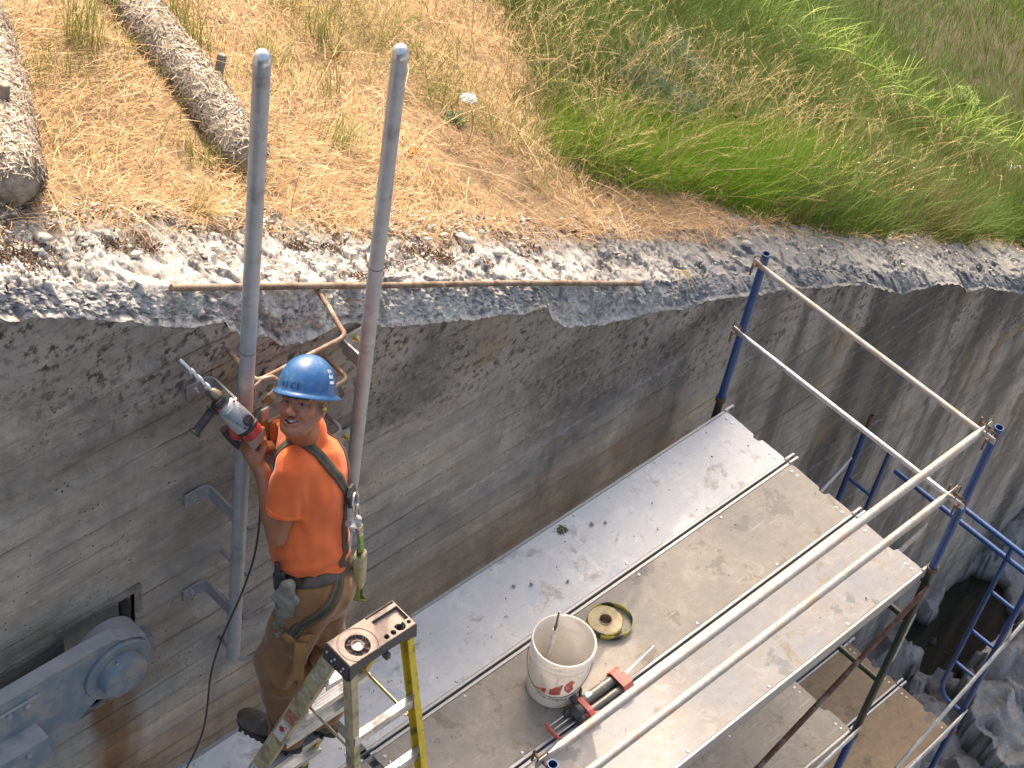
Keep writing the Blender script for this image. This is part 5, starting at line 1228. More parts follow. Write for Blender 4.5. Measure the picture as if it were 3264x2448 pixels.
# ---------------------------------------------------------------- boots
m_boot = simple('dark_brown_leather', (.055, .042, .035), (.09, .07, .058), .6, 0, 30, .3, .002, (.16, .13, .11), 12, .3); m_sole = simple('black_sole', (.03, .028, .026), (.05, .047, .042), .8, 0, 40, .3)
for (an, hd) in ((anL, unit(A(-.35, .94, 0))), (anR, unit(A(-.28, .96, 0)))):
    sd = np.cross((0, 0, 1), hd); c0 = A(an[0], an[1], .0)-hd*.055
    def bp(f, s, z): return A(c0[0], c0[1], 0)+hd*f+sd*s+A(0, 0, z)
    lo = np.minimum(bp(-.06, 0, 0), bp(.33, 0, 0))-.09; hi = np.maximum(bp(-.06, 0, 0), bp(.33, 0, 0))+.09; lo[2] = .57; hi[2] = .84
    Bo = Field(lo, hi, .0038); ax = [hd, sd, A(0, 0, 1)]
    Bo.ell(bp(.035, 0, .655), (.055, .044, .05), ax, .02); Bo.cone(bp(.05, 0, .66), bp(.045, 0, .80), .046, .055, .03); Bo.cone(bp(.08, 0, .675), bp(.17, 0, .650), .046, .040, .03)
    Bo.ell(bp(.215, 0, .642), (.078, .050, .040), ax, .03); Bo.cut(A(0, 0, .618), A(0, 0, -1)); Bo.cone(bp(.10, -.05, .70), bp(.10, .05, .70), .004, .004, .008, 's'); Bo.cone(bp(.17, -.06, .675), bp(.17, .06, .675), .002, .002, .008, 's')
    V, F = Bo.mesh(); V = relax(V, F, 2); bo = npmesh('boot', V-ORG, F, m_boot, man)
    out = []
    for q in np.linspace(0, 6.283, 44)[:-1]:
        cx_, cy_ = math.cos(q), math.sin(q); w = .041+.012*max(0, cx_)-.004*math.cos(2*q); out.append((.135+.155*cx_*(1 if abs(cx_) < .98 else 1), w*np.sign(cy_)*abs(cy_)**.72))
    b = MB(); b.prism(out, A(c0[0], c0[1], .590)-ORG, hd, sd, (0, 0, 1), .030); so = b.build('sole', m_sole, bo, smooth=30)
    for k in range(9):
        for s in (-1, 1):
            b = MB(); b.box(bp(.03+.028*k, s*.042, .594)-ORG, (.014, .014, .012), ax); b.build('tread_lug', m_sole, bo, smooth=0) if s == 1 else None

# ---------------------------------------------------------------- hard hat
hc = hp_(0, -.006, .052); m_hat = None
t = NT('blue_helmet_shell'); n1 = t.noise(9, t.obj(), 7, .65); n2 = t.noise(60, t.obj(), 5)
colh = t.mix(t.ramp(n1, [(.42, 0.), (.68, 1.)]), (.016, .085, .235), (.032, .125, .29)); colh = t.mix(t.math('MULTIPLY', t.ramp(n2, [(.5, 0.), (.68, 1.)]), t.ramp(n1, [(.4, .0), (.65, .5)])), colh, (.22, .23, .21))
m_hat = t.done(colh, t.math('MULTIPLY_ADD', n1, .25, .22), normal=t.bump(n2, .05, .001))
hat = empty('hard_hat', (0, 0, 0), None); hat.parent = man
hat.name = 'hard_hat'
RL, RF, RU = .106, .124, .134
def hs(th, ph, g=0.0):
    """point of the shell: th round the head (0 = front), ph from brim to crown"""
    c = math.cos(ph)**.92 if ph < math.pi/2-1e-6 else 0.0; s = math.sin(ph)
    return hc+hL*((RL+g)*math.sin(th)*c)+hF*((RF+g)*math.cos(th)*c)+hU*((RU+g)*s)
N, K = 64, 18; V = []; F = []
rows = []
for g, kk in ((0.0, range(K+1)),):
    for i in kk: rows.append([hs(2*math.pi*j/N, math.pi/2*(1-i/K)) for j in range(N)])
def brim(j, t_):
    th = 2*math.pi*j/N; w = .012+.042*max(0, -math.cos(th))**2+.006*max(0, math.cos(th))**3; c, s = math.cos(th), math.sin(th)
    dr = -.006-.012*max(0, -c)**3
    return hc+hL*((RL+w*t_)*s)+hF*((RF+w*t_)*c)+hU*(-.010*t_**.6+dr*t_)
for t_, lift in ((.3, 0), (1.0, 0), (1.0, -.004), (.25, -.004)): rows.append([brim(j, t_)+hU*lift for j in range(N)])
for i in range(K+1): rows.append([hs(2*math.pi*j/N, math.pi/2*i/K, -.003)-hU*.001 for j in range(N)])
V = np.array(rows).reshape(-1, 3); n_ = len(rows)
F = np.array([(i*N+j, i*N+(j+1) % N, (i+1)*N+(j+1) % N, (i+1)*N+j) for i in range(n_-1) for j in range(N)])[:, ::-1]
sh_o = npmesh('shell', V-ORG, F, m_hat, hat)
def hatdecal(polys, th0, ph0, mat, name, lift=.0012):
    b = MB()
    for (V_, F_) in polys: b.add([hs(th0+x/.115, ph0+y/.125, lift)-ORG for x, y in V_], F_)
    return b.build(name, mat, hat, smooth=0, fix=False)
def rectp(x0, x1, y0, y1, n=5):
    V_ = [(x0+(x1-x0)*i/n, y) for i in range(n+1) for y in (y0, y1)]; return V_, [(2*i, 2*i+2, 2*i+3, 2*i+1) for i in range(n)]
m_ink = simple('black_marker', (.012, .012, .016), None, .6)
for (ch, x) in (('V', -.068), ('I', -.044), ('C', -.022), ('E', .004)):
    TV, TF = text_geo(ch, .030); hatdecal([([(p[0]+x, p[1]) for p in TV], TF)], .12, .07, m_ink, 'marker_letter')
m_wst = simple('white_sticker', (.72, .72, .72), (.6, .62, .66), .5, 0, 90)
for (y0, y1) in ((.060, .071), (.038, .049), (.018, .028)): hatdecal([rectp(-.014, .016, y0, y1)], 1.50, .16, m_wst, 'sticker_strip')
hatdecal([rectp(-.012, -.004, .050, .058)], 1.50, .16, simple('grey_print', (.3, .34, .4)), 'sticker_print', .0018)
hatdecal([rectp(.0, .015, .052, .055), rectp(-.011, .014, .0425, .0445), rectp(-.010, .012, .0635, .0675)], 1.50, .16, simple('blue_print', (.05, .14, .33)), 'sticker_print', .0022)
# head band seen under the brim
b = MB(); b.tube([hp_(.083*math.sin(q), -.008+.103*math.cos(q), .028)-ORG for q in np.linspace(0, 6.283, 40)], .008, 8, cap=False, flat=(.4, 1.4)); b.build('head_band', simple('grey_band', (.32, .29, .24), (.25, .12, .08)), hat)

# ---------------------------------------------------------------- harness
m_dcolb = simple('dull_buckle', (.12, .11, .10), (.2, .19, .18), .45, .6, 40)
t = NT('harness_web'); w_ = t.attr('across'); aw = t.math('ABSOLUTE', w_); al = t.attr('along')
st = t.math('MULTIPLY', t.math('COMPARE', aw, .55, .09), t.math('GREATER_THAN', t.math('FRACT', t.math('MULTIPLY', al, 120)), .35))
colw = t.mix(t.ramp(t.noise(25, det=5), [(.4, 0.), (.7, 1.)]), (.030, .029, .027), (.075, .070, .060)); colw = t.mix(t.math('MULTIPLY', st, .8), colw, (.16, .17, .05))
m_web = t.done(t.mix(t.math('GREATER_THAN', aw, .82), colw, (.13, .045, .03)), .85, normal=t.bump(t.noise(400, det=2), .3, .001))
m_tanweb = simple('tan_web', (.27, .15, .05), (.33, .19, .075), .85, 0, 200, .3)
def strap(P, w, fld, mat, name, par, th=.005, off=.003, n=60, twist=None):
    P = np.array(P, float); s_ = np.concatenate([[0], np.cumsum(np.linalg.norm(np.diff(P, axis=0), axis=1))]); q = np.linspace(0, s_[-1], n)
    # smooth path
    Q = np.stack([np.interp(q, s_, P[:, k]) for k in range(3)], -1)
    for _ in range(6): Q[1:-1] = .5*Q[1:-1]+.25*(Q[:-2]+Q[2:])
    if fld is not None:
        Q, Nn = fld.snap(Q, off)
        for _ in range(4): Q[1:-1] = .5*Q[1:-1]+.25*(Q[:-2]+Q[2:])
        Nn = fld.grad(Q); Nn /= np.maximum(np.linalg.norm(Nn, axis=1, keepdims=True), 1e-6)
    else: Nn = np.tile(unit(twist), (n, 1))
    for _ in range(4): Nn[1:-1] = .5*Nn[1:-1]+.25*(Nn[:-2]+Nn[2:])
    T = np.gradient(Q, axis=0); T /= np.linalg.norm(T, axis=1, keepdims=True); Wd = np.cross(Nn, T); Wd /= np.linalg.norm(Wd, axis=1, keepdims=True); Nn = np.cross(T, Wd)
    V = []; ac = []; al_ = []; m = 7
    for sgn in (1, -1):
        for k in range(m):
            x = (-1+2*k/(m-1))*sgn
            E_ = Q+Wd*(w/2*x); 
            if fld is not None:
                vv = fld.val(E_)-off; E_ = E_-Nn*np.clip(vv, -.02, .008)[:, None]*.8
            V.append(E_+Nn*(th/2*sgn)*(1-.4*abs(x)**6)); ac.append(np.full(n, x)); al_.append(q)
    V = np.stack(V, 1).reshape(-1, 3); ac = np.stack(ac, 1).ravel(); al_ = np.stack(al_, 1).ravel(); M = 2*m
    F = [(i*M+k, i*M+(k+1) % M, (i+1)*M+(k+1) % M, (i+1)*M+k) for i in range(n-1) for k in range(M)]
    return npmesh(name, V-ORG, F, mat, par, attrs={'across': ac, 'along': al_})
har = empty('harness', (0, 0, 0)); har.parent = man
tb = lambda a, d, s: Pv+lat*a+dep*d+spn*s
DR = tb(.005, -.155, .34)
strap([tb(.10, .16, .22), tb(.105, .15, .36), tb(.105, .10, .50), tb(.10, .03, .575), tb(.095, -.04, .565), tb(.085, -.11, .50), tb(.05, -.15, .42), DR], .046, S, m_web, 'left_strap', har)
strap([tb(-.10, .16, .22), tb(-.105, .15, .36), tb(-.105, .10, .50), tb(-.10, .03, .575), tb(-.09, -.04, .565), tb(-.075, -.11, .50), tb(-.035, -.15, .42), DR], .046, S, m_web, 'right_strap', har)
strap([DR, tb(.01, -.155, .24), tb(.03, -.15, .12), tb(.05, -.15, .06)], .05, S, m_web, 'back_strap', har)
strap([tb(.03, -.15, .10), tb(.085, -.14, .03), tb(.14, -.09, -.06), tb(.18, -.0, -.14), tb(.19, .05, -.20)], .052, Tr, m_web, 'seat_strap', har)
strap([tb(.0, -.15, .10), tb(-.08, -.14, .02), tb(-.15, -.08, -.10), tb(-.19, .0, -.17)], .050, Tr, m_web, 'seat_strap', har)
# belt
a = np.linspace(0, 6.283, 40); strap([tb(.19*math.sin(q), .16*math.cos(q), .052) for q in a], .046, Tr, simple('dark_belt', (.045, .032, .026), (.06, .045, .035)), 'belt', man, n=120)
# tan thigh strap with a hanging end
strap([hipL+(knL-hipL)*.36+A(.0, -.16, .02)+dep*.0, hipL+(knL-hipL)*.34-A(.12, .06, 0), hipL+(knL-hipL)*.30-A(.12, -.08, 0)], .044, Tr, m_tanweb, 'thigh_strap', har, n=30)
p0 = hipL+(knL-hipL)*.30-A(.085, .105, 0); strap([p0, p0+A(-.01, -.012, -.06), p0+A(-.014, -.02, -.22)], .045, None, m_tanweb, 'hanging_end', har, n=24, twist=A(-.6, -.7, .1))
b = MB(); b.box(hipL+(knL-hipL)*.31-A(.13, .03, -.02)-ORG, (.05, .012, .03), bev=.004); b.build('buckle', m_dcolb, har)
# back ring and its plastic plate
b = MB(); a_, b_, d_ = frame(-dep); c = DR-dep*.028-spn*.02
b.tube([c+.034*(lat*math.cos(q))+.040*(spn*math.sin(q)) for q in np.linspace(0, 6.283, 28)], .0045, 8, cap=False); b.v = [tuple(np.array(p)-ORG) for p in b.v]; b.build('back_ring', m_steel, har)
b = MB(); b.prism([(-.035, -.03), (.035, -.03), (.045, .02), (.02, .05), (-.02, .05), (-.045, .02)], DR-dep*.008-ORG, lat, spn, -dep, .012); b.build('back_plate', m_blkg, har)
# pouch on the belt
b = MB(); pc_ = tb(.165, .085, .035); b.box(pc_-ORG, (.05, .035, .085), np.array([dep, lat, spn]), .01); b.tube([pc_+lat*.02+spn*.04-ORG, pc_+lat*.02+spn*.09-ORG], .012, 10); b.build('black_pouch', m_blkg, man)
b = MB(); c = pc_-spn*.10+lat*.015; b.tube([c+.018*dep*math.cos(q)+.045*spn*math.sin(q)-ORG for q in np.linspace(0, 6.283, 20)], .004, 8, cap=False); b.build('snap_link', m_steel, man)

# ---------------------------------------------------------------- lanyard with its energy absorber
ly = empty('lanyard', tuple(DR), 'green and tan shock absorbing lanyard hanging from the worker\'s back ring', 'lanyard')
def lz(P): return [np.array(p)-DR for p in P]
c = DR-dep*.035-spn*.085
b = MB(); b.tube(lz([c+.024*lat*math.cos(q)*(.8 if math.sin(q) > 0 else 1.1)+.055*spn*math.sin(q) for q in np.linspace(0, 6.283, 30)]), .006, 10, cap=False); b.build('snap_hook', simple('grey_hook', (.30, .26, .22), (.4, .37, .33), .45, .6), ly)
b = MB(); b.prism([(-.03, .0), (.03, .0), (.018, -.075), (-.018, -.075)], lz([c-spn*.04])[0], lat, spn, -dep, .012); b.build('hook_gate', simple('tan_hook', (.26, .20, .14), (.35, .3, .24), .5, .4), ly)
m_grn = simple('green_web', (.12, .20, .035), (.2, .28, .08), .8, 0, 60); m_pch = simple('dusty_pouch', (.36, .33, .20), (.30, .26, .15), .8, 0, 22, .3, .002, (.15, .13, .09), 18, .3)
pz = c-spn*.115-dep*.005; dn = A(.05, -.03, -1); dn = unit(dn)
b = MB(); b.box(lz([pz-A(0, 0, -.01)])[0], (.040, .016, .07), np.array([lat, dep, spn]), .004); b.build('green_loop', m_grn, ly)
b = MB(); b.box(lz([pz+dn*.035])[0], (.042, .020, .045), np.array([lat, dep, -dn]), .004); b.build('black_sleeve', m_blkg, ly)
b = MB(); b.box(lz([pz+dn*.155])[0], (.072, .044, .20), np.array([unit(lat-(lat@dn)*dn), unit(np.cross(dn, lat)), -dn]), .012); pcb = b.build('pouch', m_pch, ly)
b = MB(); b.box(lz([pz+dn*.085])[0], (.050, .030, .055), np.array([lat, dep, -dn]), .006); b.build('green_band', m_grn, ly)
q0 = pz+dn*.25; b = MB(); b.tube(lz([q0, q0+dn*.05+lat*.01, q0+dn*.085+lat*.03-dep*.02, q0+dn*.06+lat*.055, q0+dn*.0+lat*.05]), [.020, .022, .020, .018, .014], 10, flat=(1.3, .3)); b.build('folded_web', m_grn, ly)
# crumpled pale cloth tucked behind the ring
b = MB()
C_ = Field(DR-dep*.02-.09, DR-dep*.02+.09, .0045); cc = DR-dep*.028+lat*.035-spn*.10
for k in range(7):
    r2 = np.random.default_rng(k+3); C_.cone(cc+A(*(r2.random(3)-.5))*.05, cc+A(*(r2.random(3)-.5))*.06-spn*.03, .012, .009, .004)
C_.rough(lambda P: .005*vnoise(P[:, 0]*90, P[:, 1]*90, P[:, 2]*60, s=2)); V, F = C_.mesh()
o = npmesh('rag', V, F, simple('pale_cloth', (.46, .45, .42), (.33, .32, .3), .9, 0, 60, .3)); tag(o, 'crumpled pale grey rag tucked behind the worker\'s back ring', 'rag')

# ---------------------------------------------------------------- glove hanging from the belt
G = Field((-3.84, -.68, 1.22), (-3.52, -.30, 1.62), .0036)
g0 = tb(.205, .03, .045); out = lat*.02; dnv = unit(A(.0, -.03, -1))
G.cone(g0, g0+dnv*.09+out, .020, .034, .02); G.cone(g0+dnv*.08+out+dep*.02, g0+dnv*.15+out*1.2, .026, .026, .02); G.cone(g0+dnv*.08+out-dep*.025, g0+dnv*.14+out-dep*.02, .022, .022, .015)
for i, (dd, L) in enumerate(((.036, .10), (.014, .17), (-.008, .155), (-.030, .11))): G.cone(g0+dnv*.13+out*1.3+dep*dd*.7, g0+dnv*(.145+L)+out*1.2+dep*dd, .0165, .0125, .007)
G.cone(g0+dnv*.07+out-dep*.035, g0+dnv*.15+out-dep*.045, .014, .011, .008); G.cone(g0+dnv*.0+out*.5+dep*.02, g0+dnv*.07+dep*.05+out, .018, .013, .012)
G.rough(lambda P: .004*np.sin(90*((P-g0)@dep)+30*((P-g0)@dnv)+4*vnoise(P[:, 0]*20, P[:, 1]*20, P[:, 2]*20, s=1))*.6+.003*vnoise(P[:, 0]*55, P[:, 1]*55, P[:, 2]*30, s=4))
V, F = G.mesh(); V = relax(V, F, 1)
o = npmesh('work_glove', V, F, simple('grey_green_glove', (.165, .165, .13), (.225, .22, .175), .9, 0, 25, .4, .002, (.12, .12, .1), 14, .35)); tag(o, 'limp grey green work glove hanging from the worker\'s belt', 'glove')

# ---------------------------------------------------------------- hammer drill
dr = empty('hammer_drill', tuple(Rr), 'red and silver hammer drill with a long bit, held in the worker\'s hands', 'hammer drill')
KD = 1.08
def dq(s, u, w=0): return dp_(s, u*KD, w*KD)-Rr
m_dred = simple('red_drill_plastic', (.42, .030, .028), (.48, .06, .05), .45, 0, 25, .1, .001, (.32, .17, .14), 12, .3); m_dsil = simple('silver_drill_plastic', (.40, .39, .385), (.47, .45, .435), .45, .2, 16, .08, .001, (.34, .29, .26), 10, .35)
m_dblk = simple('black_drill_rubber', (.02, .02, .022), (.04, .038, .036), .6, 0, 30, .2, .001, (.11, .09, .08), 14, .25); m_dcol = simple('brown_steel_collar', (.17, .13, .095), (.24, .19, .14), .38, .75, 30, .1)
twist_bit(dr, dq(.60, 0), dq(1.0, 0), .0125, m_steel, 'drill_bit', 2.2, .30)
b = MB(); b.lathe([(0, -.006), (.012, -.006), (.019, .004), (.023, .02), (.0245, .035), (.023, .038), (.0235, .05), (.027, .052), (.027, .07), (.029, .085), (0, .085)][::-1], dq(.615, 0), -dA, 28, up=dU); b.build('chuck', m_dcol, dr, smooth=35)
def loft(name, mat, secs, par=dr, n=26, p=2.6):
    V = []; F = []
    for (s, u, w, hu, hw) in secs:
        for k in range(n):
            t_ = 2*math.pi*k/n; c, s2 = math.cos(t_), math.sin(t_); V.append(dq(s, u+hu*np.sign(s2)*abs(s2)**(2/p), w+hw*np.sign(c)*abs(c)**(2/p)))
    m = len(secs)
    for i in range(m-1):
        for k in range(n): F.append((i*n+k, i*n+(k+1) % n, (i+1)*n+(k+1) % n, (i+1)*n+k))
    F += [tuple(range(n)), tuple((m-1)*n+k for k in range(n))[::-1]]
    b = MB(); b.add(V, F); return b.build(name, mat, par, smooth=35)
loft('gear_housing', m_dsil, [(.455, .0, 0, .024, .026), (.44, 0, 0, .031, .033), (.40, -.002, 0, .036, .037), (.33, -.004, 0, .038, .039), (.24, -.006, 0, .039, .042), (.185, -.006, 0, .038, .041), (.165, -.006, 0, .034, .036)])
loft('grey_panel', simple('blue_grey_panel', (.22, .245, .275), (.27, .28, .3), .5), [(.405, .012, -.012, .025, .027), (.30, .014, -.006, .0255, .031), (.19, .014, 0, .0195, .034), (.175, .012, 0, .018, .030)])
loft('neck_ring', m_dblk, [(.175, -.004, 0, .036, .037), (.16, -.004, 0, .040, .041), (.145, -.004, 0, .039, .040), (.135, -.004, 0, .034, .036)])
loft('rear_top', m_dred, [(.150, -.004, 0, .035, .036), (.10, -.006, 0, .036, .037), (.062, -.010, 0, .034, .035)])
loft('rear_cap', simple('dusty_grey_cap', (.25, .20, .17), (.33, .28, .24), .6, 0, 18), [(.066, -.010, 0, .0345, .0355), (.03, -.018, 0, .033, .034), (-.02, -.034, 0, .027, .030), (-.05, -.055, 0, .016, .022)])
V = []
b = MB(); b.tube([dq(.34, -.022, .008), dq(.24, -.055, .012), dq(.16, -.088, .012), dq(.11, -.112, .008)], [.030, .034, .034, .028], 18, flat=(1.0, 1.0)); b.build('motor_housing', m_dred, dr)
b = MB(); b.tube([dq(-.035, -.04), dq(-.058, -.075), dq(-.045, -.115), dq(.02, -.140), (dq(.12, -.140)), dq(.22, -.125)], [.020, .0185, .018, .017, .017, .019], 16); b.build('grip', m_dblk, dr)
b = MB(); b.tube([dq(-.02, -.05), dq(-.025, -.09)], [.012, .012], 10); b.build('trigger', m_dred, dr)
b = MB(); b.lathe([(0, .0), (.022, 0), (.022, .007), (.0195, .009), (0, .009)][::-1], dq(.228, .0355, -.004), dU, 28); b.box(dq(.228, .045, -.004), (.036, .009, .006), np.array([unit(dS+dA*.25), unit(dA-dS*.25), dU]), .002); b.build('mode_dial', m_dblk, dr, smooth=30)
for (s, w) in ((.425, .012), (.40, .031), (.335, .036), (.35, -.030), (.215, .036), (.20, -.028), (.28, -.034)):
    b = MB(); b.lathe([(0, 0), (.0042, 0), (.0042, .003), (0, .003)][::-1], dq(s, .0365-abs(w)**2*13, w), unit(dU+dS*w*16), 10); b.build('screw', m_dblk, dr)
# side handle
hd_ = unit(-.59*ri-.80*up_+.08*vw); h0 = dq(.50, -.005, .030)
b = MB(); b.lathe([(.031, 0), (.036, 0), (.036, .022), (.031, .022), (.031, 0)], dq(.475, 0), dA, 24); b.build('clamp_ring', m_dblk, dr)
b = MB(); b.tube([h0-hd_*.012, h0+hd_*.03, h0+hd_*.068], [.017, .020, .017], 14); b.build('clamp_block', m_dblk, dr)
b = MB(); b.box(h0+hd_*.030-unit(np.cross(hd_, vw))*.012+vw*.012, (.070, .020, .018), np.array([hd_, unit(np.cross(hd_, vw)), vw]), .006); b.build('red_insert', m_dred, dr)
b = MB(); b.lathe([(0, .066), (.012, .066), (.028, .070), (.029, .075), (.017, .080), (.0155, .10), (.017, .125), (.0155, .15), (.0165, .172), (.025, .178), (.025, .186), (0, .188)], h0, hd_, 20); b.build('side_handle', m_dblk, dr, smooth=40)
# power cord
cp = [dp_(.02, -.14), A(-3.50, -.20, 1.86), A(-3.535, -.24, 1.67), A(-3.517, -.20, 1.418), A(-3.536, -.15, 1.13), A(-3.603, -.13, .91), A(-3.654, -.12, .679), A(-3.665, -.12, .412), A(-3.679, -.12, .245), A(-3.737, -.13, .129), A(-3.83, -.15, .03), A(-3.95, -.2, .006), A(-4.3, -.3, .006)]
P = np.array(cp); s_ = np.concatenate([[0], np.cumsum(np.linalg.norm(np.diff(P, axis=0), axis=1))]); q = np.linspace(0, s_[-1], 90); Q = np.stack([np.interp(q, s_, P[:, k]) for k in range(3)], -1)
for _ in range(10): Q[1:-1] = .5*Q[1:-1]+.25*(Q[:-2]+Q[2:])
b = MB(); b.tube([p-Rr for p in Q], .0045, 8); b.build('power_cord', simple('black_cord', (.03, .028, .026), (.06, .055, .05), .6, 0, 30), dr)

# ---------------------------------------------------------------- tan lanyard hooked on the topmost rung
hl = empty('web_sling', (-3.33, -.02, 2.10), 'tan and green web sling with a hook, hanging from the topmost wall rung', 'sling')
def hq(P): return [np.array(p)-A(-3.33, -.02, 2.10) for p in P]
b = MB(); b.tube(hq([(-3.405, -.012, 2.14), (-3.41, -.015, 2.185), (-3.375, -.018, 2.21), (-3.33, -.022, 2.20), (-3.30, -.024, 2.165), (-3.305, -.022, 2.12), (-3.34, -.02, 2.10)]), .007, 10); b.build('steel_hook', simple('tan_steel', (.33, .25, .17), (.45, .38, .3), .45, .6), hl)
b = MB(); b.box(hq([(-3.345, -.025, 2.085)])[0], (.034, .012, .06), np.array(Matrix.Rotation(R(35), 3, 'Y')), .004); b.build('hook_body', simple('tan_steel_dark', (.13, .105, .07), (.18, .14, .09), .5, .4), hl)
b = MB(); b.box(hq([(-3.362, -.028, 2.015)])[0], (.036, .012, .065), bev=.005); b.build('stitched_pad', simple('pinkish_pad', (.30, .22, .20), (.40, .34, .31), .8, 0, 60), hl)
strap([A(-3.37, -.028, 1.99), A(-3.36, -.03, 1.93), A(-3.345, -.03, 1.80), A(-3.34, -.03, 1.70)], .044, None, simple('olive_web', (.20, .17, .055), (.26, .23, .09), .85, 0, 150, .3), 'web', hl, n=20, twist=A(-.2, -.95, .2))
for ch in hl.children:
    if ch.name.startswith('web'): ch.location = ORG-A(-3.33, -.02, 2.10)
# ---------------------------------------------------------------- vegetation on the bank
def leaf_mat(name, trans=.35, rough=.6):
    t = NT(name); c = t.attr('tint', True); tr = t.new('ShaderNodeBsdfTranslucent'); t.l(c, tr.inputs[0]); mx = t.new('ShaderNodeMixShader'); mx.inputs[0].default_value = trans
    m = t.done(c, rough, Specular_IOR_Level=.3); t.l(t.b.outputs[0], mx.inputs[1]); t.l(tr.outputs[0], mx.inputs[2]); t.l(mx.outputs[0], t.out.inputs[0]); return m
m_leaf = leaf_mat('leaf_blades'); m_straw = leaf_mat('straw_blades', .15, .7)
def blades(P, az, lean, L, W, bend, col, segs=3, tip=.15, wob=0.0, seed=0):
    """P base points, az azimuth, lean from vertical, bend extra lean along the blade"""
    n = len(P); r = np.random.default_rng(seed); s = np.linspace(0, 1, segs+1); p = P.copy(); V = np.zeros((n, segs+1, 2, 3)); wd = r.random(n)*6.28
    a = az.copy()
    for i in range(segs+1):
        le = lean+bend*s[i]; d = np.stack([np.sin(le)*np.cos(a), np.sin(le)*np.sin(a), np.cos(le)], -1)
        if i: p = p+d*(L/segs)[:, None]
        a = a+wob*(r.random(n)-.5)
        side = np.stack([-np.sin(a)*np.cos(wd*0+.0), np.cos(a), np.zeros(n)], -1)*.8+np.stack([np.cos(wd), np.sin(wd), np.zeros(n)], -1)*.5
        w = W*(1-(1-tip)*s[i]**1.5)/2; V[:, i, 0] = p-side*w[:, None]; V[:, i, 1] = p+side*w[:, None]
    V = V.reshape(-1, 3); b = (np.arange(n)*(segs+1)*2)[:, None, None]; k = np.arange(segs)[None, :, None]*2
    F = (b+k+np.array([0, 1, 3, 2])[None, None]).reshape(-1, 4); C = np.repeat(col, (segs+1)*2, axis=0)
    return V, F, C
def join(parts):
    Vs, Fs, Cs = [], [], []; o = 0
    for V, F, C in parts: Vs.append(V); Fs.append(F+o); Cs.append(C); o += len(V)
    return np.concatenate(Vs), np.concatenate(Fs), np.concatenate(Cs)
def pal(n, cols, r, wts=None, j=.15):
    c = np.array(cols, float); i = r.choice(len(c), n, p=wts); return np.clip(c[i]*(1+j*(r.random((n, 1))*2-1)), 0, 1)
def onb(x, y, dz=0.0): return np.stack([x, y, hill(x, y)+dz], -1)
STRAW = [(.45, .30, .145), (.51, .36, .185), (.35, .215, .105), (.58, .44, .265), (.25, .155, .085), (.46, .265, .11)]
r = np.random.default_rng(11)
# dry matted grass
n = 125000; x = r.uniform(-6, 2.2, n); y = .58+2.5*r.random(n)**.9
k = (green(x, y) < r.random(n)*1.05) & (y > .64+.10*fbm(x*6, y*0, o=3, s=31)-.10*r.random(n)**3) & (fbm(x*4, y*4, o=3, s=15) > -.42+.3*r.random(n)); x, y = x[k], y[k]; n = len(x)
flow = 1.1+2.6*fbm(x*.9, y*.9, o=2, s=28)
V1 = blades(onb(x, y, .004+.028*r.random(n)), np.where(r.random(n) < .55, flow+r.normal(size=n)*.5, r.random(n)*6.28), 1.05+.5*r.random(n), .035+.09*r.random(n)**1.8, .0018+.0019*r.random(n), .25+.4*r.random(n), pal(n, STRAW, r), 2, .4, .5, 1)
n2 = 7000; i = r.integers(0, n, n2); V2 = blades(onb(x[i], y[i]), r.random(n2)*6.28, .15+.5*r.random(n2), .07+.16*r.random(n2), .0018+.001*r.random(n2), .3+.7*r.random(n2), pal(n2, STRAW+[(.30, .28, .10)], r), 3, .3, .4, 2)
n3 = 420; x3 = r.uniform(-4.5, .8, n3); y3 = r.uniform(.66, 2.6, n3); V3 = blades(onb(x3, y3, .05), r.random(n3)*6.28, 1.2+.25*r.random(n3), .25+.35*r.random(n3), np.full(n3, .0028), .35+.3*r.random(n3), pal(n3, STRAW, r), 5, .5, .25, 3)
V, F, C = join([V1, V2, V3]); o = npmesh('dry_grass', V, F, m_straw, smooth=False, colors=C); tag(o, 'matted dry straw coloured grass covering the bank', 'dry grass', kind='stuff')
# green grass
n = 190000; x = np.concatenate([r.uniform(-1, 7, int(n*.72)), r.uniform(7, 18, n-int(n*.72))]); y = .58+5.4*r.random(n)**1.4
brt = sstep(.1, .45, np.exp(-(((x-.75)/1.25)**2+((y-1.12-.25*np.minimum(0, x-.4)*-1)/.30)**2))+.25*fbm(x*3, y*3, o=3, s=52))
bar = sstep(.1, .4, np.exp(-((y-(3.1+.25*(x-7)))/.45)**2)*sstep(4.5, 6, x)+.3*fbm(x*1.2, y*1.2, o=3, s=44))
k = (green(x, y) > r.random(n)*.95) & (y > .69-.07*sstep(.8, 1.6, x)+.08*fbm(x*5, y*0, o=3, s=33)) & (bar*.1 < r.random(n)); x, y, brt = x[k], y[k], brt[k]; n = len(x)
pt = fbm(x*.9, y*.9, o=3, s=61)
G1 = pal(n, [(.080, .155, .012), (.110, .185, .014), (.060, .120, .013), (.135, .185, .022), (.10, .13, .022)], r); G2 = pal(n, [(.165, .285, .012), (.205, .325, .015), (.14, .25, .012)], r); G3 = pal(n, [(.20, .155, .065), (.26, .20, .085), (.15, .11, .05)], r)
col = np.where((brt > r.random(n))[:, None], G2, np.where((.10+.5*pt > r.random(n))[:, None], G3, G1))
L = (.12+.22*r.random(n)**1.2)*(.75+.5*sstep(-.3, .4, fbm(x*1.7, y*1.7, o=2, s=63)))*(.75+.25*sstep(.65, .9, y))+.05*(brt > .5)
L = L*(1+.75*sstep(.5, 1.3, x)*sstep(1.15, .8, y))
flow = .7+1.6*fbm(x*.8, y*.8, o=2, s=66)
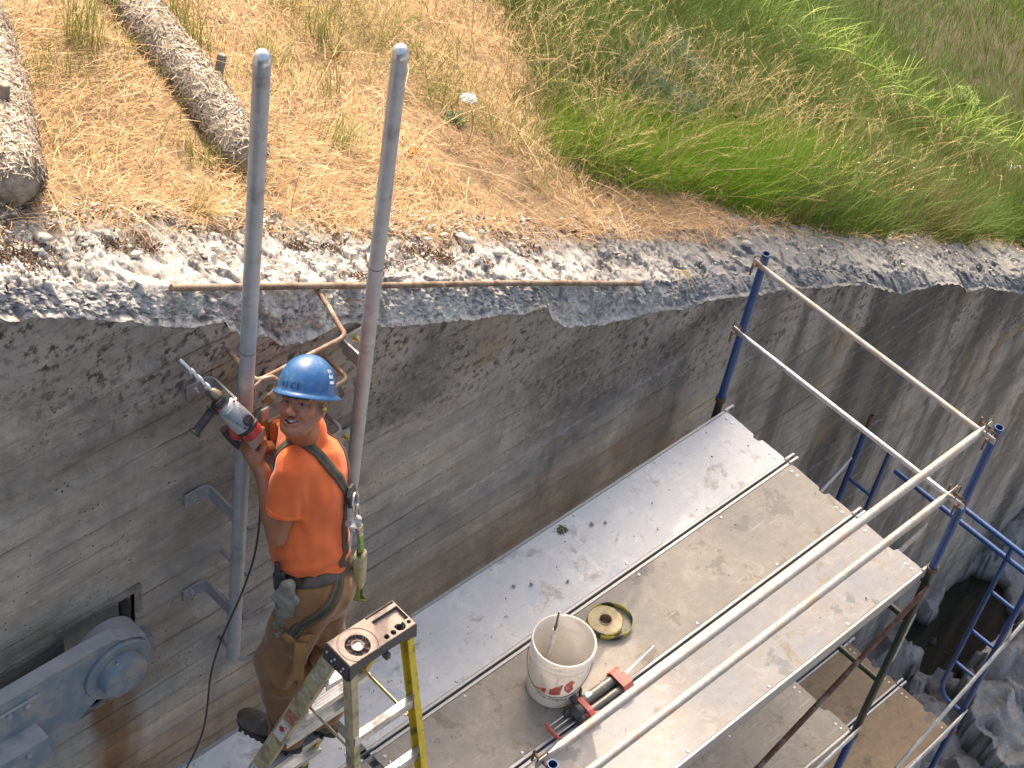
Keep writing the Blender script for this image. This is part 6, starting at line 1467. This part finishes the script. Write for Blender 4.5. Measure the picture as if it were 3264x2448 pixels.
V1 = blades(onb(x, y), flow+r.normal(size=n)*.8, .08+.45*r.random(n), L, .0026+.0026*r.random(n)+.0012*(x > 5), .35+.75*r.random(n), col, 3, .12, .3, 4)
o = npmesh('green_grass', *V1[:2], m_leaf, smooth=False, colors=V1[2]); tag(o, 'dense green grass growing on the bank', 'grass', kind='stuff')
# tall seeding stalks
n = 2100; xy = []
for (cx_, cy_, sx_, sy_, m_) in ((-.05, 1.5, .28, .35, 230), (.35, 2.1, .35, .4, 160), (1.0, 1.45, .45, .35, 250), (2.0, 1.5, .7, .35, 200), (3.2, 1.5, .8, .4, 120), (1.9, .88, .5, .08, 90), (4.5, 1.4, 1.2, .5, 120), (.1, 1.0, .3, .15, 100), (.4, 2.6, .4, .2, 160)):
    xy.append(np.stack([r.normal(cx_, sx_, m_), r.normal(cy_, sy_, m_)], -1))
xy = np.concatenate(xy); xy = xy[xy[:, 1] > .72]; n = len(xy); az = .5+r.normal(size=n)*.9; L = .30+.34*r.random(n); le = .05+.35*r.random(n); be = .5+1.1*r.random(n)**1.5
TAN = [(.40, .28, .12), (.48, .35, .17), (.33, .23, .09), (.32, .28, .10)]; cc = pal(n, TAN, r); P0 = onb(xy[:, 0], xy[:, 1])
A1 = blades(P0, az, le, L, np.full(n, .0024), be, cc, 6, .6, .1, 5)
tipV = A1[0].reshape(n, 7, 2, 3)[:, -1].mean(1); parts = [A1]
for j in range(7):
    f = j/6; base = tipV-np.stack([np.sin(le+be)*np.cos(az), np.sin(le+be)*np.sin(az), np.cos(le+be)], -1)*(f*.085)[None] if False else tipV-np.stack([np.sin(le+be*.95)*np.cos(az), np.sin(le+be*.95)*np.sin(az), np.cos(le+be*.95)], -1)*(f*.085)
    parts.append(blades(base, az+r.normal(size=n)*.7, le+be*.9+.25*r.normal(size=n), .018+.018*r.random(n), np.full(n, .0030), .3*np.ones(n), np.clip(cc*1.12, 0, 1), 1, .3, 0, 6+j))
V, F, C = join(parts); o = npmesh('tall_grass_stalks', V, F, m_straw, smooth=False, colors=C); tag(o, 'tall arching seed stalks standing over the green grass', 'seed stalks', kind='stuff')
# thin grass hanging over the crest
n = 2600; x = r.uniform(-4.6, 6.5, n); y = .56+.16*r.random(n); cc = np.where((x > 1.2)[:, None] & (r.random((n, 1)) < .65), pal(n, [(.09, .11, .03), (.13, .14, .05)], r), pal(n, STRAW, r))
V1 = blades(onb(x, y, .02), -1.57+r.normal(size=n)*1.1, .7+.5*r.random(n), .05+.10*r.random(n), .002+.001*r.random(n), .5+.6*r.random(n), cc, 3, .3, .4, 9)
o = npmesh('edge_grass', *V1[:2], m_straw, smooth=False, colors=V1[2]); tag(o, 'thin fringe of grass straggling over the back of the broken crest', 'grass fringe', kind='stuff')
# single long stems hanging over the wall
for (px, py, L_, lab) in ((1.55, .60, .62, 'single long dry stem hanging over the wall behind the guard rails'), (-.25, .35, .20, 'little tuft of dry stems sprouting from the wall edge by the blue post')):
    m_ = 1 if L_ > .5 else 9; rr = np.random.default_rng(int(L_*100)); zz = float(max(crest_z(px), edge_z(px)+.03)+.2*(py-.27))
    V1 = blades(np.tile(A(px, py, zz), (m_, 1))+rr.normal(size=(m_, 3))*.006, np.full(m_, -1.45)+rr.normal(size=m_)*(.5 if m_ > 1 else .05), np.full(m_, .75), np.full(m_, L_)*(.7+.3*rr.random(m_)), np.full(m_, .004), np.full(m_, 1.75), pal(m_, TAN, rr), 9, .6, 0, 3)
    o = npmesh('dry_stem', *V1[:2], m_straw, smooth=False, colors=V1[2]); tag(o, lab, 'dry stem')
# moss on the crest
x = []; y = []
for (cx_, cy_, s_, m_) in ((-4.16, .44, .075, 1300), (-3.7, .5, .035, 260), (-3.53, .49, .03, 200), (-2.95, .60, .05, 300), (-2.78, .51, .035, 260), (-2.62, .50, .03, 150), (-2.11, .48, .04, 420), (-2.38, .42, .035, 250), (-1.97, .45, .035, 330), (-1.75, .41, .025, 200), (-2.6, .32, .03, 160), (-3.2, .6, .04, 200), (-1.3, .52, .03, 120)):
    x.append(r.normal(cx_, s_*1.4, m_)); y.append(r.normal(cy_, s_*.6, m_))
x = np.concatenate(x); y = np.concatenate(y); n = len(x); z = np.maximum(crest_z(x), edge_z(x)+.03)+.2*(y-.27)
V1 = blades(np.stack([x, y, z-.004+.018*r.random(n)], -1), r.random(n)*6.28, .2+.9*r.random(n), .007+.009*r.random(n), .006+.004*r.random(n), .4*np.ones(n), pal(n, [(.065, .033, .018), (.10, .048, .022), (.05, .028, .018), (.13, .075, .03)], r), 1, .3, 0, 8)
o = npmesh('brown_moss', *V1[:2], m_straw, smooth=False, colors=V1[2]); tag(o, 'reddish brown moss cushions growing on the broken crest', 'moss', kind='stuff')

# ---------------------------------------------------------------- separate plants
def plant(name, x, y, n, L, W, cols, label, cat, spread_=.03, lean=.25, bend=.5, segs=4, seed=0, group=None, az0=None, tip=.15, mat=None, azs=1.0):
    rr = np.random.default_rng(seed+int(abs(x)*1000)); bx, by = rr.normal(size=n)*spread_, rr.normal(size=n)*spread_*.8
    P = np.stack([bx, by, hill(x+bx, y+by)-hill(x, y)], -1); az_ = (rr.random(n)*6.28 if az0 is None else az0+rr.normal(size=n)*azs)
    V_ = blades(P, az_, lean*(.3+1.2*rr.random(n)), L*(.55+.6*rr.random(n)), np.full(n, W)*(.7+.6*rr.random(n)), bend*(.4+1.2*rr.random(n)), pal(n, cols, rr), segs, tip, .15, seed)
    o = npmesh(name, *V_[:2], mat or m_leaf, smooth=False, colors=V_[2]); o.location = (x, y, float(hill(np.array(x), np.array(y)))); tag(o, label, cat, group); return o
BR = [(.10, .16, .03), (.14, .20, .045), (.20, .21, .05), (.24, .20, .07)]
for i, (x_, y_, n_, L_, lab) in enumerate([(-3.03, 1.66, 60, .34, 'thick green broom sprig at the upper end of the left straw roll'), (-3.38, 1.42, 22, .22, 'thin green sprig beside the left straw roll'), (-3.19, 1.44, 26, .20, 'lone upright green sprig between the two straw rolls'), (-2.66, 1.95, 26, .16, 'short yellowing green sprig on top of the right straw roll'),
        (-2.34, 1.80, 46, .26, 'green broom sprig just right of the long straw roll'), (-2.31, 1.98, 30, .24, 'green sprig at the top edge behind the right straw roll'), (-1.44, 1.96, 44, .30, 'tall green sprig at the top edge right of the left pole'), (-2.9, 1.02, 30, .12, 'flattened green weeds at the lower end of the long straw roll'), (-1.72, 1.55, 16, .22, 'thin green stems standing in the straw between the poles')]):
    plant('broom_sprig', x_, y_, n_*2, L_*1.1, .0032, BR, lab, 'green sprig', .05, .16, .25, 4, i, 'green sprigs in the dry grass')
DRY = [(.46, .32, .13), (.40, .30, .13), (.52, .38, .18), (.30, .26, .10)]
for i, (x_, y_, n_, L_, lab) in enumerate([(-3.13, .70, 260, .17, 'round dry grass tussock by the crest left of the left pole'), (-1.42, 2.22, 220, .20, 'brown dry tussock at the top edge of the photo'), (-2.80, .92, 130, .14, 'small brown tussock at the foot of the right straw roll'), (1.24, .80, 240, .18, 'brown tussock at the crest where the green grass begins'), (1.62, .80, 160, .16, 'smaller brown tussock right beside the tussock at the green edge')]):
    plant('grass_tussock', x_, y_, n_, L_, .0026, DRY, lab, 'tussock', .03, .7, .9, 4, 20+i, 'dry tussocks', mat=m_straw)
for i, (x_, y_, lab) in enumerate([(-2.0, 1.15, 'flattened yellow green grass clump left of the right pole'), (-1.95, 1.78, 'pale green lying grass clump between the tops of the poles')]):
    plant('lying_grass', x_, y_, 110, .22, .003, [(.34, .33, .10), (.26, .29, .07), (.45, .40, .16)], lab, 'grass clump', .05, 1.1, .5, 4, 30+i, 'lying grass clumps', .6, azs=.6)
YG = [(.20, .31, .035), (.25, .36, .04), (.16, .26, .03), (.28, .35, .07)]
for i, (x_, y_, n_, lab) in enumerate([(4.35, 3.15, 46, 'yellow green long bladed grass at the top edge'), (4.72, 2.85, 70, 'largest yellow green long bladed clump under the top edge'), (5.02, 2.55, 60, 'arching yellow green clump in the middle of the long bladed row'), (5.4, 2.32, 50, 'yellow green clump at the lower right of the long bladed row'),
        (5.6, 2.02, 34, 'lowest small long bladed clump in the shaded grass'), (6.7, 2.15, 60, 'detached long bladed clump toward the right edge'), (7.3, 1.9, 30, 'thin long bladed clump nearest the right edge')]):
    plant('long_bladed_grass', x_, y_, int(n_*1.4), .56, .014, YG, lab, 'grass clump', .13, .3, 1.3, 7, 40+i, 'long bladed grass clumps', .2, .08, azs=1.6)
def bush(name, x, y, rad_, hgt, n, ls, cols, label, cat, seed, group=None, asp=.35):
    rr = np.random.default_rng(seed); u = rr.normal(size=(n, 3)); u /= np.linalg.norm(u, axis=1, keepdims=True); u[:, 2] = np.abs(u[:, 2]); q = rr.random(n)**.45
    nz_ = .7+.5*vnoise(u[:, 0]*3+seed, u[:, 1]*3, u[:, 2]*3, s=seed); P = u*q[:, None]*nz_[:, None]*A(rad_, rad_*.8, hgt); P[:, 2] += hill(x+P[:, 0], y+P[:, 1])-hill(x, y)
    az_ = np.arctan2(u[:, 1], u[:, 0])+rr.normal(size=n)*.8; V_ = blades(P, az_, .3+1.0*rr.random(n), ls*(.6+.8*rr.random(n)), ls*asp*(.7+.6*rr.random(n)), .5+.6*rr.random(n), pal(n, cols, rr, j=.25), 2, .3, .2, seed)
    st = blades(np.zeros((14, 3)), rr.random(14)*6.28, .2+.6*rr.random(14), hgt*(.6+.5*rr.random(14)), np.full(14, .005), .3*np.ones(14), pal(14, [(.10, .08, .04)], rr), 4, .4, .2, seed)
    o = npmesh(name, *V_[:2], m_leaf, smooth=False, colors=V_[2]); s_o = npmesh('stems', *st[:2], m_straw, o, smooth=False, colors=st[2])
    o.location = (x, y, float(hill(np.array(x), np.array(y)))); tag(o, label, cat, group); return o
DG = [(.035, .075, .028), (.05, .095, .03), (.03, .06, .03), (.065, .11, .035)]
bush('feathery_shrub', .98, 1.58, .48, .46, 9000, .045, DG, 'dark feathery green shrub under the arching seed stalks', 'shrub', 3, asp=.12)
bush('feathery_shrub', 1.75, 2.05, .42, .36, 5200, .045, DG, 'smaller blue green shrub uphill of the dark feathery one', 'shrub', 5, asp=.12)
WD = [(.06, .105, .03), (.08, .13, .035), (.11, .15, .06)]
for i, (x_, y_, r_, n_, lab) in enumerate([(1.95, .84, .13, 420, 'dark leafy weed at the crest just right of the brown tussocks'), (2.35, .86, .16, 520, 'broad leafy weed at the crest behind the blue post'), (3.3, .84, .12, 340, 'low leafy weed at the crest above the guard rail'), (4.2, .84, .18, 520, 'grey green weed at the crest toward the right edge'), (5.1, .80, .2, 520, 'dark bushy weed where the crest meets the right edge'), (2.55, 1.75, .22, 420, 'leafy sapling among the seed stalks in the middle of the slope'), (-.98, 1.42, .10, 60, 'small leafy weed behind the white flower')]):
    bush('leafy_weed', x_, y_, r_, r_*.75, n_, .035, WD if i != 3 else [(.13, .17, .10), (.16, .2, .13)], lab, 'weed', 60+i, 'leafy weeds', .55)
bush('leafy_weed', 7.6, 2.75, .22, .2, 420, .05, [(.16, .24, .05), (.2, .28, .06)], 'pale green weed in the bare shaded slope at upper right', 'weed', 77, 'leafy weeds', .5)
rr = np.random.default_rng(91); n = 5200; x = np.concatenate([rr.normal(-.75, .32, 2200), rr.uniform(-4.4, -.5, 1500), rr.normal(-2.65, .22, 700), rr.normal(-1.6, .5, 800)]); y = np.concatenate([rr.uniform(.9, 2.4, 2200), rr.uniform(.85, 2.3, 1500), rr.uniform(1.5, 2.3, 700), rr.uniform(1.5, 2.4, 800)])
kp = fbm(x*2.6, y*2.6, o=3, s=14) > .0; x, y = x[kp], y[kp]; n = len(x)
V1 = blades(onb(x, y), rr.random(n)*6.28, .1+.6*rr.random(n), .08+.16*rr.random(n), .0022+.0015*rr.random(n), .3+.7*rr.random(n), pal(n, [(.24, .25, .06), (.19, .23, .05), (.32, .28, .09), (.15, .19, .04)], rr), 3, .3, .3, 17)
o = npmesh('olive_grass', *V1[:2], m_leaf, smooth=False, colors=V1[2]); tag(o, 'sparse olive green blades growing through the dry straw', 'grass', kind='stuff')
# white umbel
o = empty('white_flower', (-1.03, 1.26, float(hill(np.array(-1.03), np.array(1.26)))), 'white flat topped wild flower in the dry grass right of the poles', 'flower')
b = MB(); b.tube([(0, 0, 0), (.01, -.01, .10), (.0, .0, .20), (-.02, .02, .26)], [.0022, .002, .0018, .0016], 6)
for k in range(9): b.tube([(-.02, .02, .26), (-.02+.035*math.cos(k*.7)*(.4+.1*(k % 3)*2), .02+.035*math.sin(k*.7)*(.4+.1*(k % 3)*2), .285)], .0009, 5)
b.build('stem', simple('green_stem', (.16, .18, .06)), o)
rr = np.random.default_rng(4); n = 190; a_ = rr.random(n)*6.28; q = np.sqrt(rr.random(n))*.040
V, F = stones(np.stack([-.02+q*np.cos(a_), .02+q*np.sin(a_), .287+.006*rr.random(n)-q*q*6], -1), .0032+.002*rr.random(n), 5, .6); npmesh('flower_head', V, F, simple('white_petals', (.80, .78, .70), (.7, .68, .55), .8), o, smooth=False)
# red clover heads
m_clo = simple('red_brown_clover', (.16, .035, .02), (.24, .07, .035), .9, 0, 200, .4); m_gs = simple('clover_stem', (.10, .13, .03))
rr = np.random.default_rng(9)
for k in range(24):
    x_, y_ = rr.uniform(1.45, 2.35), rr.uniform(.84, 1.42); h_ = .17+.12*rr.random()
    o = empty('red_clover', (x_, y_, float(hill(np.array(x_), np.array(y_)))), 'withered red clover head on a thin stem in the green grass', 'clover', 'red clover heads')
    b = MB(); b.tube([(0, 0, 0), (.01, 0, h_*.6), (.0, .01, h_)], .0016, 5); b.build('stem', m_gs, o)
    b = MB(); b.ball((0, .01, h_+.006), (.012, .012, .013), 9); b.build('flower_head', m_clo, o)
n = 46; x = np.concatenate([rr.normal(6.1, .14, 30), rr.uniform(1.9, 4.2, 16)]); y = np.concatenate([rr.normal(1.36, .10, 30), rr.uniform(.9, 1.3, 16)]); V, F = stones(onb(x, y, .22+.06*rr.random(n)), .006+.003*rr.random(n), 6, .5)
o = npmesh('tiny_white_flowers', V, F, simple('tiny_petals', (.75, .74, .72), (.7, .6, .66)), smooth=False); tag(o, 'tiny white blossoms scattered in the green grass', 'blossoms', kind='stuff')
# orange sprigs
for (x_, y_, lab) in ((-1.43, 1.86, 'small orange sprig beside the tall green one at the top'), (-2.44, 1.80, 'yellow orange sprig on the right straw roll'), (-1.55, 1.12, 'orange dry sprig in the straw right of the right pole')):
    bush('orange_sprig', x_, y_, .05, .09, 80, .016, [(.55, .26, .04), (.6, .35, .05)], lab, 'sprig', int(x_*-100), 'orange sprigs', .4)

# ---------------------------------------------------------------- straw rolls and stakes
t = NT('straw_roll_net'); n1 = t.noise(26, det=7, rough=.75); n2 = t.noise(5, det=4)
col = t.mix(t.ramp(n1, [(.36, 0.), (.62, 1.)]), (.21, .175, .135), (.50, .43, .345)); m_roll = t.done(t.mix(t.ramp(n2, [(.45, 0.), (.7, .5)]), col, (.40, .31, .2)), .95, normal=t.bump(n1, .9, .02))
def wattle(pts, rad_, label, seed):
    P = np.array(pts, float); s_ = np.concatenate([[0], np.cumsum(np.linalg.norm(np.diff(P, axis=0), axis=1))]); q = np.linspace(0, s_[-1], 90); Q = np.stack([np.interp(q, s_, P[:, k]) for k in range(2)], -1)
    for _ in range(30): Q[1:-1] = .5*Q[1:-1]+.25*(Q[:-2]+Q[2:])
    z = hill(Q[:, 0], Q[:, 1])+rad_*.62; C = np.stack([Q[:, 0], Q[:, 1], z], -1); T = np.gradient(C, axis=0); T /= np.linalg.norm(T, axis=1, keepdims=True); Sd = np.cross(T, A(0, 0, 1)); Sd /= np.linalg.norm(Sd, axis=1, keepdims=True); Up = np.cross(Sd, T)
    m = 32; th = np.linspace(0, 6.2832, m, endpoint=False); I, TH = np.meshgrid(np.arange(90), th, indexing='ij'); rr_ = rad_*(1+.10*fbm(I*.09, np.cos(TH)*1.5, np.sin(TH)*1.5, o=3, s=seed)+.05*vnoise(I*.9, np.cos(TH)*7, np.sin(TH)*7, s=seed))
    e = np.minimum(I, 89-I)/89*s_[-1]; rr_ = rr_*np.sqrt(np.clip(1-(1-np.clip(e/(rad_*.8), 0, 1))**2, .0004, 1))
    V = C[:, None]+Sd[:, None]*(np.cos(TH)*rr_)[..., None]+Up[:, None]*(np.sin(TH)*rr_*.92)[..., None]
    F = np.array([(i*m+k, i*m+(k+1) % m, (i+1)*m+(k+1) % m, (i+1)*m+k) for i in range(89) for k in range(m)])[:, ::-1]
    o = empty('straw_roll', tuple(C[45]), label, 'straw roll', 'straw rolls on the bank'); npmesh('roll_core', V.reshape(-1, 3)-C[45], F, m_roll, o)
    r_ = np.random.default_rng(seed); n = 9000; i = r_.integers(2, 88, n); k = r_.random(n)*6.28; ct, st_ = np.cos(k), np.sin(k); ri_ = rr_[i, (k/6.2832*m).astype(int) % m]
    P0 = C[i]+Sd[i]*(ct*ri_)[:, None]+Up[i]*(st_*ri_*.92)[:, None]+T[i]*(r_.random(n)[:, None]-.5)*.03; nrm = Sd[i]*ct[:, None]+Up[i]*st_[:, None]
    d = T[i]*r_.normal(size=(n, 1))+np.cross(nrm, T[i])*r_.normal(size=(n, 1))*.8+nrm*.12*r_.random((n, 1)); d /= np.linalg.norm(d, axis=1, keepdims=True); sd = np.cross(d, nrm); L = .02+.05*r_.random(n); w = .0016+.0012*r_.random(n)
    a = P0+nrm*.003-d*L[:, None]/2; c_ = P0+nrm*(.004+.006*r_.random(n))[:, None]+d*L[:, None]/2; V = np.stack([a-sd*w[:, None], a+sd*w[:, None], c_+sd*w[:, None], c_-sd*w[:, None]], 1).reshape(-1, 3)-C[45]
    c2 = np.repeat(pal(n, [(.40, .34, .27), (.50, .43, .34), (.28, .225, .17), (.58, .51, .42), (.19, .155, .12)], r_), 4, axis=0)
    fo = npmesh('straw', V, np.arange(n*4).reshape(-1, 4), m_straw, o, smooth=False, colors=c2); fo['kind'] = 'stuff'; return o
wattle([(-2.70, .93), (-2.66, 1.15), (-2.62, 1.5), (-2.60, 1.8), (-2.53, 2.1), (-2.42, 2.6)], .105, 'weathered straw roll running up the bank behind the left pole', 3)
wattle([(-3.97, .66), (-3.92, .80), (-3.80, 1.02), (-3.66, 1.3), (-3.54, 1.6), (-3.40, 2.1)], .13, 'thick straw roll with a frayed dark end at the left edge of the photo', 7)
m_wood = simple('grey_stake', (.20, .16, .125), (.28, .235, .19), .85, 0, 20, .4, .003)
for (x_, y_, L_, dx, dy, lab) in ((-2.545, 1.40, .30, .32, .12, 'grey wooden stake driven in beside the right straw roll'), (-3.80, 1.02, .34, .16, .05, 'grey wooden stake standing in front of the left straw roll')):
    z_ = float(hill(np.array(x_), np.array(y_))); d = unit(A(dx, dy, 1)); a_, b_, _ = frame(d); b = MB(); b.box(A(x_, y_, z_)+d*(L_/2-.08), (.036, .030, L_), np.array([a_, b_, d]), .004)
    o = b.build('wooden_stake', m_wood); tag(o, lab, 'stake', 'stakes of the straw rolls')

# ---------------------------------------------------------------- an unseen pine, added and shaped to shade the far end
m_bark = simple('fir_bark', (.09, .065, .05), (.13, .10, .08), .95, 0, 12, .6, .01)
x_, y_, H_ = 5.8, 7.2, 11.2
z_ = float(hill(np.array(x_), np.array(y_))); o = empty('pine_tree', (x_, y_, z_), 'pine added out of view to shade the far end of the scaffold', 'tree')
b = MB(); b.tube([(0, 0, -.2), (.03, 0, H_*.5), (0, .03, H_-.3)], [.15, .10, .03], 12)
b.build('trunk', m_bark, o)
rr = np.random.default_rng(2); n = 13000; cl = rr.normal(size=(60, 3))*A(.62, .62, .62)+A(0, 0, H_-1.25); i_ = rr.integers(0, 60, n)
V_ = blades(cl[i_]+rr.normal(size=(n, 3))*.20, rr.random(n)*6.28, 1.57*rr.random(n), .10+.12*rr.random(n), np.full(n, .045), .4*rr.random(n), pal(n, [(.03, .06, .025), (.045, .08, .03)], rr), 1, .4, 0, 2)
npmesh('crown', *V_[:2], m_leaf, o, smooth=False, colors=V_[2])
